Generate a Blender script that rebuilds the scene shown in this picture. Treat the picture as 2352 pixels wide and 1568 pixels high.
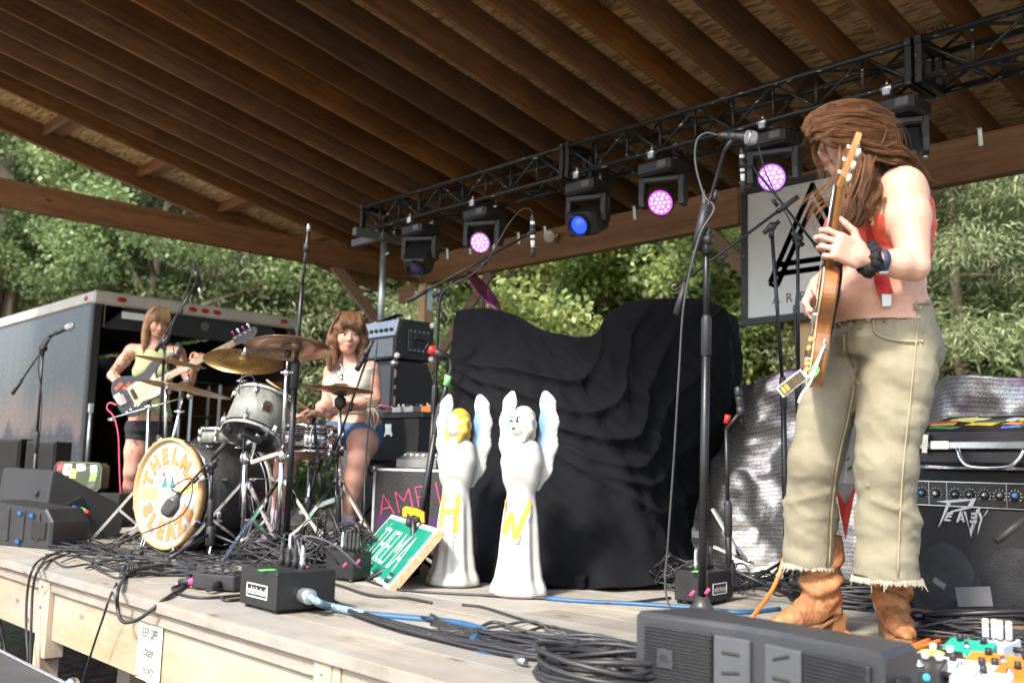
import bpy,bmesh,math,random
import numpy as np
from mathutils import Vector,Matrix,Euler,noise as mnoise
for o in list(bpy.data.objects): bpy.data.objects.remove(o)
SC = bpy.context.scene
COL = SC.collection
random.seed(7)
RNG = np.random.default_rng(11)
# ------------------------------------------------------------------ camera (solved from the vanishing points)
F_PX = 35 / 36 * 2352                    # focal length in pixels of a 2352 x 1568 picture
YAW,PITCH,ROLL,CZ = math.radians(47.4),math.radians(7.25),math.radians(1.6),0.52
_f = Vector((-math.sin(YAW) * math.cos(PITCH),math.cos(YAW) * math.cos(PITCH),math.sin(PITCH)))
_r = Vector((math.cos(YAW),math.sin(YAW),0)); _u = _r.cross(_f)
CR = _r * math.cos(ROLL) + _u * math.sin(ROLL)
CU = -_r * math.sin(ROLL) + _u * math.cos(ROLL)
CF = _f
CC = Vector((0,0,CZ))
cam = bpy.data.cameras.new('camera'); camo = bpy.data.objects.new('camera',cam); COL.objects.link(camo)
camo.matrix_world = Matrix(((CR.x,CU.x,-CF.x,CC.x),(CR.y,CU.y,-CF.y,CC.y),(CR.z,CU.z,-CF.z,CC.z),(0,0,0,1)))
cam.lens = 35; cam.sensor_width = 36; cam.clip_start = 0.05; cam.clip_end = 500
cam.dof.use_dof = True; cam.dof.focus_distance = 4.2; cam.dof.aperture_fstop = 2.8
SC.camera = camo
# ------------------------------------------------------------------ sky, sun, exposure
SUN_EL,SUN_AZ = math.radians(46),math.radians(14)   # azimuth of the sun, from -Y (audience side) towards +X
sun_dir = Vector((math.sin(SUN_AZ) * math.cos(SUN_EL),-math.cos(SUN_AZ) * math.cos(SUN_EL),math.sin(SUN_EL)))
w = bpy.data.worlds.new('World'); SC.world = w; w.use_nodes = True
nt = w.node_tree; nt.nodes.clear()
sky = nt.nodes.new('ShaderNodeTexSky'); sky.sky_type = 'NISHITA'; sky.sun_disc = False
sky.sun_elevation = SUN_EL; sky.sun_rotation = math.atan2(sun_dir.x,sun_dir.y)
sky.air_density = 1.0; sky.dust_density = 2.5; sky.ozone_density = 1.0
bg = nt.nodes.new('ShaderNodeBackground'); bg.inputs[1].default_value = 0.15
wo = nt.nodes.new('ShaderNodeOutputWorld'); nt.links.new(sky.outputs[0],bg.inputs[0]); nt.links.new(bg.outputs[0],wo.inputs[0])
sl = bpy.data.lights.new('sun','SUN'); sl.energy = 2.0; sl.angle = math.radians(7.0); sl.color = (1.0,0.93,0.82)
so = bpy.data.objects.new('sun',sl); COL.objects.link(so)
so.rotation_euler = sun_dir.to_track_quat('Z','Y').to_euler()
SC.view_settings.view_transform = 'Standard'; SC.view_settings.look = 'None'
SC.view_settings.exposure = 1.84; SC.view_settings.gamma = 1.0
SC.cycles.use_denoising = True; SC.cycles.denoiser = 'OPENIMAGEDENOISE'
SC.cycles.volume_bounces = 1; SC.cycles.volume_step_rate = 4.0; SC.cycles.max_bounces = 6; SC.cycles.diffuse_bounces = 4; SC.cycles.glossy_bounces = 3; SC.cycles.transparent_max_bounces = 8
SC.cycles.sample_clamp_indirect = 6.0; SC.cycles.caustics_reflective = False; SC.cycles.caustics_refractive = False
SC.cycles.use_adaptive_sampling = True; SC.cycles.adaptive_threshold = 0.02
# ------------------------------------------------------------------ pixel -> place
def ray(x,y): return CF + CR * ((x - 1176) / F_PX) - CU * ((y - 784) / F_PX)
def fl(x,y,z=0.0):
 d = ray(x,y); return CC + d * ((z - CZ) / d.z)
def aY(x,y,Y):
 d = ray(x,y); return CC + d * (Y / d.y)
def aX(x,y,X):
 d = ray(x,y); return CC + d * (X / d.x)
def aD(x,y,D): return CC + ray(x,y) * D
def pj(p):
 v = Vector(p) - CC; d = v.dot(CF); return 1176 + F_PX * v.dot(CR) / d,784 - F_PX * v.dot(CU) / d,d
# ------------------------------------------------------------------ objects
def tag(o,label=None,cat=None,group=None,kind=None):
 if label: o['label'] = label
 if cat: o['category'] = cat
 if group: o['group'] = group
 if kind: o['kind'] = kind
 return o
def thing(name,label,cat,loc=(0,0,0),rot=(0,0,0),group=None,kind=None):
 o = bpy.data.objects.new(name,None); COL.objects.link(o)
 o.location = loc; o.rotation_euler = rot; o.empty_display_size = 0.1
 return tag(o,label,cat,group,kind)
def addo(name,me,parent=None,loc=None,rot=None,scale=None):
 o = bpy.data.objects.new(name,me); COL.objects.link(o)
 if parent: o.parent = parent
 if loc is not None: o.location = loc
 if rot is not None: o.rotation_euler = rot
 if scale is not None: o.scale = scale
 return o
def copy_tree(o,parent=None):
 c = o.copy(); COL.objects.link(c); c.parent = parent
 for ch in [k for k in o.children]: copy_tree(ch,c)
 return c
def frame(z,x=None):
 """rotation matrix whose Z axis is z"""
 z = Vector(z).normalized()
 x = Vector(x) if x is not None else (Vector((1,0,0)) if abs(z.x) < .9 else Vector((0,1,0)))
 x = (x - z * x.dot(z)).normalized(); y = z.cross(x)
 return Matrix(((x.x,y.x,z.x),(x.y,y.y,z.y),(x.z,y.z,z.z)))
def axes3(x,y,z):
 return Matrix(((x[0],y[0],z[0]),(x[1],y[1],z[1]),(x[2],y[2],z[2])))
class MB:
 """collects shapes, then becomes ONE mesh"""
 def __init__(s): s.v = []; s.f = []; s.m = []; s.cm = 0; s.sm = []
 def mat(s,i): s.cm = i; return s
 def add(s,vs,fs,smooth=False):
  n = len(s.v); s.v += [tuple(v) for v in vs]
  for f in fs: s.f.append(tuple(i + n for i in f)); s.m.append(s.cm); s.sm.append(smooth)
  return s
 def box(s,c,size,R=None,ch=0.0):
  hx,hy,hz = size[0] / 2,size[1] / 2,size[2] / 2; c = Vector(c)
  T = (lambda p: c + (R @ Vector(p))) if R is not None else (lambda p: c + Vector(p))
  if ch <= 0:
   vs = [T((x,y,z)) for x in (-hx,hx) for y in (-hy,hy) for z in (-hz,hz)]
   return s.add(vs,[(0,1,3,2),(4,6,7,5),(0,4,5,1),(2,3,7,6),(0,2,6,4),(1,5,7,3)])
  ch = min(ch,hx * .9,hy * .9,hz * .9); vs = []; idx = {}
  for sx in (-1,1):
   for sy in (-1,1):
    for sz in (-1,1):
     for a in range(3):
      p = [sx * (hx - (0 if a == 0 else ch)),sy * (hy - (0 if a == 1 else ch)),sz * (hz - (0 if a == 2 else ch))]
      idx[(sx,sy,sz,a)] = len(vs); vs.append(T(p))
  fs = []
  q = [(-1,-1),(-1,1),(1,1),(1,-1)]
  for a in range(3):
   for sg in (-1,1):
    f = []
    for (p,r) in q:
     k = [0,0,0]; k[a] = sg; k[(a + 1) % 3] = p; k[(a + 2) % 3] = r; f.append(idx[(*k,a)])
    fs.append(f if sg < 0 else f[::-1])
  for a in range(3):
   b,d = (a + 1) % 3,(a + 2) % 3
   for sb in (-1,1):
    for sd in (-1,1):
     k0 = [0,0,0]; k0[a] = -1; k0[b] = sb; k0[d] = sd; k1 = list(k0); k1[a] = 1
     fs.append((idx[(*k0,b)],idx[(*k1,b)],idx[(*k1,d)],idx[(*k0,d)]))
  for sx in (-1,1):
   for sy in (-1,1):
    for sz in (-1,1): fs.append((idx[(sx,sy,sz,0)],idx[(sx,sy,sz,1)],idx[(sx,sy,sz,2)]))
  return s.add(vs,fs)
 def beam(s,a,b,wdt,hgt,up=(0,0,1),ch=0.0):
  a,b = Vector(a),Vector(b); x = (b - a); L = x.length; x.normalize()
  up = Vector(up); z = (up - x * up.dot(x)).normalized(); y = z.cross(x)
  return s.box((a + b) / 2,(L,wdt,hgt),axes3(x,y,z),ch)
 def tube(s,pts,r,n=8,caps=True,smooth=True):
  pts = [Vector(p) for p in pts]; k = len(pts)
  rs = r if isinstance(r,(list,tuple,np.ndarray)) else [r] * k
  vs = []; t0 = (pts[1] - pts[0]).normalized()
  nn = Vector((0,0,1)) if abs(t0.z) < .9 else Vector((1,0,0)); nn = (nn - t0 * nn.dot(t0)).normalized()
  for i in range(k):
   t = (pts[min(i + 1,k - 1)] - pts[max(i - 1,0)])
   if t.length < 1e-9: t = t0.copy()
   t.normalize(); nn = nn - t * nn.dot(t)
   if nn.length < 1e-6: nn = t.orthogonal()
   nn.normalize(); b = t.cross(nn)
   for j in range(n):
    a = 2 * math.pi * j / n; vs.append(pts[i] + (nn * math.cos(a) + b * math.sin(a)) * rs[i])
  fs = [(i * n + j,i * n + (j + 1) % n,(i + 1) * n + (j + 1) % n,(i + 1) * n + j) for i in range(k - 1) for j in range(n)]
  s.add(vs,fs,smooth)
  if caps:
   m = len(s.v) - len(vs)
   s.f.append(tuple(m + j for j in range(n))[::-1]); s.m.append(s.cm); s.sm.append(False)
   s.f.append(tuple(m + (k - 1) * n + j for j in range(n))); s.m.append(s.cm); s.sm.append(False)
  return s
 def cyl(s,a,b,r,r2=None,n=14,caps=True):
  return s.tube([a,b],[r,r if r2 is None else r2],n,caps)
 def lathe(s,prof,c=(0,0,0),axis=(0,0,1),n=28,smooth=True,R=None):
  R = R if R is not None else frame(axis); c = Vector(c); vs = []; k = len(prof)
  for (r,h) in prof:
   for j in range(n):
    a = 2 * math.pi * j / n; vs.append(c + R @ Vector((r * math.cos(a),r * math.sin(a),h)))
  fs = [(i * n + j,i * n + (j + 1) % n,(i + 1) * n + (j + 1) % n,(i + 1) * n + j) for i in range(k - 1) for j in range(n)]
  s.add(vs,fs,smooth)
  m = len(s.v) - len(vs)
  for i,rev in ((0,True),(k - 1,False)):
   if prof[i][0] > 1e-5:
    f = tuple(m + i * n + j for j in range(n)); s.f.append(f[::-1] if rev else f); s.m.append(s.cm); s.sm.append(False)
  return s
 def prism(s,poly,c,R,th,ch=0.0):
  """2-D polygon in the local XY plane of R, thickness along local Z (centred)"""
  c = Vector(c); n = len(poly); P = [Vector((x,y,0)) for x,y in poly]
  ctr = sum(P,Vector()) / n; lv = []
  if ch > 0:
   for z,sc in ((-th / 2,ch),(-th / 2 + ch,0),(th / 2 - ch,0),(th / 2,ch)):
    for p in P:
     d = (p - ctr); q = p - d.normalized() * sc; lv.append(c + R @ Vector((q.x,q.y,z)))
  else:
   for z in (-th / 2,th / 2):
    for p in P: lv.append(c + R @ Vector((p.x,p.y,z)))
  L = len(lv) // n
  fs = [tuple(range(n))[::-1],tuple((L - 1) * n + j for j in range(n))]
  for i in range(L - 1):
   fs += [(i * n + j,i * n + (j + 1) % n,(i + 1) * n + (j + 1) % n,(i + 1) * n + j) for j in range(n)]
  return s.add(lv,fs)
 def ell(s,c,r,R=None,n=14,m=9):
  c = Vector(c); vs = []
  for i in range(m + 1):
   t = math.pi * i / m
   for j in range(n):
    a = 2 * math.pi * j / n; p = Vector((r[0] * math.sin(t) * math.cos(a),r[1] * math.sin(t) * math.sin(a),r[2] * math.cos(t)))
    vs.append(c + (R @ p if R is not None else p))
  fs = [(i * n + j,(i + 1) * n + j,(i + 1) * n + (j + 1) % n,i * n + (j + 1) % n) for i in range(m) for j in range(n)]
  return s.add(vs,fs,True)
 def grid(s,P,smooth=True,flip=False):
  """P: rows of points -> quads"""
  k,n = len(P),len(P[0]); vs = [p for row in P for p in row]
  fs = [(i * n + j,i * n + j + 1,(i + 1) * n + j + 1,(i + 1) * n + j) for i in range(k - 1) for j in range(n - 1)]
  if flip: fs = [f[::-1] for f in fs]
  return s.add(vs,fs,smooth)
 def mesh(s,name,mats,off=None):
  me = bpy.data.meshes.new(name)
  v = s.v if off is None else [(p[0] - off[0],p[1] - off[1],p[2] - off[2]) for p in s.v]
  me.from_pydata(v,[],s.f)
  for mt in (mats if isinstance(mats,(list,tuple)) else [mats]): me.materials.append(mt)
  me.polygons.foreach_set('material_index',s.m); me.polygons.foreach_set('use_smooth',s.sm)
  me.update(); return me
 def build(s,name,mats,parent=None,world=False,**kw):
  """world=True: shapes were given in scene coordinates; parent is an unrotated root"""
  off = None
  if world and parent:
   off = Vector(parent.location); p = parent.parent
   while p: off = off + Vector(p.location); p = p.parent
  return addo(name,s.mesh(name,mats,off),parent,**kw)
 def solo(s,name,mats,label,cat,group=None,kind=None):
  """one mesh = one thing; origin moved to its base"""
  a = np.array(s.v); c = ((a[:,0].min() + a[:,0].max()) / 2,(a[:,1].min() + a[:,1].max()) / 2,a[:,2].min())
  o = addo(name,s.mesh(name,mats,c)); o.location = c
  return tag(o,label,cat,group,kind)
def spline(pts,n=8):
 """Catmull-Rom through pts"""
 P = [Vector(p) for p in pts]; P = [P[0] * 2 - P[1]] + P + [P[-1] * 2 - P[-2]]; out = []
 for i in range(1,len(P) - 2):
  for k in range(n):
   t = k / n; a,b,c,d = P[i - 1],P[i],P[i + 1],P[i + 2]
   out.append(.5 * ((2 * b) + (c - a) * t + (2 * a - 5 * b + 4 * c - d) * t * t + (3 * b - 3 * c + d - a) * t ** 3))
 out.append(P[-2]); return out
# ------------------------------------------------------------------ materials
_M = {}
def _lin(c): return tuple(((v / 255) / 12.92 if v / 255 <= .04045 else ((v / 255 + .055) / 1.055) ** 2.4) for v in c)
def mat(name,col,rough=.55,metal=0.0,var=.12,vs=6.0,bump=0.0,bs=60.0,col2=None,spec=.5,emit=0.0,sheen=0.0,sub=0.0,coat=0.0,alpha=1.0,dirt=0.0):
 if name in _M: return _M[name]
 m = bpy.data.materials.new(name); m.use_nodes = True; t = m.node_tree; n = t.nodes; b = n['Principled BSDF']
 tc = n.new('ShaderNodeTexCoord'); oi = n.new('ShaderNodeObjectInfo')
 ad = n.new('ShaderNodeVectorMath'); ad.operation = 'ADD'; mu = n.new('ShaderNodeMath'); mu.operation = 'MULTIPLY'; mu.inputs[1].default_value = 37.0
 t.links.new(oi.outputs['Random'],mu.inputs[0]); t.links.new(tc.outputs['Object'],ad.inputs[0]); t.links.new(mu.outputs[0],ad.inputs[1])
 nz = n.new('ShaderNodeTexNoise'); nz.inputs['Scale'].default_value = vs; nz.inputs['Detail'].default_value = 5; nz.inputs['Roughness'].default_value = .65
 t.links.new(ad.outputs[0],nz.inputs['Vector'])
 rp = n.new('ShaderNodeValToRGB'); rp.color_ramp.elements[0].position = .32; rp.color_ramp.elements[1].position = .68
 c2 = col2 if col2 else tuple(min(1,v * (1 + var)) for v in col); c1 = col if col2 else tuple(v * (1 - var) for v in col)
 rp.color_ramp.elements[0].color = (*c1,1); rp.color_ramp.elements[1].color = (*c2,1)
 t.links.new(nz.outputs[0],rp.inputs[0]); t.links.new(rp.outputs[0],b.inputs['Base Color'])
 b.inputs['Metallic'].default_value = metal; b.inputs['Specular IOR Level'].default_value = spec
 rr = n.new('ShaderNodeMapRange'); rr.inputs[3].default_value = max(0.02,rough - .1); rr.inputs[4].default_value = min(1,rough + .1)
 t.links.new(nz.outputs[0],rr.inputs[0]); t.links.new(rr.outputs[0],b.inputs['Roughness'])
 if bump > 0:
  n2 = n.new('ShaderNodeTexNoise'); n2.inputs['Scale'].default_value = bs; n2.inputs['Detail'].default_value = 4
  t.links.new(ad.outputs[0],n2.inputs['Vector'])
  bp = n.new('ShaderNodeBump'); bp.inputs['Strength'].default_value = bump; bp.inputs['Distance'].default_value = .01
  t.links.new(n2.outputs[0],bp.inputs['Height']); t.links.new(bp.outputs[0],b.inputs['Normal'])
 if emit: b.inputs['Emission Color'].default_value = (*col,1); b.inputs['Emission Strength'].default_value = emit
 if sheen: b.inputs['Sheen Weight'].default_value = sheen
 if sub: b.inputs['Subsurface Weight'].default_value = sub; b.inputs['Subsurface Radius'].default_value = (.02,.008,.004)
 if coat: b.inputs['Coat Weight'].default_value = coat; b.inputs['Coat Roughness'].default_value = .15
 if alpha < 1: b.inputs['Alpha'].default_value = alpha
 _M[name] = m; return m
def nd(m,typ,**kw):
 x = m.node_tree.nodes.new(typ)
 for k,v in kw.items():
  if k.startswith('i_'): x.inputs[k[2:].replace('_',' ')].default_value = v
  else: setattr(x,k,v)
 return x
def wood(name,c1,c2,axis=0,rough=.7,grain=26.0,weather=None,bump=.25,spread=.35,knots=None,stain=0.0):
 """planks: grain stretched along the local axis; each plank takes its own shade and cut"""
 if name in _M: return _M[name]
 m = bpy.data.materials.new(name); m.use_nodes = True; t = m.node_tree; L = t.links.new; b = t.nodes['Principled BSDF']
 tc = nd(m,'ShaderNodeTexCoord'); oi = nd(m,'ShaderNodeObjectInfo')
 mu = nd(m,'ShaderNodeMath',operation='MULTIPLY'); mu.inputs[1].default_value = 91.0; L(oi.outputs['Random'],mu.inputs[0])
 ad = nd(m,'ShaderNodeVectorMath',operation='ADD'); L(tc.outputs['Object'],ad.inputs[0]); L(mu.outputs[0],ad.inputs[1])
 sc = [grain,grain,grain]; sc[axis] = grain * .045
 mp = nd(m,'ShaderNodeMapping'); mp.inputs['Scale'].default_value = sc; L(ad.outputs[0],mp.inputs[0])
 dn = nd(m,'ShaderNodeTexNoise'); dn.inputs['Scale'].default_value = 3.0; dn.inputs['Detail'].default_value = 2; L(ad.outputs[0],dn.inputs['Vector'])
 mx = nd(m,'ShaderNodeVectorMath',operation='MULTIPLY_ADD'); mx.inputs[1].default_value = (1.6,1.6,1.6)
 L(dn.outputs[1],mx.inputs[0]); L(mp.outputs[0],mx.inputs[2])
 nz = nd(m,'ShaderNodeTexNoise'); nz.inputs['Scale'].default_value = 1.0; nz.inputs['Detail'].default_value = 6; nz.inputs['Roughness'].default_value = .7; L(mx.outputs[0],nz.inputs['Vector'])
 rp = nd(m,'ShaderNodeValToRGB'); rp.color_ramp.elements[0].position = .3; rp.color_ramp.elements[1].position = .7
 rp.color_ramp.elements[0].color = (*c1,1); rp.color_ramp.elements[1].color = (*c2,1); L(nz.outputs[0],rp.inputs[0])
 out = rp.outputs[0]
 if weather:                                      # patches of grey, sun-bleached wood
  wn = nd(m,'ShaderNodeTexNoise'); wn.inputs['Scale'].default_value = 1.0; wn.inputs['Detail'].default_value = 4
  ws = [5.0,5.0,5.0]; ws[axis] = .9; wp = nd(m,'ShaderNodeMapping'); wp.inputs['Scale'].default_value = ws; L(ad.outputs[0],wp.inputs[0]); L(wp.outputs[0],wn.inputs['Vector'])
  wr = nd(m,'ShaderNodeValToRGB'); wr.color_ramp.elements[0].position = .42; wr.color_ramp.elements[1].position = .62; L(wn.outputs[0],wr.inputs[0])
  wm = nd(m,'ShaderNodeMix',data_type='RGBA'); L(wr.outputs[0],wm.inputs[0]); L(out,wm.inputs[6]); wm.inputs[7].default_value = (*weather,1); out = wm.outputs[2]
 if knots:
  ks = [7.0,7.0,7.0]; ks[axis] = 2.6; kp = nd(m,'ShaderNodeMapping'); kp.inputs['Scale'].default_value = ks; L(ad.outputs[0],kp.inputs[0])
  vo = nd(m,'ShaderNodeTexVoronoi'); vo.inputs['Scale'].default_value = 1.0; L(kp.outputs[0],vo.inputs['Vector'])
  kr = nd(m,'ShaderNodeValToRGB'); kr.color_ramp.elements[0].position = .06; kr.color_ramp.elements[1].position = .13
  kr.color_ramp.elements[0].color = (1,1,1,1); kr.color_ramp.elements[1].color = (0,0,0,1); L(vo.outputs['Distance'],kr.inputs[0])
  km = nd(m,'ShaderNodeMix',data_type='RGBA'); L(kr.outputs[0],km.inputs[0]); L(out,km.inputs[6]); km.inputs[7].default_value = (*knots,1); out = km.outputs[2]
 rv = nd(m,'ShaderNodeMapRange'); rv.inputs[3].default_value = 1 - spread; rv.inputs[4].default_value = 1 + spread * .6; L(oi.outputs['Random'],rv.inputs[0])
 hs = nd(m,'ShaderNodeHueSaturation'); L(rv.outputs[0],hs.inputs['Value']); L(out,hs.inputs['Color']); out = hs.outputs[0]
 m7 = nd(m,'ShaderNodeMath',operation='MULTIPLY'); m7.inputs[1].default_value = 7.31; L(oi.outputs['Random'],m7.inputs[0]); fr = nd(m,'ShaderNodeMath',operation='FRACT'); L(m7.outputs[0],fr.inputs[0]); sr = nd(m,'ShaderNodeMapRange'); sr.inputs[3].default_value = 1 - spread * .4; sr.inputs[4].default_value = 1 + spread * .25; L(fr.outputs[0],sr.inputs[0]); L(sr.outputs[0],hs.inputs['Saturation'])
 if stain:                                        # scuffs and water marks that run across the boards
  ge = nd(m,'ShaderNodeNewGeometry'); sn = nd(m,'ShaderNodeTexNoise'); sn.inputs['Scale'].default_value = 1.7; sn.inputs['Detail'].default_value = 8; sn.inputs['Roughness'].default_value = .7; L(ge.outputs['Position'],sn.inputs['Vector']); sr2 = nd(m,'ShaderNodeMapRange'); sr2.inputs[1].default_value = .38; sr2.inputs[2].default_value = .62; sr2.inputs[3].default_value = 1 - stain; sr2.inputs[4].default_value = 1.0; L(sn.outputs[0],sr2.inputs[0])
  sm = nd(m,'ShaderNodeHueSaturation'); L(sr2.outputs[0],sm.inputs['Value']); L(out,sm.inputs['Color']); out = sm.outputs[0]
 L(out,b.inputs['Base Color'])
 b.inputs['Roughness'].default_value = rough; b.inputs['Specular IOR Level'].default_value = .3
 bp = nd(m,'ShaderNodeBump'); bp.inputs['Strength'].default_value = bump; bp.inputs['Distance'].default_value = .006; L(nz.outputs[0],bp.inputs['Height']); L(bp.outputs[0],b.inputs['Normal'])
 _M[name] = m; return m
# plain materials shared by many things
def setup_mats():
 mat('black_plastic',(.018,.018,.02),.5,0,.25,9,.12,120)
 mat('black_metal',(.016,.016,.018),.38,.2,.3,7,.05,60)
 mat('black_rubber',(.02,.02,.021),.62,0,.3,12,.1,90)
 mat('cable_black',(.022,.022,.024),.48,0,.25,5,0)
 mat('cable_grey',(.05,.052,.055),.5,0,.25,5,0)
 mat('tolex_black',(.017,.017,.018),.62,0,.2,4,.5,420)
 mat('chrome',(.78,.78,.8),.12,1.0,.08,6,0)
 mat('steel',(.55,.56,.57),.32,1.0,.15,8,.05,60)
 mat('galvanised',(.52,.58,.6),.42,.85,.18,14,.05,90)
 mat('alu',(.6,.61,.62),.4,.9,.15,20,.05,120)
 mat('white_paint',(.74,.74,.7),.5,0,.06,6,0)
 mat('cloth_black',(.0062,.0066,.0085),.9,0,.2,5,.3,500,spec=.15)
 mat('red_plastic',(.55,.02,.02),.35,0,.1,5,0)
 mat('gaff_green',(.12,.6,.12),.6,0,.1,5,0)
 mat('gaff_pink',(.8,.05,.2),.6,0,.1,5,0)
 mat('gaff_white',(.7,.7,.68),.6,0,.1,5,0)
 mat('blue_plastic',(.02,.16,.5),.4,0,.1,5,0)
 mat('print_black',(.02,.02,.02),.6,0,.1,5,0)
 mat('print_white',(.75,.75,.73),.6,0,.05,5,0)
 mat('grille',(.02,.02,.021),.6,.3,.3,60,.8,700)
setup_mats()
def K(n): return _M[n]
# ------------------------------------------------------------------ lettering (flat print, real outlines)
_txt = {}
def text_geo(s,size=1.0,shear=0.0,bold=0.0,spacing=1.0):
 """-> (verts2d, faces) centred on its box"""
 k = (s,size,shear,bold,spacing)
 if k in _txt: return _txt[k]
 cu = bpy.data.curves.new('t','FONT'); cu.body = s; cu.size = size; cu.shear = shear; cu.offset = bold; cu.space_character = spacing
 cu.resolution_u = 3; ob = bpy.data.objects.new('t',cu)
 me = bpy.data.meshes.new_from_object(ob)
 v = np.array([p.co[:] for p in me.vertices]).reshape(-1,3); f = [tuple(p.vertices) for p in me.polygons]
 c = (v.min(0) + v.max(0)) / 2; wh = v.max(0) - v.min(0); v = v - c
 bpy.data.objects.remove(ob); bpy.data.curves.remove(cu); bpy.data.meshes.remove(me)
 _txt[k] = (v[:,:2],f,wh); return _txt[k]
def put_text(mb,s,c,R,height=None,width=None,th=.0015,**kw):
 v,f,wh = text_geo(s,1.0,**kw)
 sy = height / wh[1] if height else width / wh[0]; sx = width / wh[0] if width else sy
 mb.add([Vector(c) + R @ Vector((p[0] * sx,p[1] * sy,th)) for p in v],f)
 return mb
# ------------------------------------------------------------------ smooth solids (signed distance + surface nets)
def smin(a,b,k):
 h = np.clip(.5 + .5 * (b - a) / k,0,1); return b * (1 - h) + a * h - k * h * (1 - h)
def smax(a,b,k): return -smin(-a,-b,k)
def s_cap(P,a,b,ra,rb):
 a,b = np.array(a,float),np.array(b,float); d = b - a; L = (d @ d) + 1e-12
 t = np.clip(((P - a) @ d) / L,0,1); return np.linalg.norm(P - a - t[:,None] * d,axis=1) - (ra + (rb - ra) * t)
def s_chain(P,pts,rs,k=.01):
 o = None
 for i in range(len(pts) - 1):
  c = s_cap(P,pts[i],pts[i + 1],rs[i],rs[i + 1]); o = c if o is None else smin(o,c,k)
 return o
def s_ell(P,c,r,R=None):
 q = P - np.array(c,float)
 if R is not None: q = q @ np.array(R)
 r = np.array(r,float); k0 = np.linalg.norm(q / r,axis=1); k1 = np.linalg.norm(q / (r * r),axis=1) + 1e-9
 return k0 * (k0 - 1) / k1
def s_box(P,c,h,R=None,rd=.0):
 q = P - np.array(c,float)
 if R is not None: q = q @ np.array(R)
 q = np.abs(q) - (np.array(h) - rd); return np.linalg.norm(np.maximum(q,0),axis=1) + np.minimum(q.max(1),0) - rd
def s_loft(P,pts,ra,rb,ax):
 """stack of ellipses: pts centres, ra radius along ax, rb radius across (in the plane normal to the path)"""
 pts = np.array(pts,float); best = None
 ax = np.array(ax,float)
 for i in range(len(pts) - 1):
  a,b = pts[i],pts[i + 1]; d = b - a; L = np.linalg.norm(d); d = d / L
  x = ax - d * (ax @ d); x /= np.linalg.norm(x); y = np.cross(d,x); q = P - a
  t = np.clip((q @ d) / L,0,1); h = q @ d - t * L; t3 = t
  A = ra[i] + (ra[i + 1] - ra[i]) * t3; B = rb[i] + (rb[i + 1] - rb[i]) * t3
  u,v = (q @ x),(q @ y); k0 = np.sqrt((u / A) ** 2 + (v / B) ** 2) + 1e-9
  e = (k0 - 1) * np.minimum(A,B) * (.6 + .4 * np.minimum(k0,1.5)); e = np.where(np.abs(h) > 0,np.sqrt(np.maximum(e,0) ** 2 + h * h) + np.minimum(e,0) * 0,e)
  best = e if best is None else smin(best,e,.015)
 return best
def sdf_mesh(f,lo,hi,h):
 lo,hi = np.array(lo,float),np.array(hi,float); n = np.ceil((hi - lo) / h).astype(int) + 1
 ax = [lo[i] + h * np.arange(n[i]) for i in range(3)]
 G = np.stack(np.meshgrid(*ax,indexing='ij'),-1).reshape(-1,3)
 V = np.concatenate([f(G[i:i + 400000]) for i in range(0,len(G),400000)]).reshape(n)
 S = V < 0; c = n - 1
 cnt = np.zeros(c); acc = np.zeros((*c,3))
 offs = [(i,j,k) for i in (0,1) for j in (0,1) for k in (0,1)]
 sl = lambda o: tuple(slice(o[i],o[i] + c[i]) for i in range(3))
 base = np.stack(np.meshgrid(*[np.arange(q) for q in c],indexing='ij'),-1).astype(float)
 for o in offs:
  for a in range(3):
   if o[a]: continue
   p = list(o); p[a] = 1; v0,v1 = V[sl(o)],V[sl(p)]; cr = (v0 < 0) != (v1 < 0)
   t = np.where(cr,v0 / np.where(v0 == v1,1,v0 - v1),0); cnt += cr
   for q in range(3): acc[...,q] += cr * (o[q] + (t if q == a else 0))
 act = cnt > 0; idx = -np.ones(c,int); idx[act] = np.arange(act.sum())
 vs = lo + h * (base[act] + acc[act] / cnt[act][:,None]); fs = []
 for a in range(3):
  b,d = (a + 1) % 3,(a + 2) % 3
  s0 = [slice(None)] * 3; s1 = [slice(None)] * 3; s0[a] = slice(0,c[a]); s1[a] = slice(1,None)
  for q in (b,d): s0[q] = slice(1,c[q]); s1[q] = slice(1,c[q])
  A,B = S[tuple(s0)],S[tuple(s1)]; E = np.argwhere(A != B)
  if not len(E): continue
  fl_ = A[tuple(E.T)]; e = E.copy(); e[:,b] += 1; e[:,d] += 1
  def ci(db,dd):
   q = e.copy(); q[:,b] -= db; q[:,d] -= dd; return idx[tuple(q.T)]
  Q = np.stack([ci(1,1),ci(0,1),ci(0,0),ci(1,0)],1); Q[~fl_] = Q[~fl_][:,::-1]; fs.append(Q)
 return vs,np.concatenate(fs)
def add_np(mb,vs,fs,smooth=True):
 return mb.add(vs.tolist(),fs.tolist(),smooth)
def vnoise(P,s,seed=0):
 """cheap smooth value noise for arrays of points, -1..1"""
 q = P * s + seed * 17.3; i = np.floor(q).astype(int); fr = q - i; fr = fr * fr * (3 - 2 * fr); out = 0
 for dx in (0,1):
  for dy in (0,1):
   for dz in (0,1):
    hsh = np.sin((i[:,0] + dx) * 127.1 + (i[:,1] + dy) * 311.7 + (i[:,2] + dz) * 74.7 + seed) * 43758.5453
    w_ = np.where(dx,fr[:,0],1 - fr[:,0]) * np.where(dy,fr[:,1],1 - fr[:,1]) * np.where(dz,fr[:,2],1 - fr[:,2])
    out = out + w_ * ((hsh - np.floor(hsh)) * 2 - 1)
 return out
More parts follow.
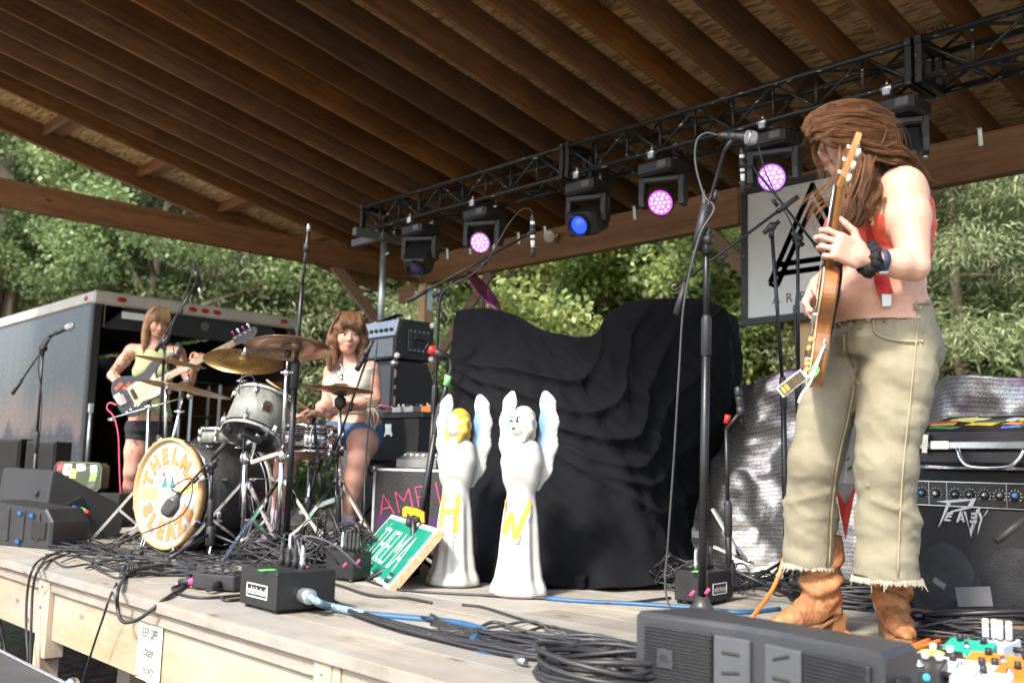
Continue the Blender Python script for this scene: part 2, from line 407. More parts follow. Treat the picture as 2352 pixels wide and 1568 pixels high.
# ================================================================== SETTING
GZ = -0.95
def ground_mat():
 m = mat('earth',(.075,.05,.034),.95,0,.3,.8,0)
 t = m.node_tree; L = t.links.new; b = t.nodes['Principled BSDF']
 tc = nd(m,'ShaderNodeTexCoord')
 n1 = nd(m,'ShaderNodeTexNoise'); n1.inputs['Scale'].default_value = 9; n1.inputs['Detail'].default_value = 8; L(tc.outputs['Object'],n1.inputs['Vector'])
 n2 = nd(m,'ShaderNodeTexVoronoi'); n2.inputs['Scale'].default_value = 16; L(tc.outputs['Object'],n2.inputs['Vector'])
 r = nd(m,'ShaderNodeValToRGB'); r.color_ramp.elements[0].position = .35; r.color_ramp.elements[1].position = .72
 r.color_ramp.elements[0].color = (.035,.024,.016,1); r.color_ramp.elements[1].color = (.15,.105,.07,1); L(n1.outputs[0],r.inputs[0])
 mx = nd(m,'ShaderNodeMix',data_type='RGBA',blend_type='MULTIPLY'); mx.inputs[0].default_value = .5; L(r.outputs[0],mx.inputs[6]); L(n2.outputs['Color'],mx.inputs[7])
 # grass beyond the trodden ground round the stage
 n3 = nd(m,'ShaderNodeTexNoise'); n3.inputs['Scale'].default_value = .35; n3.inputs['Detail'].default_value = 5; L(tc.outputs['Object'],n3.inputs['Vector'])
 g = nd(m,'ShaderNodeValToRGB'); g.color_ramp.elements[0].position = .5; g.color_ramp.elements[1].position = .6; L(n3.outputs[0],g.inputs[0])
 m2 = nd(m,'ShaderNodeMix',data_type='RGBA'); L(g.outputs[0],m2.inputs[0]); L(mx.outputs[2],m2.inputs[6]); m2.inputs[7].default_value = (.06,.085,.028,1)
 # pale gravel added on the unseen ground to bounce light onto the roof
 sy = nd(m,'ShaderNodeSeparateXYZ'); L(tc.outputs['Object'],sy.inputs[0]); fy = nd(m,'ShaderNodeMapRange',interpolation_type='SMOOTHSTEP'); fy.inputs[1].default_value = .9; fy.inputs[2].default_value = -1.2; L(sy.outputs[1],fy.inputs[0])
 gv = nd(m,'ShaderNodeMix',data_type='RGBA'); L(n1.outputs[0],gv.inputs[0]); gv.inputs[6].default_value = (.22,.19,.14,1); gv.inputs[7].default_value = (.36,.32,.25,1)
 m3 = nd(m,'ShaderNodeMix',data_type='RGBA'); L(fy.outputs[0],m3.inputs[0]); L(m2.outputs[2],m3.inputs[6]); L(gv.outputs[2],m3.inputs[7]); L(m3.outputs[2],b.inputs['Base Color'])
 bp = nd(m,'ShaderNodeBump'); bp.inputs['Strength'].default_value = .9; bp.inputs['Distance'].default_value = .04; L(n1.outputs[0],bp.inputs['Height']); L(bp.outputs[0],b.inputs['Normal'])
 return m
def build_ground():
 xs = sorted(set([-120,-90,-70,-45] + list(np.linspace(-30,12,60)) + [25,45,80,120]))
 ys = sorted(set([-120,-90,-60,-30] + list(np.linspace(-8,30,56)) + [45,70,90,120]))
 P = []
 for y in ys:
  row = []
  for x in xs:
   h = .04 * mnoise.noise(Vector((x * .9,y * .9,0))) + .02 * mnoise.noise(Vector((x * 3,y * 3,4)))
   far = max(0,y - 11) * .05 + max(0,-x - 17) * .05
   row.append((x,y,GZ + (h if abs(x) < 40 and abs(y) < 40 else 0) + min(far,3.0)))
  P.append(row)
 o = MB().grid(P).build('ground',ground_mat()); tag(o,kind='structure')
 # clods and stones on the trodden earth by the stage front
 mb = MB(); rr = random.Random(4)
 for i in range(420):
  x,y = rr.uniform(-8.5,-1.5),rr.uniform(.2,2.6); s = rr.uniform(.008,.035)
  mb.ell((x,y,GZ + s * .3),(s,s * rr.uniform(.6,1),s * rr.uniform(.4,.7)),Euler((rr.random() * 3,rr.random() * 3,rr.random() * 3)).to_matrix(),6,4)
 tag(mb.build('loose_stones',mat('stones',(.1,.075,.055),.9,0,.4,3)),'small clods and stones strewn on the bare earth by the stage','stones',kind='stuff')
build_ground()
# ------------------------------------------------------------------ stage platform
DK = wood('deck_wood',(.25,.222,.182),(.40,.362,.30),0,.78,20,weather=(.30,.288,.26),bump=.3,spread=.3,knots=(.2,.13,.08),stain=.3)
FS = wood('fascia_wood',(.28,.19,.105),(.42,.315,.195),0,.7,13,weather=(.31,.285,.24),bump=.3,spread=.14,knots=(.2,.11,.06))
RIMW = wood('rim_wood',(.2,.17,.14),(.36,.31,.26),0,.8,24,bump=.4,spread=.2)
PSTW = wood('post_wood',(.38,.27,.16),(.58,.46,.32),2,.7,22,weather=(.45,.41,.35),bump=.3,spread=.15)
YF = 1.585
def build_stage():
 st = thing('stage',None,None,(0,0,0),kind='structure'); rr = random.Random(3)
 y = YF; row = 0
 while y < 7.55:
  wd = .235 if row == 0 else .184
  x = -9.75
  x0 = x - rr.uniform(0,2.2)
  while x < 2.4:
   x1 = min(x0 + rr.choice([3.66,4.27,4.88]),2.4)
   if x1 - x > .25:
    mb = MB().box((0,0,0),(x1 - x - .003,wd - .0035,.038),ch=.0015)
    mb.build('deck_board',DK,st,loc=((x + x1) / 2,y + wd / 2,-.019 + rr.uniform(-.0015,.0012)),rot=(rr.uniform(-.004,.004),0,0))
   elif x > 2.0: break
   else: x1 = x
   x0 = x1; x = x1
   if x >= 2.39: break
  y += wd; row += 1
 posts = [-9.6,-7.22,-4.87,-2.5,-.1,2.2]
 for i,px in enumerate(posts):
  MB().box((0,0,0),(.089,.089,GZ * -1 - .04 + .04),ch=.004).build('post',PSTW,st,loc=(px,YF + .06,(GZ - .04) / 2 - .02))
  MB().box((0,0,0),(.14,.14,.80),ch=.006).build('support_post',PSTW,st,loc=(px + .22,YF + .40,GZ + .38))
  MB().box((0,0,0),(.038,.085,.34),ch=.003).build('cleat',PSTW,st,loc=(px + .066,YF + .062,-.215))
  if i < len(posts) - 1:
   a,b = px + .088,posts[i + 1] - .047; c = (a + b) / 2
   MB().box((0,0,0),(b - a,.03,.052),ch=.003).build('rim_strip',RIMW,st,loc=(c,YF + .040,-.066))
   MB().box((0,0,0),(b - a - .01,.038,.21),ch=.004).build('fascia_board',FS,st,loc=(c,YF + .062,-.20))
 for k in range(9):                                # joists under the deck
  MB().box((0,0,0),(.038,5.6,.19)).build('joist',RIMW,st,loc=(-9.2 + k * 1.35,4.55,-.135))
 bolts = MB()
 for px in posts: bolts.ell((px,YF + .013,-.16),(.012,.006,.012)); bolts.ell((px,YF + .013,-.07),(.008,.004,.008))
 bolts.build('bolt_heads',K('galvanised'),st)
 return st
STAGE = build_stage()
# ------------------------------------------------------------------ open pavilion over the stage
RAF = wood('rafter_wood',(.115,.048,.017),(.25,.118,.046),1,.75,22,bump=.25,spread=.42,stain=.3)
BEAMX = wood('beam_wood',(.13,.06,.026),(.27,.13,.058),0,.7,16,bump=.25,spread=.2)
BEAMY = wood('side_beam_wood',(.115,.052,.024),(.24,.115,.054),1,.7,16,bump=.25,spread=.2,knots=(.03,.014,.008))
PSTN = wood('pale_post_wood',(.42,.26,.13),(.62,.42,.23),2,.65,20,bump=.2,spread=.12)
BRC = wood('brace_wood',(.16,.095,.07),(.3,.2,.15),0,.7,24,bump=.2,spread=.15)
def osb():
 m = mat('strand_board',(.24,.14,.065),.8,0,.2,3)
 t = m.node_tree; L = t.links.new; b = t.nodes['Principled BSDF']; tc = nd(m,'ShaderNodeTexCoord'); prev = None
 for k,(ang,col) in enumerate((((0,0,.5),(.44,.27,.13)),((0,0,1.9),(.26,.145,.065)),((0,0,-.6),(.55,.36,.19)))):
  mp = nd(m,'ShaderNodeMapping'); mp.inputs['Rotation'].default_value = ang; mp.inputs['Scale'].default_value = (9,46,9); mp.inputs['Location'].default_value = (k * 3.1,k * 7.7,0); L(tc.outputs['Object'],mp.inputs[0])
  v = nd(m,'ShaderNodeTexVoronoi'); v.inputs['Scale'].default_value = 1.0; L(mp.outputs[0],v.inputs['Vector'])
  sx = nd(m,'ShaderNodeSeparateColor'); L(v.outputs['Color'],sx.inputs[0])
  gt = nd(m,'ShaderNodeMath',operation='GREATER_THAN'); gt.inputs[1].default_value = .45 if k else -1; L(sx.outputs[0],gt.inputs[0])
  sc = nd(m,'ShaderNodeMix',data_type='RGBA',blend_type='MULTIPLY'); sc.inputs[0].default_value = .55; sc.inputs[6].default_value = (*col,1); L(v.outputs['Color'],sc.inputs[7])
  bw = nd(m,'ShaderNodeRGBToBW'); L(v.outputs['Color'],bw.inputs[0]); mr = nd(m,'ShaderNodeMapRange'); mr.inputs[3].default_value = .72; mr.inputs[4].default_value = 1.25; L(bw.outputs[0],mr.inputs[0])
  hv = nd(m,'ShaderNodeHueSaturation'); hv.inputs['Color'].default_value = (*col,1); L(mr.outputs[0],hv.inputs['Value'])
  if prev is None: prev = hv.outputs[0]
  else:
   mx = nd(m,'ShaderNodeMix',data_type='RGBA'); L(gt.outputs[0],mx.inputs[0]); L(prev,mx.inputs[6]); L(hv.outputs[0],mx.inputs[7]); prev = mx.outputs[2]
 L(prev,b.inputs['Base Color']); return m
OSB = osb()
YB,RZ0,SLOPE = 7.2,4.595,.2146
def rz(y): return RZ0 - SLOPE * y
def build_pavilion():
 pv = thing('pavilion','open timber pavilion roof with dark rafters and strand board ceiling over the stage','pavilion',(-4,7.2,GZ))
 P0 = Vector(pv.location); ang = -math.atan(SLOPE); y0,y1 = .3,7.95; L = (y1 - y0) / math.cos(ang); ym = (y0 + y1) / 2; RH = .235
 rm = MB().box((0,0,0),(.038,L,RH)).mesh('rafter',RAF)
 n = 0; x = -10.25; xs = []
 while x < 2.0: xs.append(x); x += .4085
 up = RH / 2 / math.cos(ang)
 for x in xs: addo('rafter',rm,pv,loc=Vector((x,ym,rz(ym) + up)) - P0,rot=(ang,0,0))
 addo('fly_rafter',rm,pv,loc=Vector((-11.37,ym,rz(ym) + up)) - P0,rot=(ang,0,0))
 addo('fly_rafter',rm,pv,loc=Vector((-11.33,ym,rz(ym) + up)) - P0,rot=(ang,0,0))
 # outlookers between the fly rafter and the first rafter
 rr = random.Random(5)
 om = MB().box((0,0,0),(1.05,.038,.12)).mesh('outlooker',BEAMX)
 fm = MB().box((0,0,0),(1.05,.14,.038)).mesh('outlooker_flat',BEAMX)
 for k in range(7):
  y = 1.2 + k * 1.05 + rr.uniform(-.06,.06)
  addo('outlooker',om,pv,loc=Vector((-10.79,y,rz(y) + .17)) - P0,rot=(ang,0,0))
  addo('outlooker',fm,pv,loc=Vector((-10.79,y + .13,rz(y + .13) + .2)) - P0,rot=(ang,0,0))
 # ceiling sheets
 W,H = 2.44,1.22; zt = RH / math.cos(ang) + .008; j = 0; yy = y0
 while yy < y1 - .05:
  hl = min(H * math.cos(ang),y1 - yy); xx = -11.45 - (0 if j % 2 else 1.2)
  while xx < 2.0:
   a,b2 = max(xx,-11.45),min(xx + W,2.0)
   if b2 - a > .2: MB().box((0,0,0),(b2 - a - .005,hl / math.cos(ang) - .005,.012)).build('ceiling_sheet',OSB,pv,loc=Vector(((a + b2) / 2,yy + hl / 2,rz(yy + hl / 2) + zt)) - P0,rot=(ang,0,0))
   xx += W
  yy += hl; j += 1
 MB().box((0,0,0),(13.5,L,.02)).build('roof_covering',mat('roof_metal',(.12,.13,.13),.5,.4),pv,loc=Vector((-4.72,ym,rz(ym) + zt + .03)) - P0,rot=(ang,0,0))
 MB().box((0,0,0),(13.5,.03,.26)).build('front_trim',BEAMX,pv,loc=Vector((-4.72,y0 - .02,rz(y0) + .12)) - P0)
 # beams: the back one in two lengths
 for a,b2 in ((-9.53,-4.95),(-4.944,1.6)): MB().box((0,0,0),(b2 - a,.11,.33),ch=.004).build('back_beam',BEAMX,pv,loc=Vector(((a + b2) / 2,YB + .06,2.70 + .165)) - P0)
 MB().box((0,0,0),(.1,6.6,.25),ch=.004).build('side_beam',BEAMY,pv,loc=Vector((-9.47,3.83,2.70 + .125)) - P0)
 MB().box((0,0,0),(13.0,.11,.3),ch=.004).build('front_beam',BEAMX,pv,loc=Vector((-4.6,.9,rz(.9) - .155)) - P0)
 for (x,y,zt_,m) in ((-9.45,YB + .06,2.695,PSTN),(-4.28,YB + .06,2.695,PSTN),(1.2,YB + .06,2.695,PSTN),(-9.45,.9,rz(.9) - .31,PSTN),(1.2,.9,rz(.9) - .31,PSTN)):
  MB().box((0,0,0),(.14,.14,zt_ - GZ + .05),ch=.006).build('post',m,pv,loc=Vector((x,y,(zt_ + GZ - .05) / 2)) - P0)
 for a,b2 in (((-9.37,YB + .06,1.60),(-8.27,YB + .06,2.70)),((-4.36,YB + .06,1.75),(-5.32,YB + .06,2.70)),((-4.2,YB + .06,1.75),(-3.25,YB + .06,2.70)),((-9.45,YB - .03,1.62),(-9.45,5.95,2.72))):
  MB().beam(Vector(a) - P0,Vector(b2) - P0,.04,.13,ch=.004).build('brace',BRC,pv)
 MB().box((0,0,0),(.3,.012,.22)).build('gusset',BEAMX,pv,loc=Vector((-9.75,YB - .01,2.6)) - P0)
 # metal ties where the rafters cross the back beam, post plates
 tm = MB().box((0,0,0),(.03,.003,.13)).box((0,-.012,.06),(.03,.02,.003)).mesh('rafter_tie',K('galvanised'))
 for x in xs: addo('rafter_tie',tm,pv,loc=Vector((x + .036,YB - .004,3.0)) - P0,rot=(.12,0,0))
 for x in (-9.37,): MB().box((0,0,0),(.004,.09,.3),ch=.001).ell((.004,.02,.08),(.004,.01,.01)).ell((.004,.02,-.08),(.004,.01,.01)).build('post_plate',K('galvanised'),pv,loc=Vector((x,YB + .06,2.52)) - P0)
 # mill stamps printed on the ceiling sheets
 R = Matrix.Rotation(math.pi,3,'X'); R = Euler((ang,0,0)).to_matrix() @ R
 stm = mat('stamp_ink',(.05,.025,.012),.8)
 for (x,y,s) in ((-4.35,4.92,'HUBER'),(-2.72,6.3,'HUBER'),(-3.9,4.6,'TSTI'),(-5.6,5.3,'HUBER'),(-6.4,4.5,'TSTI')):
  mb = MB(); p = Vector((x,y,rz(y) + zt - .009)) - P0; put_text(mb,s,(0,0,0),Matrix.Identity(3),height=.075)
  ring = [(math.cos(a) * .19,math.sin(a) * .085) for a in np.linspace(0,2 * math.pi,25)]
  if s == 'HUBER':
   for i in range(24):
    a,b2 = Vector((*ring[i],0)),Vector((*ring[i + 1],0)); mb.add([a,b2,b2 * 1.06,a * 1.06],[(0,1,2,3)])
  mb.build('mill_stamp',stm,pv,loc=p).rotation_euler = (R @ Matrix.Rotation(math.pi,3,'Z')).to_euler()
 return pv
PAV = build_pavilion()
# ------------------------------------------------------------------ trees
def leaf_mat(name,c1,c2,tr=.35):
 m = bpy.data.materials.new(name); m.use_nodes = True; t = m.node_tree; t.nodes.clear(); L = t.links.new
 ge = nd(m,'ShaderNodeNewGeometry'); oi = nd(m,'ShaderNodeObjectInfo')
 rp = nd(m,'ShaderNodeValToRGB'); rp.color_ramp.elements[0].color = (*c1,1); rp.color_ramp.elements[1].color = (*c2,1); L(ge.outputs['Random Per Island'],rp.inputs[0])
 mr = nd(m,'ShaderNodeMapRange'); mr.inputs[3].default_value = .75; mr.inputs[4].default_value = 1.25; L(oi.outputs['Random'],mr.inputs[0])
 hs = nd(m,'ShaderNodeHueSaturation'); L(mr.outputs[0],hs.inputs['Value']); L(rp.outputs[0],hs.inputs['Color'])
 df = nd(m,'ShaderNodeBsdfDiffuse'); L(hs.outputs[0],df.inputs[0]); ts = nd(m,'ShaderNodeBsdfTranslucent')
 h2 = nd(m,'ShaderNodeHueSaturation'); h2.inputs['Hue'].default_value = .485; h2.inputs['Value'].default_value = 1.35; L(hs.outputs[0],h2.inputs['Color']); L(h2.outputs[0],ts.inputs[0])
 gl = nd(m,'ShaderNodeBsdfGlossy'); gl.inputs['Roughness'].default_value = .45; gl.inputs[0].default_value = (.5,.55,.5,1)
 m1 = nd(m,'ShaderNodeMixShader'); m1.inputs[0].default_value = tr; L(df.outputs[0],m1.inputs[1]); L(ts.outputs[0],m1.inputs[2])
 m2 = nd(m,'ShaderNodeMixShader'); m2.inputs[0].default_value = .06; L(m1.outputs[0],m2.inputs[1]); L(gl.outputs[0],m2.inputs[2])
 o = nd(m,'ShaderNodeOutputMaterial'); L(m2.outputs[0],o.inputs[0]); _M[name] = m; return m
BARK = mat('bark',(.11,.075,.05),.9,0,.4,3,.8,14,col2=(.2,.16,.12))
LV = {'mid': leaf_mat('leaf_mid',(.10,.155,.06),(.27,.36,.145),.42),'pale': leaf_mat('leaf_pale',(.20,.26,.07),(.40,.46,.17),.45),
   'deep': leaf_mat('leaf_deep',(.08,.125,.052),(.21,.295,.125),.42),'fir': leaf_mat('leaf_fir',(.12,.15,.07),(.32,.36,.185),.38),'olive': leaf_mat('leaf_olive',(.12,.165,.065),(.31,.38,.17),.4)}
def grow(rr,h,spread,base,lean=.05,fir=False,n1=16):
 """-> limb polylines with radii, twig-end points"""
 limbs = []; ends = []
 top = Vector((rr.uniform(-lean,lean) * h,rr.uniform(-lean,lean) * h,h)); tr = spline([(0,0,0),top * .33 + Vector((rr.uniform(-.2,.2),rr.uniform(-.2,.2),0)),top * .68 + Vector((rr.uniform(-.25,.25),rr.uniform(-.25,.25),0)),top],5)
 r0 = .012 * h + .05; limbs.append((tr,[r0 * (1 - .9 * i / (len(tr) - 1)) for i in range(len(tr))]))
 for k in range(n1):
  t = base + (1 - base) * (k + rr.random()) / n1 * .97; i = min(int(t * (len(tr) - 1)),len(tr) - 2); p = tr[i].lerp(tr[i + 1],t * (len(tr) - 1) - i)
  a = k * 2.4 + rr.uniform(-.5,.5)
  env = (1 - t) if fir else math.sin(math.pi * min(1,.22 + .78 * (t - base) / (1 - base) * .98)) ** .7
  ln = spread * (.35 + .8 * env) * rr.uniform(.75,1.15); el = rr.uniform(-.25,.05) if fir else rr.uniform(.1,.75)
  d = Vector((math.cos(a) * math.cos(el),math.sin(a) * math.cos(el),math.sin(el)))
  m = p + d * ln * .55 + Vector((0,0,(-.05 if fir else .1) * ln)); e = p + d * ln + Vector((rr.uniform(-.2,.2),rr.uniform(-.2,.2),(-.22 if fir else .05) * ln))
  pl = spline([p,m,e],4); rb = r0 * (1 - t) * .45 + .012; limbs.append((pl,[rb * (1 - .85 * q / (len(pl) - 1)) for q in range(len(pl))]))
  for q in range(5 if not fir else 7):
   s = rr.uniform(.3,1.0); i2 = min(int(s * (len(pl) - 1)),len(pl) - 2); b0 = pl[i2]
   dd = (d + Vector((rr.uniform(-1,1),rr.uniform(-1,1),rr.uniform(-.5,.6)))).normalized() * ln * rr.uniform(.18,.42); e2 = b0 + dd
   limbs.append(([b0,b0 + dd * .5 + Vector((0,0,.04)),e2],[rb * .4,rb * .25,.006])); ends.append(e2); ends.append(b0 + dd * .6)
  ends.append(e)
 return limbs,ends
def make_tree(seed,h,spread,base,leaf,n,lsize,fir=False,clump=.55,n1=18):
 rr = random.Random(seed); rg = np.random.default_rng(seed)
 limbs,ends = grow(rr,h,spread,base,fir=fir,n1=n1)
 tb = MB()
 for pl,rs in limbs: tb.tube(pl,rs,6,caps=False)
 tm = tb.mesh('trunk',BARK)
 E = np.array([e[:] for e in ends]); c = E[rg.integers(0,len(E),n)]
 if fir:
  off = rg.normal(0,1,(n,3)) * np.array([clump,clump,clump * .28])
 else:
  off = rg.normal(0,1,(n,3)); off /= (np.linalg.norm(off,axis=1)[:,None] + 1e-6); off *= (rg.random(n) ** .45)[:,None] * clump * np.array([1.1,1.1,.7])
 p = c + off; p[:,2] = np.maximum(p[:,2],.15)
 # leaf quads: kite shapes, tips drooping outwards
 ax = rg.normal(0,1,(n,3)); ax[:,2] -= .5; ax += off * (1.2 if not fir else 2.0); ax /= np.linalg.norm(ax,axis=1)[:,None]
 sd = np.cross(ax,rg.normal(0,1,(n,3)) * .5 + np.array([0,0,1.0])); sd /= np.linalg.norm(sd,axis=1)[:,None] + 1e-9
 s = lsize * rg.uniform(.6,1.25,n)[:,None]; wd = .36 if not fir else .13
 v = np.stack([p,p + ax * s * .5 + sd * s * wd,p + ax * s * (1.0 if not fir else 1.7),p + ax * s * .5 - sd * s * wd],1).reshape(-1,3)
 me = bpy.data.meshes.new('crown'); fc = np.arange(n * 4).reshape(n,4)
 me.from_pydata(v.tolist(),[],fc.tolist()); me.materials.append(leaf); me.update()
 return tm,me
def build_trees():
 kinds = {
  'maple': (make_tree(1,11,3.6,.12,LV['mid'],52000,.115),'broad leafy tree with mid green foliage'),
  'maple2': (make_tree(2,12.5,4.0,.1,LV['olive'],52000,.11),'broad leafy tree with soft olive green foliage'),
  'elder': (make_tree(3,7.2,2.6,.12,LV['pale'],34000,.105,clump=.5),'light tree with bright yellow green leaves'),
  'dark': (make_tree(4,12,3.6,.1,LV['deep'],44000,.12),'dense dark green tree'),
  'cedar': (make_tree(5,11,2.6,.06,LV['fir'],46000,.10,fir=True,clump=.42,n1=30),'feathery evergreen tree with drooping sprays'),
 }
 rr = random.Random(21)
 # polar placement round the camera: azimuth left of +Y (deg), distance, kind, scale, where it stands
 T = []
 def t(az,d,k,s,where): T.append((az,d,k,s,where))
 for row in ((74.5,21,'maple2',1.0,'rising over the trailer side wall'),(71,23,'maple',1.2,'rising over the near corner of the trailer'),(68,19.5,'maple',.85,'right behind the trailer roof above the bassist'),(65,22,'cedar',1.1,'behind the trailer above the bass headstock'),(62,20,'cedar',1.0,'behind the trailer above the holed cymbal'),(59.5,24,'maple2',1.2,'behind the far corner of the trailer'),(57,19,'cedar',.95,'beside the far end of the trailer, behind the drummer'),(76,29,'dark',1.3,'in the back row over the trailer side wall'),(69,30,'dark',1.3,'in the back row over the trailer roof'),(62,29,'dark',1.25,'in the back row beyond the trailer'),
  (54,21,'dark',1.1,'behind the drummer\'s head'),(51.5,17,'cedar',.8,'behind the galvanised crank stand'),(49,19,'maple2',.95,'behind the corner post of the pavilion'),(46.5,16,'maple',.62,'behind the brace of the corner post'),(44,23,'dark',1.2,'behind the notch of the black drape, well back'),(42.5,16.5,'elder',.95,'above the lower part of the black drape'),(39.5,18,'dark',.95,'between two bright trees behind the black drape'),(37.5,15,'elder',.95,'over the taller hump of the black drape'),(35.5,17,'elder',1.05,'behind the singer\'s microphone stand'),(34,21,'maple',1.0,'behind the farm sign'),(48,28,'dark',1.3,'in the back row past the corner post'),(40,28,'dark',1.3,'in the back row past the black drape'),
  (31.5,15.5,'elder',.9,'behind the post of the farm sign'),(29,18,'cedar',.9,'behind the guitarist'),(26.5,14,'cedar',.72,'behind the guitarist\'s arm, above the silver tarpaulin'),(24,15.5,'maple2',.8,'behind the combo amplifier'),(22,13,'cedar',.75,'drooping over the silver tarpaulin past the guitarist'),(20,16,'maple2',.85,'under the end of the back beam'),(17,14,'cedar',.8,'past the end of the silver tarpaulin'),(26,24,'dark',1.2,'in the back row behind the guitarist'),(20,25,'dark',1.2,'in the back row past the guitarist'),(31,27,'dark',1.2,'in the back row behind the farm sign')): t(*row)
 for i,(az,d,k,s,where) in enumerate(T):
  (tm,cm),lab = kinds[k]; a = math.radians(az)
  x,y = -math.sin(a) * d,math.cos(a) * d; z = GZ + min(max(0,y - 11) * .05 + max(0,-x - 17) * .05,3) - .1
  o = thing('tree',lab + ' ' + where,'tree',(x,y,z),(0,0,rr.uniform(0,6.28)),group='trees round the stage'); s *= rr.uniform(.93,1.07); o.scale = (s,s,s * rr.uniform(.92,1.08))
  addo('trunk',tm,o); addo('crown',cm,o)
 # bare, straight trunks of the taller trees
 tb = MB(); pl = spline([(0,0,0),(.06,.03,4),(-.05,.05,8),(.1,0,13)],5); tb.tube(pl,[.19 - .10 * i / (len(pl) - 1) for i in range(len(pl))],9)
 for k in range(9):
  z = 3.2 + k * .95; a = k * 2.3; tb.tube(spline([(0,0,z),(math.cos(a) * .7,math.sin(a) * .7,z + .25),(math.cos(a) * 1.5,math.sin(a) * 1.5,z + .2)],4),[.035 - .0028 * j for j in range(9)],5)
 tm = tb.mesh('tall_trunk',mat('bark_pale',(.22,.17,.125),.9,0,.35,2.5,.8,12)); cm = make_tree(9,13,2.4,.62,LV['mid'],9000,.17)[1]
 for az,d in ((45.3,17.5),(33.4,19.5),(52.8,21),(21.5,16.5),(57.5,22),(36.6,23),(24.6,21),(75.3,21)):
  a = math.radians(az); x,y = -math.sin(a) * d,math.cos(a) * d
  o = thing('tree','tall tree with a bare straight brown trunk in front of the leafy wood','tree',(x,y,GZ - .1),(0,0,rr.uniform(0,6)),group='tall bare-trunked trees'); sx = rr.uniform(.75,1.2); o.scale = (sx,sx,1)
  addo('trunk',tm,o); addo('crown',cm,o)
 # undergrowth and far wood: one mass each
 def mass(name,label,arcs,leaf,n,ls,zr,seed):
  rg = np.random.default_rng(seed); az = np.radians(rg.uniform(arcs[0],arcs[1],n)); d = rg.uniform(arcs[2],arcs[3],n)
  x,y = -np.sin(az) * d,np.cos(az) * d
  keep = ~((x > -17.2) & (x < -9.6) & (y < 6.6)); x,y,n = x[keep],y[keep],int(keep.sum()); nzz = vnoise(np.stack([x * .5,y * .5,0 * x],1),1.0,seed)
  z = GZ + zr[0] + rg.random(n) ** .8 * (zr[1] * (.7 + .5 * nzz)); p = np.stack([x,y,z],1)
  ax = rg.normal(0,1,(n,3)); ax[:,2] -= .3; ax /= np.linalg.norm(ax,axis=1)[:,None]; sd = np.cross(ax,rg.normal(0,1,(n,3))); sd /= np.linalg.norm(sd,axis=1)[:,None]
  s = ls * rg.uniform(.6,1.3,n)[:,None]; v = np.stack([p,p + ax * s * .5 + sd * s * .4,p + ax * s,p + ax * s * .5 - sd * s * .4],1).reshape(-1,3)
  me = bpy.data.meshes.new(name); me.from_pydata(v.tolist(),[],np.arange(n * 4).reshape(n,4).tolist()); me.materials.append(leaf); me.update()
  tag(addo(name,me),label,'undergrowth',kind='stuff')
 mass('undergrowth','green undergrowth of saplings and brambles behind the stage',(12,80,12.5,17),LV['mid'],60000,.11,(0,1.7),1)
 mass('far_wood','dark mass of wood closing the view behind the trees',(8,86,33,42),LV['deep'],60000,.5,(0,17),2)
build_trees()

# ================================================================== LIGHTING TRUSS
TRUSS = mat('truss_paint',(.008,.008,.009),.5,.1,.3,8,.05,60)
def chip_paint():                                     # scuffed edges where the black paint has gone
 t = TRUSS.node_tree; L = t.links.new; b = t.nodes['Principled BSDF']; tc = nd(TRUSS,'ShaderNodeTexCoord')
 mp = nd(TRUSS,'ShaderNodeMapping'); mp.inputs['Scale'].default_value = (3,14,14); L(tc.outputs['Object'],mp.inputs[0])
 n = nd(TRUSS,'ShaderNodeTexNoise'); n.inputs['Scale'].default_value = 4; n.inputs['Detail'].default_value = 6; L(mp.outputs[0],n.inputs['Vector'])
 r = nd(TRUSS,'ShaderNodeValToRGB'); r.color_ramp.elements[0].position = .66; r.color_ramp.elements[1].position = .68; L(n.outputs[0],r.inputs[0])
 m = nd(TRUSS,'ShaderNodeMix',data_type='RGBA'); L(r.outputs[0],m.inputs[0]); m.inputs[6].default_value = (.008,.008,.009,1); m.inputs[7].default_value = (.42,.41,.39,1); L(m.outputs[2],b.inputs['Base Color'])
chip_paint()
TY0,TY1,TZ0,TZ1 = 5.5,5.77,2.84,3.08
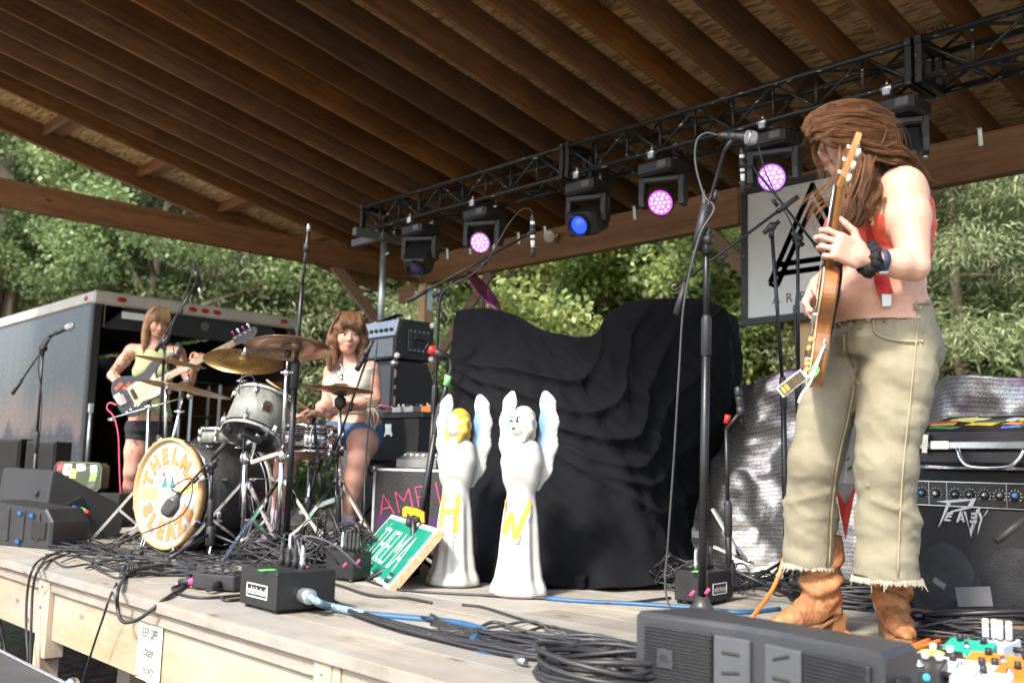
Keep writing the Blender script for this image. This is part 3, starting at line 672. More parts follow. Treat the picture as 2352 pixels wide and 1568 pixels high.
def build_truss():
 xs = [-8.28,aY(1300,360,TY0).x,aY(2101,140,TY0).x,.4]
 tr = thing('lighting_truss','black scuffed box truss carrying the stage lights under the rafters','truss',(xs[0],TY0,TZ0))
 P0 = Vector(tr.location); c = .020
 for i in range(3):
  a,b = xs[i] + .012,xs[i + 1] - .012
  for y in (TY0,TY1):
   for z in (TZ0,TZ1): MB().cyl(Vector((a,y,z)) - P0,Vector((b,y,z)) - P0,c,n=10).build('chord',TRUSS,tr)
  for x in (a + .02,b - .02):
   pl = MB(); R = Matrix.Identity(3)
   for (yy,zz,sy,sz) in (((TY0 + TY1) / 2,TZ0,TY1 - TY0 + .06,.05),((TY0 + TY1) / 2,TZ1,TY1 - TY0 + .06,.05),(TY0,(TZ0 + TZ1) / 2,.05,TZ1 - TZ0 - .05),(TY1,(TZ0 + TZ1) / 2,.05,TZ1 - TZ0 - .05)):
    pl.box(Vector((x,yy,zz)) - P0,(.04,sy,sz),ch=.003)
   pl.build('end_frame',TRUSS,tr)
  n = max(4,int(round((b - a) / .31))); st = (b - a) / n
  for k in range(n):
   x0,x1 = a + st * k,a + st * (k + 1); u = k % 2
   for y in (TY0,TY1): MB().cyl(Vector((x0,y,TZ0 if u else TZ1)) - P0,Vector((x1,y,TZ1 if u else TZ0)) - P0,.0105,n=7).build('strut',TRUSS,tr);
   if k: MB().cyl(Vector((x0,TY0,TZ0)) - P0,Vector((x0,TY0,TZ1)) - P0,.0105,n=7).build('strut',TRUSS,tr)
   if u: MB().cyl(Vector((x0,TY0,TZ0)) - P0,Vector((x0,TY1,TZ0)) - P0,.0105,n=7).build('strut',TRUSS,tr)
   for z in (TZ0,TZ1): MB().cyl(Vector((x0,TY0 if u else TY1,z)) - P0,Vector((x1,TY1 if u else TY0,z)) - P0,.0105,n=7).build('strut',TRUSS,tr)
 return xs
TXS = build_truss()
def build_truss_stand():
 x,y = -8.06,5.64; s = thing('truss_stand','galvanised crank stand with a grey cross bar holding up the truss end','stand',(x,y,0))
 MB().cyl((0,0,.05),(0,0,1.75),.05,n=16).build('lower_tube',K('galvanised'),s)
 MB().cyl((0,0,1.7),(0,0,2.72),.034,n=16).build('upper_tube',K('galvanised'),s)
 MB().lathe([(.0,1.70),(.06,1.70),(.06,1.78),(.0,1.78)],n=16).build('collar',K('steel'),s)
 cb = MB().box((0,0,2.77),(.06,.72,.075),ch=.004).box((-.2,-.05,2.77),(.55,.055,.07),ch=.004); cb.build('cross_bar',mat('bar_grey',(.16,.17,.17),.5,.5),s)
 MB().cyl((0,-.1,2.79),(0,-.1,2.9),.014,n=8).cyl((0,.12,2.79),(0,.12,2.9),.014,n=8).cyl((0,0,2.6),(.09,0,2.6),.012,n=8).build('bolt',K('galvanised'),s)
 for k in range(4):
  a = k * math.pi / 2 + .6; MB().beam((0,0,.32),(math.cos(a) * .75,math.sin(a) * .75,.03),.04,.04).build('leg',K('galvanised'),s)
build_truss_stand()
LED = {}
def led_mat(name,col,e):
 m = bpy.data.materials.new(name); m.use_nodes = True; b = m.node_tree.nodes['Principled BSDF']; b.inputs['Base Color'].default_value = (.05,.03,.06,1)
 b.inputs['Emission Color'].default_value = (*col,1); b.inputs['Emission Strength'].default_value = e; b.inputs['Roughness'].default_value = .25; LED[name] = m; return m
led_mat('led_magenta',(.62,.05,.62),1.0); led_mat('led_violet',(.36,.10,.72),.9); led_mat('led_dim',(.5,.16,.55),.45); led_mat('led_off',(.02,.03,.09),.12); led_mat('led_blue',(.01,.05,.75),.9); led_mat('led_core',(1,.72,1),1.1)
def moving_head(kind,px,py,aim,label,led,sc=.86):
 """hangs from the truss at the pixel of its base"""
 b = aY(px,py,(TY0 + TY1) / 2); z0 = TZ0 - .02; o = thing('stage_light',label,'stage light',(b.x,(TY0 + TY1) / 2,z0),group='moving lights on the truss')
 D = K('black_plastic'); w = .14 * sc
 for dy in (-.135,.135):
  MB().box((0,dy,.0),(.05,.045,.06),ch=.006).cyl((-.0,dy,.03),(0,dy,.075),.008,n=8).cyl((-.035,dy,.02),(.035,dy,.02),.026,n=12).build('clamp',K('steel'),o)
 bs = MB().box((0,0,-.085),(.36 * sc,.26,.11),ch=.022);
 for k in range(5): bs.box((.184 * sc,-.08 + .03 * k,-.08),(.006,.012,.06))
 bs.build('base',D,o)
 MB().box((.1 * sc,-.132,-.08),(.08,.004,.05),ch=.001).build('display',mat('display_grey',(.1,.1,.11),.3),o)
 aim = Vector(aim).normalized(); hz = Vector((aim.x,aim.y,0)).normalized(); sd = Vector((-hz.y,hz.x,0))
 hc = Vector((0,0,-.15 - (.19 if kind == 'wash' else .22) * sc))
 for s in (-1,1):
  MB().prism([(-.05,0),(.05,0),(.062,-.16 * sc),(.05,-.25 * sc),(-.05,-.25 * sc),(-.062,-.16 * sc)],Vector((0,0,-.145)) + sd * s * (w + .03),axes3(hz,(0,0,1),hz.cross(Vector((0,0,1)))),.045,.006).build('yoke_arm',D,o)
 MB().box((0,0,-.165),(.34 * sc,.12,.05),axes3(sd,hz,(0,0,1)),.012).build('yoke_bridge',D,o)
 R = frame(aim,sd); hd = MB()
 if kind == 'wash':
  hd.lathe([(.0,-.12),(.06,-.12),(.08,-.09),(.088,-.02),(.10,.05),(.102,.075),(.092,.08),(.090,.07),(.0,.07)],hc,R=R,n=28); hd.build('head',D,o)
  ln = MB().lathe([(.089,.068),(.088,.076),(.0,.078)],hc,R=R,n=28); l = ln.build('lens',LED[led],o)
  cl = MB()
  for ring,nn in ((0,1),(.034,6),(.067,12)):
   for k in range(nn):
    a = 2 * math.pi * k / nn; cl.ell(hc + R @ Vector((ring * math.cos(a),ring * math.sin(a),.078)),(.0125,.0125,.010),R,10,6)
  cl.build('led_cells',mat('led_cell',(.75,.55,.8),.15,0,.05,emit=.5),l)
  l.children[0]['kind'] = 'stuff'
 else:
  hd.prism([(-.13,-.1),(-.10,-.15),(.10,-.15),(.13,-.1),(.13,.12),(.1,.16),(-.1,.16),(-.13,.12)],hc,axes3(sd,aim,sd.cross(aim)),.22 * sc,.02)
  hd.build('head',D,o)
  MB().lathe([(.088,.14),(.085,.2),(.08,.21),(.072,.2),(.07,.15)],hc,R=R,n=24).build('lens_tube',D,o)
  MB().lathe([(.07,.165),(.05,.182),(.0,.19)],hc,R=R,n=24).build('lens',LED[led],o)
  tx = MB(); put_text(tx,'SKYBEAM',hc + (sd if sd.dot(CR) > 0 else -sd) * (w + .0535) + Vector((0,0,.12)),axes3((0,0,1),hz,(sd if sd.dot(CR) > 0 else -sd)),height=.016); tx.build('lettering',K('print_white'),o)
 return o
toC = lambda x,y: (CC - aY(x,y,5.63)).normalized()
moving_head('beam',968,512,(.35,-.55,-.75),'black beam light with a dark lens hung nearest the galvanised crank stand','led_off')
moving_head('wash',1112,485,(.38,-.8,-.42),'black wash light glowing soft pink beside the beam light by the crank stand','led_dim')
moving_head('beam',1352,415,(.28,-.85,-.42),'black beam light with a small blue lens','led_blue')
moving_head('wash',1524,368,(.3,-.8,-.45),'black wash light glowing bright magenta beside the blue beam light','led_magenta')
moving_head('wash',1778,300,(.25,-.8,-.42),'black wash light glowing violet and blue above the farm sign','led_violet')
moving_head('beam',2062,222,(.3,-.6,-.8),'black beam light with an unlit lens behind the guitarist\'s head','led_off')
def flood():
 p = aY(1262,543,YB - .12); o = thing('flood_lamp','small round clear flood lamp fixed to the back beam','lamp',p)
 d = Vector((.45,-.8,-.25)).normalized(); MB().lathe([(.0,-.12),(.03,-.12),(.035,-.06),(.06,.0),(.062,.01),(.056,.012),(.0,.018)],(0,0,0),d).build('bulb',mat('lamp_glass',(.5,.46,.42),.12,0,.05),o)
 MB().cyl(d * -.11,(0,.1,.03),.014,n=8).lathe([(.03,0),(.03,.03),(0,.03)],(0,.11,.03),(0,-1,0),12).build('holder',K('steel'),o)
flood()
# ================================================================== TRAILER
def mural():
 m = mat('trailer_skin',(.11,.12,.135),.45,.1,.1,.7)
 t = m.node_tree; L = t.links.new; b = t.nodes['Principled BSDF']; tc = nd(m,'ShaderNodeTexCoord'); sx = nd(m,'ShaderNodeSeparateXYZ'); L(tc.outputs['Object'],sx.inputs[0])
 n1 = nd(m,'ShaderNodeTexNoise'); n1.inputs['Scale'].default_value = 1.0; n1.inputs['Detail'].default_value = 1.5
 mp = nd(m,'ShaderNodeMapping'); mp.inputs['Scale'].default_value = (3.2,1,.5); L(tc.outputs['Object'],mp.inputs[0]); L(mp.outputs[0],n1.inputs['Vector'])
 ad = nd(m,'ShaderNodeMath',operation='MULTIPLY_ADD'); ad.inputs[1].default_value = .8; L(n1.outputs[0],ad.inputs[0]); L(sx.outputs[2],ad.inputs[2])
 mr = nd(m,'ShaderNodeMapRange'); mr.inputs[1].default_value = 0; mr.inputs[2].default_value = 4.2; L(ad.outputs[0],mr.inputs[0])
 r = nd(m,'ShaderNodeValToRGB'); e = r.color_ramp.elements
 stops = [(0,(.02,.03,.022)),(.28,(.03,.045,.03)),(.38,(.045,.05,.05)),(.43,(.015,.018,.03)),(.50,(.018,.022,.035)),(.53,(.13,.088,.08)),(.58,(.12,.09,.085)),(.62,(.075,.085,.08)),(.72,(.095,.105,.115)),(1,(.115,.128,.143))]
 e[0].position,e[0].color = stops[0][0],(*stops[0][1],1); e[1].position,e[1].color = stops[-1][0],(*stops[-1][1],1)
 for p,c in stops[1:-1]: q = e.new(p); q.color = (*c,1)
 L(mr.outputs[0],r.inputs[0])
 for q in e: q.color = tuple(v * .75 for v in q.color[:3]) + (1,)
 n2 = nd(m,'ShaderNodeTexNoise'); n2.inputs['Scale'].default_value = 1; m2 = nd(m,'ShaderNodeMapping'); m2.inputs['Scale'].default_value = (5,1,.25); L(tc.outputs['Object'],m2.inputs[0]); L(m2.outputs[0],n2.inputs['Vector'])
 bp = nd(m,'ShaderNodeBump'); bp.inputs['Strength'].default_value = .35; bp.inputs['Distance'].default_value = .03; L(n2.outputs[0],bp.inputs['Height']); L(bp.outputs[0],b.inputs['Normal'])
 L(r.outputs[0],b.inputs['Base Color']); return m
def build_trailer():
 X0,Y0,Y1,ZT,ZB,LEN = -10.2,3.64,5.93,2.18,-.30,6.4
 o = thing('trailer','dark riveted box trailer with painted side and open back','trailer',(X0 - LEN / 2,(Y0 + Y1) / 2,GZ)); P = Vector(o.location)
 B = mat('trailer_black',(.02,.02,.021),.5,.2,.35,5,.2,40); CR_ = mat('trailer_cream',(.42,.39,.34),.5,0,.12,3,.1,30); IN = mat('trailer_inside',(.018,.016,.014),.8,0,.3,2)
 PLY = wood('trailer_ply',(.12,.055,.025),(.24,.12,.055),1,.7,14)
 def bx(n,a,b,m,par=o,ch=.0): return MB().box((Vector(a) + Vector(b)) / 2 - P,Vector(b) - Vector(a),ch=ch).build(n,m,par)
 side = bx('side_wall',(X0 - LEN,Y0,ZB),(X0 - .09,Y0 + .03,ZT - .1),mural())
 bx('far_wall',(X0 - LEN,Y1 - .03,ZB),(X0 - .09,Y1,ZT - .1),B); bx('inner_lining',(X0 - LEN + .1,Y1 - .05,ZB + .05),(X0 - .12,Y1 - .035,ZB + 1.75),PLY)
 bx('inner_lining',(X0 - LEN + .1,Y0 + .035,ZB + .05),(X0 - .12,Y0 + .05,ZT - .2),IN)
 bx('front_wall',(X0 - LEN - .03,Y0,ZB),(X0 - LEN,Y1,ZT - .1),IN); bx('floor',(X0 - LEN,Y0,ZB - .08),(X0,Y1,ZB),IN)
 bx('roof',(X0 - LEN,Y0 + .02,ZT - .06),(X0 - .02,Y1 - .02,ZT),mat('trailer_roof',(.3,.3,.29),.5,.3))
 bx('top_rail',(X0 - LEN,Y0 - .025,ZT - .105),(X0 - .04,Y0 + .04,ZT + .012),CR_,ch=.012)
 hd = bx('header',(X0 - .06,Y0 + .095,ZT - .36),(X0 - .005,Y1 - .095,ZT - .12),B,ch=.006)
 bx('rear_rail',(X0 - .075,Y0 - .03,ZT - .12),(X0 + .02,Y1 + .03,ZT + .015),CR_,ch=.02)
 for y in (Y0 - .02,Y1 - .075): bx('corner_post',(X0 - .09,y,ZB - .1),(X0,y + .095,ZT - .12),B,ch=.012)
 bx('bumper',(X0 - .12,Y0,ZB - .2),(X0 + .03,Y1,ZB - .08),B,ch=.01)
 def lamp(y,z=ZT - .053,x=X0 + .022): return MB().ell(Vector((x,y,z)) - P,(.012,.052,.026)).build('marker_lamp',mat('lamp_red',(.38,.01,.015),.2,0,.1),o)
 for y in (Y0 + .25,Y0 + 1.02,Y0 + 1.16,Y0 + 1.30,Y1 - .16): lamp(y)
 MB().ell(Vector((X0 - .22,Y0 - .028,ZT - .05)) - P,(.05,.012,.026)).build('marker_lamp',K('lamp_red') if 'lamp_red' in _M else None,o)
 bx('plate',(X0 - .004,Y0 + .27,ZT - .24),(X0,Y0 + .55,ZT - .17),K('white_paint'));
 MB().cyl(Vector((X0 - .002,Y0 + 1.18,ZT - .22)) - P,Vector((X0 + .002,Y0 + 1.18,ZT - .22)) - P,.05,n=20).build('round_scuff',mat('scuff',(.09,.088,.085),.6),o)
 for s,y in ((1,Y0 + .095),(-1,Y1 - .095)):
  MB().prism([(0,0),(s * .22,0),(0,-.22)],Vector((X0 - .03,y,ZT - .12)) - P,axes3((0,1,0),(0,0,1),(1,0,0)),.05).build('gusset',mat('gusset_wood',(.3,.18,.08),.7),o)
 # latch bar on the near corner post
 h = MB().tube([Vector((X0 + .015,Y0 + .03,z)) - P for z in (.42,.95)],.016,8).box(Vector((X0 + .01,Y0 + .03,1.0)) - P,(.03,.05,.1),ch=.006).box(Vector((X0 + .01,Y0 + .03,.36)) - P,(.03,.07,.1),ch=.006)
 h.build('latch_bar',K('galvanised'),o)
 # rivet rows
 rv = MB(); z = 0
 xk = X0 - .16; j = 0
 while xk > X0 - 4.6:
  for i in range(30): rv.ell(Vector((xk,Y0 - .001,ZT - .2 - i * .082)) - P,(.0085,.005,.0085),None,6,4)
  xk -= (.2 if j % 2 else .28); j += 1
 r = rv.build('rivets',mat('rivet',(.3,.31,.32),.3,.8),o); r['kind'] = 'stuff'
 for k,x in enumerate((X0 - 4.2,X0 - 3.3)):
  w = MB().lathe([(.2,-.1),(.36,-.1),(.37,-.05),(.37,.05),(.36,.1),(.2,.1)],Vector((x,Y0 + .15,GZ + .37)) - P,(0,1,0),26).build('wheel',K('black_rubber'),o)
  MB().lathe([(.0,-.06),(.2,-.1),(.2,.1)],Vector((x,Y0 + .15,GZ + .37)) - P,(0,1,0),20).build('rim',K('steel'),w)
 for x in (X0 - 1.0,X0 - 5.6): bx('support_leg',(x,Y0 + .3,GZ),(x + .08,Y0 + .38,ZB - .05),B)
 # rack rails seen inside
 q = thing('equipment_rack','narrow steel rack with upright rails standing inside the trailer','rack',(X0 - 1.2,Y1 - .62,ZB))
 for yy in (-.18,.18):
  for xx in (0,.3): MB().box((xx,yy,.86),(.035,.035,1.7),ch=.003).build('upright',K('steel'),q)
 for k in range(5): MB().box((.15,0,.12 + k * .4),(.3,.36,.02)).build('shelf',IN,q)
build_trailer()
# ================================================================== MICROPHONES AND STANDS
def mic_part(o,kind,tip,tail,P0):
 """tip = the end that listens"""
 tip,tail = Vector(tip) - P0,Vector(tail) - P0; ax = (tip - tail); L = ax.length; R = frame(ax)
 if kind == 'vocal':
  m = MB().lathe([(.0,0),(.011,0),(.012,L * .1),(.0185,L * .66),(.021,L * .7),(.0,L * .7)],tail,R=R,n=16).build('microphone',K('black_plastic'),o)
  MB().lathe([(.022,L * .68),(.0265,L * .74),(.027,L * .80),(.027,L * .83),(.0265,L * .88),(.02,L * .97),(.0,L)],tail,R=R,n=18).build('mic_grille',mat('mic_mesh',(.42,.43,.44),.4,.85,.3,300,.8,900),m)
  MB().lathe([(.0272,L * .80),(.0285,L * .805),(.0285,L * .825),(.0272,L * .83)],tail,R=R,n=18).build('mic_ring',K('steel'),m)
 elif kind == 'pencil':
  m = MB().lathe([(.0,0),(.010,0),(.0105,L * .1),(.0105,L * .9),(.0,L * .9)],tail,R=R,n=12).build('microphone',K('black_metal'),o)
  MB().lathe([(.0112,L * .8),(.0112,L),(.0,L)],tail,R=R,n=12).build('mic_capsule',K('steel'),m)
 elif kind == 'striped':
  m = MB().lathe([(.0,0),(.008,0),(.012,L * .12),(.012,L * .62),(.009,L * .78),(.0,L * .78)],tail,R=R,n=14).build('microphone',K('black_metal'),o)
  for k in range(3): MB().lathe([(.0126,L * (.2 + .15 * k)),(.0126,L * (.27 + .15 * k))],tail,R=R,n=14).build('white_band',K('white_paint'),m)
  MB().lathe([(.0125,L * .62),(.0095,L * .79)],tail,R=R,n=14).build('white_band',K('white_paint'),m)
  MB().lathe([(.0,L * .76),(.0135,L * .78),(.0145,L * .86),(.0125,L * .97),(.0,L)],tail,R=R,n=14).build('foam_cap',K('black_rubber'),m)
 elif kind == 'dynamic':
  m = MB().lathe([(.0,0),(.0095,0),(.011,L * .3),(.0155,L * .68),(.0155,L * .78),(.0,L * .78)],tail,R=R,n=14).build('microphone',K('black_plastic'),o)
  MB().lathe([(.016,L * .76),(.017,L * .8),(.016,L * .97),(.0,L)],tail,R=R,n=14).build('mic_grille',K('black_metal'),m)
 else:
  m = MB().lathe([(.0,0),(.014,0),(.02,L * .2),(.032,L * .34),(.038,L * .42),(.0,L * .42)],tail,R=R,n=18).build('microphone',mat('mic_grey',(.13,.135,.14),.35,.6),o)
  MB().lathe([(.038,L * .4),(.043,L * .5),(.043,L * .72),(.038,L * .9),(.02,L * .99),(0,L)],tail,R=R,n=18).build('mic_grille',mat('mic_mesh_dark',(.1,.1,.105),.4,.6,.3,200,.8,500),m)
 return m
def mic_stand(label,base,top,boom=None,mic=None,r=.0105,foot='tripod',sleeve=None,group='microphone stands on the stage',clip=True,grip=True,yaw=0.0,col='black_metal',slr=1.6):
 """base: on the floor; top: clutch; boom=(counter end, mic end); mic=(kind, tip, tail)"""
 base,top = Vector(base),Vector(top); o = thing('microphone_stand',label,'mic stand',base,group=group); P0 = base
 B = K(col)
 pz = base.lerp(top,.48) if sleeve is None else sleeve
 MB().cyl(base - P0 + Vector((0,0,.02)),pz - P0,r * 1.25,n=12).build('lower_tube',B,o)
 MB().cyl(pz - P0,top - P0,r * .85,n=10).build('upper_tube',B,o)
 d = (top - base).normalized()
 MB().lathe([(r * 1.3,-.075),(r * slr,-.07),(r * slr,.06),(r * 1.0,.075)],pz - P0,d,12).build('height_clutch',K('black_plastic'),o)
 if foot == 'tripod':
  for k in range(3):
   a = yaw + k * 2.0944; e = Vector((math.cos(a) * .30,math.sin(a) * .30,.012)); MB().tube([Vector((0,0,.13)),e],.0085,7).build('leg',B,o)
   MB().ell(e,(.022,.022,.012),None,8,5).build('foot_cap',K('black_rubber'),o.children[-1])
  MB().lathe([(.02,.06),(.024,.07),(.024,.15),(.016,.17)],(0,0,0),n=12).build('hub',K('black_plastic'),o)
 else:
  MB().lathe([(.0,0),(.13,0),(.132,.008),(.12,.022),(.05,.032),(.034,.05),(.017,.09),(.0,.09)],(0,0,0),n=30).build('round_base',mat('base_iron',(.09,.09,.092),.3,.6),o)
 if boom:
  a,b = Vector(boom[0]) - P0,Vector(boom[1]) - P0; t = top - P0; bd = (b - a).normalized()
  MB().cyl(a,b,.0068,n=9).build('boom',B,o)
  MB().lathe([(.0,-.024),(.021,-.022),(.021,.022),(.0,.024)],t,bd.cross(Vector((0,0,1))) if abs(bd.z) < .95 else (1,0,0),14).cyl(t - Vector((0,0,.05)),t,.013,n=10).build('boom_clutch',K('black_plastic'),o)
  MB().cyl(t - bd * .045,t + bd * .045,.0115,n=10).build('clutch_sleeve',K('black_plastic'),o)
  if grip: MB().cyl(a,a + bd * .12,.0125,n=10).build('counter_grip',K('black_rubber'),o)
  c = t.lerp(b,.5); MB().cyl(c - bd * .02,c + bd * .02,.0105,n=9).build('boom_joint',K('black_plastic'),o)
 if mic:
  m = mic_part(o,mic[0],mic[1],mic[2],P0)
  if clip:
   b = (Vector(boom[1]) if boom else top) - P0; mt = Vector(mic[1]).lerp(Vector(mic[2]),.6) - P0
   MB().cyl(b,mt,.0085,n=8).lathe([(.016,-.022),(.0165,.022)],mt,Vector(mic[1]) - Vector(mic[2]),12).build('mic_clip',K('black_plastic'),o)
 return o
def at(x,y,D): return aD(x,y,D)
def drop(p,z=0.0): return Vector((p.x,p.y,z))
# bassist's vocal microphone
D = 7.0
mic_stand('black boom stand with a vocal microphone in front of the trailer side',drop(at(82,1085,D)),at(99,800,D),(at(28,905,D),at(118,772,D)),('vocal',at(170,746,D),at(112,772,D)),yaw=.4)
D = 6.1
mic_stand('tall black boom stand with a pencil microphone hung over the bassist\'s cymbals',drop(at(362,1080,D)),at(379,785,D),(at(358,806,D),at(452,648,D)),('pencil',at(461,676,D),at(445,602,D)),yaw=1)
D = 5.3
mic_stand('tallest black stand, straight up past the drum kit with a pencil microphone on top',drop(fl(655,1286)),at(694,655,D),None,('pencil',at(710,514,D),at(700,606,D)),r=.014,yaw=.2,sleeve=at(678,860,D))
b0 = fl(480,1280); D = 5.42
mic_stand('short black boom stand with the fat kick microphone at the drum head',b0,at(487,1068,D),(at(520,1015,D),at(412,1136,D)),('kick',at(378,1185,D - .05),at(415,1130,D)),yaw=.9,clip=False)
D = 5.5
mic_stand('black boom stand with a slim microphone slanting beside the drummer\'s arm',drop(at(786,1180,D)),at(772,1040,D),(at(752,1080,D),at(840,832,D)),('dynamic',at(818,852,D),at(858,780,D)),yaw=.1)
D = 5.6
mic_stand('short black stand with a microphone over the chrome snare drum',drop(at(690,1180,D)),at(730,1060,D),(at(738,1132,D),at(722,960,D)),('dynamic',at(716,985,D + .1),at(721,930,D)),yaw=.5)
D = 5.2
mic_stand('black boom stand reaching over the blond angel with a banded microphone',drop(at(976,1190,D)),at(1010,672,D),(at(934,693,D),at(1210,541,D)),('striped',at(1224,592,D),at(1223,488,D)),yaw=.6,sleeve=at(998,915,D))
D = 4.85
rs = mic_stand('black stand leaning over with a green taped tube and a red banded drum microphone',drop(at(950,1190,D)),at(1030,868,D),None,None,r=.014,yaw=.3,sleeve=at(1006,960,D),slr=1.3)
def red_mic(o):
 P0 = Vector(o.location); g = spline([at(1030,868,D),at(1036,842,D),at(1030,823,D),at(1018,815,D)],5); MB().tube([p - P0 for p in g],.009,8).build('gooseneck',K('black_rubber'),o)
 a,b = at(1026,822,D) - P0,at(978,797,D) - P0; R = frame(b - a); L = (b - a).length
 MB().lathe([(0,0),(.022,0),(.024,L * .5),(.02,L * .55),(.02,L * .95),(.024,L * .96),(.024,L),(0,L)],a,R=R,n=14).build('microphone',K('black_plastic'),o)
 MB().lathe([(.0205,L * .56),(.0225,L * .58),(.0225,L * .82),(.0205,L * .84)],a,R=R,n=14).build('red_band',K('red_plastic'),o)
 p,q = at(1025,886,D) - P0,at(1030,862,D) - P0; MB().cyl(p,q,.0165,n=12).build('green_tape',mat('tape_green',(.2,.5,.18),.6),o)
red_mic(rs)
# singer's stand
D = 3.62; b0 = fl(1612,1420)
ms = mic_stand('scratched black round-base stand holding the guitarist\'s vocal microphone',b0,at(1622,552,D),(at(1553,722,D - .03),at(1663,348,D + .02)),('vocal',at(1741,318,D - .02),at(1650,311,D + .03)),r=.0125,foot='round',sleeve=at(1622,770,D),slr=1.5,yaw=0)
MB().cyl(at(1600,575,D) - b0,at(1622,470,D) - b0,.02,n=12).build('boom_sleeve',K('black_plastic'),ms)
# two stands by the farm sign
D = 4.7
mic_stand('black stand whose long boom crosses the farm sign, ring mount at its end',drop(at(1806,1230,D)),at(1772,522,D),(at(1833,452,D),at(1552,658,D)),None,yaw=.3,sleeve=at(1799,900,D))
def ring_mount():
 o = [x for x in bpy.data.objects if x.get('label','').endswith('ring mount at its end')][0]; P0 = Vector(o.location); p = at(1549,659,D) - P0
 pts = [p + (CR * math.cos(a) + CU * math.sin(a)) * .02 for a in np.linspace(0,6.283,17)]; MB().tube(pts,.006,6).ell(p,(.010,.010,.010)).build('ring_mount',K('black_rubber'),o)
ring_mount()
D = 4.95
mic_stand('black stand with a steep boom before the farm sign and a banded microphone',drop(at(1832,1200,D)),at(1832,548,D),(at(1905,602,D + .05),at(1729,384,D)),('striped',at(1707,440,D),at(1703,335,D)),yaw=1.0,sleeve=at(1834,900,D),clip=True)
D = 4.15
km = mic_stand('black stand with a red ringed clip and microphone beside the black drape',drop(at(1676,1250,D)),at(1668,985,D),None,('dynamic',at(1694,886,D),at(1706,985,D)),yaw=.7)
MB().cyl(at(1668,972,D) - Vector(km.location),at(1672,952,D) - Vector(km.location),.0125,n=10).build('red_ring',K('red_plastic'),km)
D = 3.25
mic_stand('black boom stand pointing at the loudspeaker of the combo amplifier',fl(2440,1440),at(2420,1140,D),(at(2288,1243,D),at(2480,1090,D)),None,yaw=.4)
lb = MB().cyl(fl(2082,1415,.05),fl(2400,1400,.11),.010,n=9).cyl(fl(2082,1415,.05),fl(2120,1413,.058),.017,n=10)
lb.solo('fallen_microphone_boom',K('black_metal'),'black boom lying low over the coiled cables by the combo amplifier','mic boom')
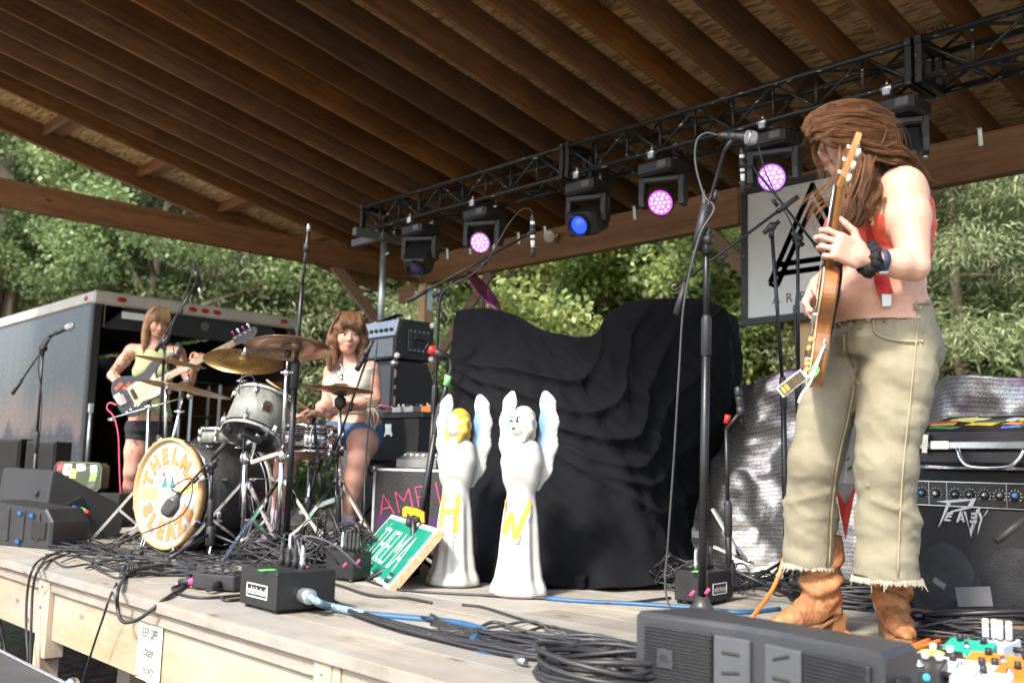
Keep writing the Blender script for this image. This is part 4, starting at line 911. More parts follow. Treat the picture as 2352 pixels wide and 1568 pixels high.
# ================================================================== DRUM KIT
CHR = K('chrome')
def hoop(mb,c,R,r,h,t=.006,n=40):
 return mb.lathe([(r - t,-h / 2),(r + t * .6,-h / 2),(r + t * .6,h / 2),(r - t,h / 2),(r - t,-h / 2)],c,R=R,n=n)
def lug(mb,c,R,r,a,z0,z1,s=.016):
 p = lambda z,rr: Vector(c) + R @ Vector((rr * math.cos(a),rr * math.sin(a),z))
 mb.cyl(p(z0,r + .018),p(z1,r + .018),.0032,n=6); mb.ell(p((z0 + z1) / 2,r + .008),(s * .6,s * .6,s),R,8,6)
KC,KAX,KR,KL = Vector((-5.5,2.47,.325)),Vector((-.18,.98,0)).normalized(),.295,.46
def build_kick():
 o = thing('bass_drum','big dark bass drum with a painted front head and tan wooden hoop','bass drum',(KC.x,KC.y,0),group='drums of the kit'); P0 = Vector(o.location)
 c = KC - P0; R = frame(-KAX,(0,0,1).__class__((1,0,0)) if False else Vector((0,0,1)).cross(-KAX)); # local z = out of the front head, x = to the head's right
 X = Vector((0,0,1)).cross(-KAX).normalized(); R = axes3(X,(0,0,1),-KAX)
 SH = wood('kick_wrap',(.012,.012,.013),(.045,.045,.046),2,.5,40,bump=.05,spread=.05)
 MB().lathe([(KR,-KL),(KR,0)],c,R=R,n=48).build('shell',SH,o)
 hd = MB().lathe([(KR + .004,.018),(KR - .005,.024),(0.0,.024)],c,R=R,n=48).build('front_head',mat('head_paint',(.47,.50,.46),.5,0,.05,3),o)
 MB().lathe([(0.0,-KL - .02),(KR,-KL - .02)],c,R=R,n=48).build('back_head',K('white_paint'),o)
 hoop(MB(),c + R @ Vector((0,0,.022)),R,KR + .012,.045,.010,56).build('front_hoop',mat('hoop_wood',(.5,.32,.14),.5,0,.15,9),o)
 hoop(MB(),c + R @ Vector((0,0,-KL - .01)),R,KR + .010,.04,.008,48).build('back_hoop',mat('hoop_dark',(.3,.29,.28),.35,.5),o)
 # metal trim rings on the shell
 for z in (-.035,-KL + .03): hoop(MB(),c + R @ Vector((0,0,z)),R,KR + .002,.008,.002,48).build('trim_ring',CHR,o)
 for k in range(8):
  a = k * math.pi / 4 + .3; mb = MB()
  p = lambda z,rr: c + R @ Vector((rr * math.cos(a),rr * math.sin(a),z))
  mb.box(p(.03,KR + .022),(.02,.034,.03),R @ Matrix.Rotation(a,3,'Z'),.004).cyl(p(-.12,KR + .022),p(.03,KR + .022),.0035,n=6).ell(p(-.13,KR + .01),(.013,.013,.024),R,8,6); mb.build('claw_hook',CHR,o)
  m2 = MB(); m2.box(p(-KL - .015,KR + .02),(.02,.034,.028),R @ Matrix.Rotation(a,3,'Z'),.004).cyl(p(-KL + .12,KR + .022),p(-KL,KR + .022),.0035,n=6).ell(p(-KL + .13,KR + .01),(.013,.013,.024),R,8,6); m2.build('claw_hook',CHR,o)
 for s in (-1,1):
  q = c + R @ Vector((s * KR * .92,-KR * .35,-.12)); MB().ell(q,(.02,.02,.028)).tube([q,c + R @ Vector((s * (KR + .16),-KR - .005,.06))],.006,7).build('spur',CHR,o)
 # painted band name and face, flat on the head
 F = c + R @ Vector((0,0,.0245)); pr = []
 def at_(x,y,z=.0): return F + R @ Vector((x,y,z))
 def blob(n,m,cx,cy,rx,ry,z,rot=0,e=2.0,nn=32):
  pts = []
  for k in range(nn):
   a = 2 * math.pi * k / nn; x = math.copysign(abs(math.cos(a)) ** (2 / e),math.cos(a)) * rx; y = math.copysign(abs(math.sin(a)) ** (2 / e),math.sin(a)) * ry
   pts.append(at_(cx + x * math.cos(rot) - y * math.sin(rot),cy + x * math.sin(rot) + y * math.cos(rot),z))
  MB().add(pts,[tuple(range(nn))]).build(n,m,hd)
 def poly(n,m,P,z): MB().add([at_(x,y,z) for x,y in P],[tuple(range(len(P)))]).build(n,m,hd)
 OR = mat('paint_orange',(.62,.22,.07),.6,0,.12,12); YE = mat('paint_lemon',(.46,.5,.16),.6,0,.1,9); SK = mat('paint_pale',(.55,.40,.35),.6,0,.06,9); TE = mat('paint_teal',(.02,.22,.21),.6); RD = mat('paint_red',(.7,.10,.10),.5); OL = mat('paint_outline',(.30,.24,.06),.6)
 poly('lemon_band',YE,[(-.27,-.045),(-.08,-.05),(.09,-.02),(.268,.02),(.265,.07),(.09,.045),(-.08,.02),(-.27,.04)],.0006)
 blob('face_outline',OL,.0,-.0,.105,.158,.0011,0,2.2); blob('face',SK,.0,-.0,.096,.149,.0016,0,2.2)
 for s in (-1,1):
  poly('eye_shadow',TE,[(s * .012,.035),(s * .03,.085),(s * .052,.062),(s * .064,.03)],.0021)
  poly('brow',K('print_black'),[(s * .010,.036),(s * .030,.09),(s * .034,.093),(s * .066,.032),(s * .064,.029),(s * .032,.085)],.0024)
  blob('eye',K('print_white'),s * .036,.014,.02,.009,.0024); blob('iris',mat('iris',(.1,.14,.14),.4),s * .036,.014,.0075,.0075,.0028)
 poly('nose',mat('paint_blush',(.55,.35,.32),.6),[(-.003,.02),(-.016,-.052),(0,-.062),(.016,-.052),(.012,-.048),(0,-.054),(-.011,-.047)],.0021)
 blob('lips',RD,.0,-.095,.036,.013,.0021,0,1.4); poly('lip_line',mat('paint_red_dark',(.35,.02,.03),.5),[(-.036,-.095),(0,-.0925),(.036,-.095),(0,-.0975)],.0025)
 blob('heart',mat('paint_heart',(.45,.03,.08),.5),-.05,.105,.012,.012,.0022)
 def arc(word,rad,a0,a1,h,flip):
  for k,ch in enumerate(word):
   a = a0 + (a1 - a0) * k / (len(word) - 1); up = Vector((math.cos(a),math.sin(a))) * (-1 if flip else 1); rt = Vector((up.y,-up.x)); pos = Vector((math.cos(a),math.sin(a))) * rad
   R2 = axes3(R @ Vector((rt.x,rt.y,0)),R @ Vector((up.x,up.y,0)),R @ Vector((0,0,1)))
   mb = MB(); put_text(mb,ch,at_(pos.x,pos.y,0),R2,height=h * 1.12,th=.0012,bold=.075); mb.build('letter_edge',mat('paint_letter_edge',(.38,.13,.04),.6),hd)
   mb = MB(); put_text(mb,ch,at_(pos.x,pos.y,0),R2,height=h,th=.0018,bold=.04); mb.build('letter',OR,hd)
 arc('THELMA',.215,math.radians(160),math.radians(22),.088,False); arc('SLEAZE',.212,math.radians(208),math.radians(332),.092,True)
 for s_,x,y in (('and',-.185,-.005),('the',.155,.03)):
  mb = MB(); put_text(mb,s_,at_(x,y),axes3(R @ Vector((1,.12,0)).normalized(),R @ Vector((-.12,1,0)).normalized(),R @ Vector((0,0,1))),height=.03,th=.0014,shear=.3); mb.build('lettering',mat('paint_script',(.32,.34,.12),.6),hd)
 return o
build_kick()
def stand_legs(o,r=.33,h=.42,n=3,yaw=0.0,double=True):
 for k in range(n):
  a = yaw + k * 2 * math.pi / n; e = Vector((math.cos(a) * r,math.sin(a) * r,.012)); d = Vector((math.cos(a),math.sin(a),0)); s = Vector((-d.y,d.x,0))
  mb = MB()
  for q in ((-.008,.008) if double else (0,)): mb.beam(d * .02 + Vector((0,0,h)) + s * q,e + s * q,.003,.016); mb.beam(d * .02 + Vector((0,0,.09)) + s * q,(d * .02 + Vector((0,0,h))).lerp(e,.5) + s * q,.003,.014)
  l = mb.build('leg',CHR,o); MB().ell(e,(.018,.018,.016),None,8,5).build('rubber_foot',K('black_rubber'),l)
 MB().lathe([(.014,h - .03),(.022,h - .025),(.022,h + .02),(.014,h + .025)],(0,0,0),n=12).build('leg_collar',CHR,o); MB().lathe([(.014,.06),(.02,.065),(.02,.1),(.014,.105)],(0,0,0),n=12).build('foot_collar',CHR,o)
def cymbal(o,c,nrm,r,name='cymbal',m='brass_dark',bell=.17,holes=False,text=None):
 R = frame(nrm,CR); h = r * .085
 pr = [(0,h + r * .085),(r * bell * .6,h + r * .075),(r * bell,h + r * .012),(r * bell * 1.15,h),(r * .6,h * .5),(r,0),(r,-.0012),(r * .6,h * .5 - .0014),(r * bell * 1.15,h - .0014),(r * bell,h + r * .01),(r * bell * .6,h + r * .072),(0,h + r * .082)]
 cy = MB().lathe(pr,c,R=R,n=56).build(name,K(m),o)
 if holes:
  hm = MB()
  for ring,nn in ((.42,14),(.52,14),(.63,20)):
   for k in range(nn):
    if (k // 3) % 2 == 0 or ring < .6:
     a = k * 2 * math.pi / nn; rr_ = ring * r; zz = h * (1 - ring) * 1.25 + .002; hm.lathe([(.0,.0012),(.0062 if ring > .45 else .005,.0012)],Vector(c) + R @ Vector((rr_ * math.cos(a),rr_ * math.sin(a),zz)),R=R,n=8)
  q = hm.build('hole',mat('hole_dark',(.012,.009,.006),.8),cy); q['kind'] = 'stuff'
 return cy,R,h
def brass(name,col,col2,rough):
 m = mat(name,col,rough,.92,.2,3,0,col2=col2); t = m.node_tree; L = t.links.new; b = t.nodes['Principled BSDF']; tc = nd(m,'ShaderNodeTexCoord')
 n = nd(m,'ShaderNodeTexNoise'); n.inputs['Scale'].default_value = 30; L(tc.outputs['Object'],n.inputs['Vector']); bp = nd(m,'ShaderNodeBump'); bp.inputs['Strength'].default_value = .08; bp.inputs['Distance'].default_value = .002; L(n.outputs[0],bp.inputs['Height']); L(bp.outputs[0],b.inputs['Normal'])
brass('brass_dark',(.28,.17,.08),(.42,.28,.14),.34); brass('brass_gold',(.30,.18,.06),(.5,.33,.13),.3); brass('brass_pink',(.34,.2,.15),(.48,.31,.22),.3); brass('brass_magenta_lit',(.42,.08,.2),(.5,.16,.26),.28)  # last brass carries the magenta stage light in its colour
def felt(o,c,R,h,col='felt_grey'):
 mat('felt_grey',(.1,.105,.12),.9); MB().lathe([(0,h + .012),(.02,h + .012),(.02,h + .034),(0,h + .034)],c,R=R,n=14).build('felt',K(col),o)
 MB().lathe([(0,h + .034),(.011,h + .034),(.011,h + .05),(.004,h + .052),(.004,h + .07),(0,h + .07)],c,R=R,n=10).build('wing_nut',CHR,o)
def cym_stand(label,c,base,nrm,r,m,poles=None,**kw):
 """cymbal + its stand move together: one thing"""
 c,base = Vector(c),Vector(base); o = thing('cymbal_stand',label,'cymbal',base,group='cymbals of the kit'); P0 = base; t = c - P0
 cy,R,h = cymbal(o,t,nrm,r,m=m,**kw); felt(o,t,R,h); n = Vector(nrm).normalized(); b = t - n * .13
 MB().cyl(t - n * .02,b,.0045,n=8).build('tilter_rod',CHR,o); MB().lathe([(0,-.05),(.017,-.045),(.019,-.012),(.0,-.008)],t,R=R,n=12).build('cymbal_sleeve',K('black_rubber'),o)
 MB().cyl(b,b * .55,.0095,n=12).build('upper_tube',CHR,o); MB().cyl(b * .58,(0,0,.05),.0135,n=12).build('lower_tube',CHR,o)
 MB().ell(b,(.017,.017,.02)).cyl(b + CR * -.03,b + CR * .03,.007,n=8).build('tilter',CHR,o)
 for q in (.56,): MB().lathe([(.0135,-.03),(.019,-.028),(.019,.028),(.0135,.03)],b * q,b,12).ell(b * q + CR * .026,(.016,.006,.01)).build('height_clamp',CHR,o)
 stand_legs(o,yaw=random.random() * 2); return o,cy,R,h
# crash with script lettering
c = at(662,800,5.2); o,cy,R,h = cym_stand('pale crash cymbal seen from beneath with a black script maker\'s name, on a chrome stand',c,fl(636,1285),Vector((0,0,1)) + CF * Vector((1,1,0)).length * .0 + Vector((CF.x,CF.y,0)) * .2 - CR * .03,.222,'brass_pink')
def zild():
 mb = MB(); n = R @ Vector((0,0,-1)); x = (CR - n * CR.dot(n)).normalized(); y = n.cross(x); P0 = Vector(o.location)
 put_text(mb,'Zildjian',Vector(c) - P0 - x * .115 - y * .06 + n * .0,axes3((x * .9 - y * .43).normalized(),(y * .9 + x * .43).normalized(),n),width=.15,height=.085,th=-.003,shear=.35,bold=.01); mb.build('lettering',K('print_black'),cy)
zild()
# big holed cymbal facing the audience
cym_stand('broad gold brown cymbal pierced with rows of holes, tilted towards the stage front',at(560,829,6.15),drop(at(566,1180,6.2)),Vector((0,0,1)) - Vector((CF.x,CF.y,0)) * .42 + CR * .16,.245,'brass_gold',holes=True)
cym_stand('thin bronze cymbal on a chrome pole in front of the bassist\'s green top',at(392,831,6.0),drop(at(384,1150,6.0)),Vector((0,0,1)) + CR * .13 + Vector((CF.x,CF.y,0)) * .02,.21,'brass_dark')
cym_stand('wide low bronze ride cymbal in front of the bassist\'s bass',at(425,894,5.75),drop(at(345,1160,5.95)),Vector((0,0,1)) + CR * .155 + Vector((CF.x,CF.y,0)) * .06,.265,'brass_dark')
def boom_rod():
 D = 5.85; a,b = at(254,961,D),at(436,908,D); m = MB().cyl(a,b,.006,n=8).ell(b,(.022,.022,.022)).box(at(255,963,D),(.05,.02,.02),ch=.003).lathe([(.016,-.02),(.016,.02)],at(342,934,D),b - a,12)
 m.cyl(at(342,934,D),drop(at(337,1170,D),.03),.0105,n=10); mb = m.solo('boom_rod',CHR,'slanted chrome boom rod on a pole in front of the bass guitar','boom rod')
boom_rod()
# hi-hat
def hihat():
 D = 5.5; c = at(783,895,D); base = drop(at(772,1200,D)); o = thing('hi_hat','closed hi-hat cymbals on a chrome pedal stand before the drummer','hi-hat',base,group='cymbals of the kit'); P0 = base; t = c - P0
 n = Vector((0,0,1)) + CR * .05; cymbal(o,t + Vector((0,0,.006)),n,.182,'top_cymbal','brass_dark',bell=.28); cymbal(o,t - Vector((0,0,.004)),-n,.182,'bottom_cymbal','brass_dark',bell=.28)
 MB().cyl(t - Vector((0,0,.1)),t + Vector((.0,0,.19)),.0035,n=8).build('pull_rod',CHR,o); MB().lathe([(.012,.05),(.012,.085),(.0,.085)],t,n=12).tube([t + Vector((0,0,.07)),t + Vector((0,0,.07)) - CR * .05],.004,6).build('clutch',CHR,o)
 MB().lathe([(.02,-.10),(.032,-.085),(.032,-.05),(.012,-.03)],t,n=14).build('seat_cup',K('black_rubber'),o); MB().cyl(t - Vector((0,0,.1)),(0,0,.45),.011,n=12).build('upper_tube',CHR,o); MB().cyl((0,0,.48),(0,0,.06),.0145,n=12).build('lower_tube',CHR,o)
 MB().lathe([(.014,.44),(.022,.445),(.022,.51),(.011,.515)],n=12).build('height_clamp',CHR,o); stand_legs(o,yaw=.4)
 pd = axes3((-.3,-.95,0),(.95,-.3,0),(0,0,1)); MB().box(Vector((.06,.2,.05)),(.30,.085,.014),axes3((.29,.92,.22),(.95,-.3,0),(-.06,-.2,.97)),.003).build('pedal',CHR,o)
hihat()
# rack tom
def drum(name,label,cat,c,ax,r,L,wrap,base,stand=None,badge=False,nl=6,heads=None):
 c = Vector(c); base = Vector(base); o = thing(name,label,cat,base,group='drums of the kit'); P0 = base; q = c - P0; ax = Vector(ax).normalized(); R = frame(ax,CR)
 MB().lathe([(r,-L / 2),(r,L / 2)],q,R=R,n=44).build('shell',wrap,o)
 hm = heads or mat('drum_head',(.62,.56,.48),.45,0,.06,5)
 MB().lathe([(0,-L / 2 - .012),(r + .002,-L / 2 - .012),(r + .002,-L / 2)],q,R=R,n=44).build('bottom_head',hm,o); MB().lathe([(r + .002,L / 2),(r + .002,L / 2 + .012),(0,L / 2 + .012)],q,R=R,n=44).build('top_head',hm,o)
 for z in (-L / 2 - .005,L / 2 + .005): hoop(MB(),q + R @ Vector((0,0,z)),R,r + .008,.026,.004,44).lathe([(r + .004,.0),(r + .016,.0)],q + R @ Vector((0,0,z)),R=R,n=44).build('hoop',CHR,o)
 for k in range(nl):
  a = k * 2 * math.pi / nl + .5
  for z0,z1 in ((L / 2 - .06,L / 2 + .01),(-L / 2 - .01,-L / 2 + .06)):
   mb = MB(); lug(mb,q,R,r,a,z0,z1,.02); mb.build('lug',CHR,o)
 return o,q,R
TW = wood('tom_wrap',(.13,.135,.125),(.27,.275,.25),2,.4,22,bump=.03,spread=.02)
def tom():
 D = 5.45; c = aD(594,958,D); ax = Vector((0,0,1)) + Vector((CF.x,CF.y,0)).normalized() * .5 + CR * .2
 o,q,R = drum('tom_drum','grey grained rack tom tipped towards the drummer on a chrome stand','drum',c,ax,.158,.215,TW,drop(aD(562,1150,D + .05)))
 n = (-CF + CR * .35); n = (n - R.col[2] * n.dot(R.col[2])).normalized(); up = R.col[2]; sd = up.cross(n)
 bd = MB(); bd.prism([(-.022,-.03),(.022,-.03),(.026,0),(.022,.03),(.01,.036),(-.01,.036),(-.022,.03),(-.026,0)],q + n * .161,axes3(sd,up,n),.006,.002); b = bd.build('badge',CHR,o)
 tx = MB(); put_text(tx,'MAPEX',q + n * .1645,axes3(sd,up,n),width=.036,height=.007); tx.prism([(-.016,.008),(.016,.008),(.013,.026),(-.013,.026)],q + n * .1643 ,axes3(sd,up,n),.0008); tx.build('badge_print',K('print_black'),b)
 # L-arm and tripod
 t = aD(563,1052,D + .05) - Vector(o.location); MB().tube([q - R.col[2] * .06 + n * .15,aD(575,1058,D - .05) - Vector(o.location),t],.009,8).build('mount_arm',CHR,o)
 ar = MB().beam(aD(577,1062,D - .05) - Vector(o.location),aD(642,1041,D - .1) - Vector(o.location),.03,.03,ch=.006).ell(t,(.03,.03,.04)).build('swing_arm',CHR,o)
 MB().cyl(t + Vector((0,0,.02)),(0,0,.06),.0135,n=12).build('tube',CHR,o); stand_legs(o,r=.34,h=.40,yaw=.25)
 MB().box(q - R.col[2] * .15 + n * .05,(.11,.02,.05),axes3(sd,up,n),.006).build('tape_patch',K('print_black'),o)
 # clip-on microphone at the rim
 p = q + R @ Vector((0,0,.12)) - CR * .07 - CF * .12; MB().tube(spline([p,p + Vector((0,0,.03)),p + CR * .01 + Vector((0,0,.05))],4),.01,8).box(p,(.035,.03,.03),ch=.005).build('rim_clip',K('black_plastic'),o)
 MB().box(p + Vector((0,0,.035)),(.028,.028,.03),ch=.004).build('rim_clip_tab',K('red_plastic'),o)
 m0 = p + CR * .045 + Vector((0,0,.08)); MB().lathe([(0,0),(.011,0),(.013,.05),(.016,.07),(.016,.1),(0,.105)],m0,(Vector((0,0,-1)) + CR * .25),12).build('clip_microphone',K('black_rubber'),o)
 MB().tube(spline([m0,m0 + Vector((0,0,.05)) - CR * .03,m0 + Vector((0,0,.04)) - CR * .08,m0 - CR * .095 - Vector((0,0,.02)),m0 - CR * .08 - Vector((0,0,.14)),m0 - CR * .04 - Vector((0,0,.22)) - CF * .05,m0 - CR * .04 - Vector((0,0,.66)) - CF * .05],5),.0035,5).build('clip_cable',K('cable_black'),o)
tom()
def snare():
 D = 5.8; c = aD(716,1012,D); o,q,R = drum('snare_drum','shiny chrome snare drum in front of the drummer\'s knees','drum',c,Vector((0,0,1)) + Vector((CF.x,CF.y,0)) * .06,.178,.13,CHR,drop(c),nl=10,heads=K('white_paint'))
 for z in (-.02,.0,.02): hoop(MB(),q + Vector((0,0,z)),R,.179,.006,.003,44).build('shell_bead',CHR,o)
 MB().cyl((0,0,.05),(0,0,c.z - .12),.013,n=10).build('tube',CHR,o); stand_legs(o,r=.28,h=.3,yaw=.1)
 for k in range(3):
  a = k * 2.094; MB().tube([(0,0,c.z - .14),(math.cos(a) * .19,math.sin(a) * .19,c.z - .095),(math.cos(a) * .2,math.sin(a) * .2,c.z - .06)],.006,6).build('basket_arm',CHR,o)
snare()
def back_drum():
 D = 7.1; c = aD(512,1004,D); drum('spare_drum','small spare drum with pale hoops lying behind the kit','drum',c,(0,0,1),.15,.1,TW,drop(c,c.z - .07),nl=6)
back_drum()
def throne():
 p = Vector((-5.02,3.53,0)); o = thing('drum_throne','round black padded drum stool under the drummer','stool',p)
 MB().lathe([(0,.46),(.15,.46),(.175,.475),(.18,.51),(.165,.545),(.0,.55)],n=30).build('seat',mat('vinyl_black',(.018,.018,.02),.4,0,.2,6),o); MB().cyl((0,0,.08),(0,0,.46),.02,n=12).build('tube',K('black_metal'),o)
 for k in range(3):
  a = k * 2.094 + .5; MB().beam((0,0,.3),(math.cos(a) * .27,math.sin(a) * .27,.015),.03,.016).build('leg',K('black_metal'),o)
throne()
def kick_pedal():
 b = KC + KAX * (KL + .16); o = thing('kick_pedal','chrome bass drum pedal with a felt beater','pedal',(b.x,b.y,0)); x = KAX; y = Vector((-x.y,x.x,0))
 MB().box(x * .06 + Vector((0,0,.05)),(.28,.085,.012),axes3((x + Vector((0,0,-.2))).normalized(),y,(x * .2 + Vector((0,0,1))).normalized()),.003).build('footboard',CHR,o); MB().box((0,0,.008),(.4,.1,.012),axes3(x,y,(0,0,1)),.002).build('baseplate',K('black_metal'),o)
 for s in (-1,1): MB().box(x * -.1 + y * s * .06 + Vector((0,0,.1)),(.03,.015,.19),axes3(x,y,(0,0,1)),.003).build('upright',CHR,o)
 MB().cyl(x * -.1 + Vector((0,0,.18)),x * -.14 + Vector((0,0,.36)),.004,n=6).build('beater_rod',CHR,o); MB().ell(x * -.145 + Vector((0,0,.37)),(.028,.028,.03)).build('beater',K('felt_grey'),o)
kick_pedal()
# ================================================================== AMPLIFIERS, CASES, MONITORS
TX = K('tolex_black')
def rbox(o,name,a,b,m,ch=.004):
 a,b = Vector(a),Vector(b); return MB().box((a + b) / 2,b - a,ch=ch).build(name,m,o)
def corners(o,a,b,m,s=.035,pick=None):
 for i in range(8):
  if pick and i not in pick: continue
  p = Vector((b[0] if i & 1 else a[0],b[1] if i & 2 else a[1],b[2] if i & 4 else a[2])); MB().ell(p,(s,s,s),None,8,6).build('corner_cap',m,o)
def handle_strap(o,p,w,axis,m,h=.035):
 ax = Vector(axis); up = Vector((0,0,1)); MB().tube(spline([p - ax * w,p - ax * w * .7 + up * h,p + ax * w * .7 + up * h,p + ax * w],5),.011,8).build('handle',m,o)
def bass_rig():
 # cabinet
 x1,y0 = -5.56,4.02; w,d,h = .66,.41,1.235
 o = thing('speaker_cabinet','tall worn black bass cabinet with slanted back corner behind the drummer','speaker',(x1 - w / 2,y0 + d / 2,0))
 prof = [(-d / 2,0),(d / 2,0),(d / 2,h * .78),(d / 2 - .12,h),(-d / 2,h)]
 MB().prism(prof,(0,0,0),axes3((0,1,0),(0,0,1),(1,0,0)),w,.006).build('box',TX,o)
 MB().box((0,-d / 2 - .006,h / 2),(w - .05,.012,h - .06),ch=.004).build('grille_cloth',mat('grille_cloth',(.09,.1,.11),.8,0,.2,60,.6,300),o)
 wr = MB(); rr = random.Random(3)
 for k in range(12): wr.box((w / 2 + .001,-d / 2 + .012,.1 + k * .095),(.004,rr.uniform(.008,.02),rr.uniform(.02,.08)))
 q = wr.build('worn_edge',mat('bare_wood',(.42,.32,.2),.8),o); q['kind'] = 'stuff'
 for z in (.02,h - .02): MB().ell((w / 2,-d / 2,z),(.028,.028,.028),None,8,6).build('corner_cap',K('steel'),o)
 # amplifier head on top
 a = thing('amplifier_head','black bass amplifier head with a pale blue panel and side handle on the tall cabinet','amplifier',(x1 - .31,y0 + .17,h + .004)); W,Dp,H = .62,.33,.28
 prof = [(-Dp / 2,0),(Dp / 2,0),(Dp / 2,H),(-Dp / 2 + .05,H),(-Dp / 2,H * .55)]
 MB().prism(prof,(0,0,.012),axes3((0,1,0),(0,0,1),(1,0,0)),W,.006).build('box',TX,a)
 n = Vector((0,-(H * .45),.05)).normalized();
 MB().box((0,-Dp / 2 + .022,H * .775 + .012),(W - .04,.012,H * .42),axes3((1,0,0),(0,.218,.976),(0,-.976,.218)) @ Matrix.Rotation(math.pi / 2,3,'X'),.002).build('control_panel',mat('panel_blue',(.36,.42,.47),.35,.3),a)
 for k in range(9): MB().lathe([(0,.02),(.012,.018),(.014,0)],(-W / 2 + .07 + k * .06,-Dp / 2 + .014,H * .77),(0,-1,.2),12).build('knob',K('black_plastic') if k > 1 else K('blue_plastic'),a)
 MB().box((0,-Dp / 2 - .004,H * .28 + .012),(W - .05,.01,H * .46),ch=.003).build('grille',mat('grille_blue',(.16,.19,.22),.7,0,.2,50,.5,300),a)
 s = W / 2; hp = MB().box((s + .004,.03,H * .52),(.008,.19,.16),ch=.003).build('handle_plate',K('black_plastic'),a)
 MB().box((s + .01,.03,H * .52),(.006,.13,.085),ch=.002).build('handle_cup',mat('cup_dark',(.006,.006,.006),.6),hp); MB().box((s + .02,.03,H * .52 + .02),(.02,.11,.03),ch=.008).build('grip',K('black_rubber'),hp)
 for i in range(5):
  for z in (-.068,.068): MB().ell((s + .009,.03 - .076 + i * .038,H * .52 + z),(.003,.005,.005),None,6,4).build('screw',K('steel'),hp)
 for y in (-Dp / 2 + .015,Dp / 2 - .02):
  for z in (.03,H - .01):
   if not (y < 0 and z > .1): MB().ell((s,y,z),(.022,.022,.022),None,8,6).build('corner_cap',K('white_paint'),a)
 for x in (-.1,.12): MB().ell((x,-.06,H + .02),(.012,.012,.012)).build('rubber_foot',K('white_paint'),a)
 tl = MB().box((x1 - .22,y0 + .1,h + H + .042),(.16,.1,.006),Euler((.1,-.3,.4)).to_matrix(),.001).solo('tablet',K('black_plastic'),'thin black tablet lying on the amplifier head','tablet')
bass_rig()
def crate(name,label,cat,c0,size,yaw=0.0,m=None,edge='alu',group=None,edges=True,cs=.022):
 """flight case: panels, alloy edges, ball corners"""
 o = thing(name,label,cat,c0,(0,0,yaw),group); w,d,h = size
 MB().box((0,0,h / 2),(w,d,h),ch=.003).build('body',m or mat('case_black',(.02,.02,.021),.45,0,.2,5,.2,80),o)
 if edges:
  e = .018
  for sx in (-1,1):
   for sy in (-1,1): MB().box((sx * (w / 2 - e / 2 + .003),sy * (d / 2 - e / 2 + .003),h / 2),(e,e,h),ch=.003).build('edge',K(edge),o)
   for z in (e / 2 - .003,h - e / 2 + .003): MB().box((sx * (w / 2 - e / 2 + .003),0,z),(e,d - 2 * e,e),ch=.003).build('edge',K(edge),o)
  for sy in (-1,1):
   for z in (e / 2 - .003,h - e / 2 + .003): MB().box((0,sy * (d / 2 - e / 2 + .003),z),(w - 2 * e,e,e),ch=.003).build('edge',K(edge),o)
  for i in range(8): MB().ell(((w / 2) * (1 if i & 1 else -1),(d / 2) * (1 if i & 2 else -1),h if i & 4 else 0),(cs,cs,cs),None,8,6).build('corner_ball',K('steel'),o)
 return o
PD = {}
def pedal(c,size,col,yaw,label,knobs=3,z=0.0,name='effects_pedal',grp='effects pedals on the boards',par=None):
 m = mat('pedal_%d_%d_%d' % tuple(int(v * 99) for v in col),col,.4,0,.08,9); w,d,h = size
 o = thing(name,label,'pedal',(c[0],c[1],c[2]),(0,0,yaw),grp)
 MB().prism([(-d / 2,0),(d / 2,0),(d / 2,h),(-d / 2,h * .72)],(0,0,0),axes3((0,1,0),(0,0,1),(1,0,0)),w,.003).build('body',m,o)
 for k in range(knobs): MB().lathe([(.009,0),(.008,.016),(0,.017)],(-w / 2 + w * (k + .5) / knobs,d * .28,h - .002),n=10).build('knob',K('black_plastic') if sum(col) > .25 else K('white_paint'),o)
 MB().lathe([(.010,0),(.010,.006),(.006,.008),(.006,.016),(0,.017)],(0,-d * .28,h * .78),n=10).build('footswitch',CHR,o)
 for s in (-1,1): MB().cyl((s * w / 2,d * .1,h * .5),(s * (w / 2 + .03),d * .1,h * .5),.008,n=8).build('plug',K('black_rubber'),o)
 return o
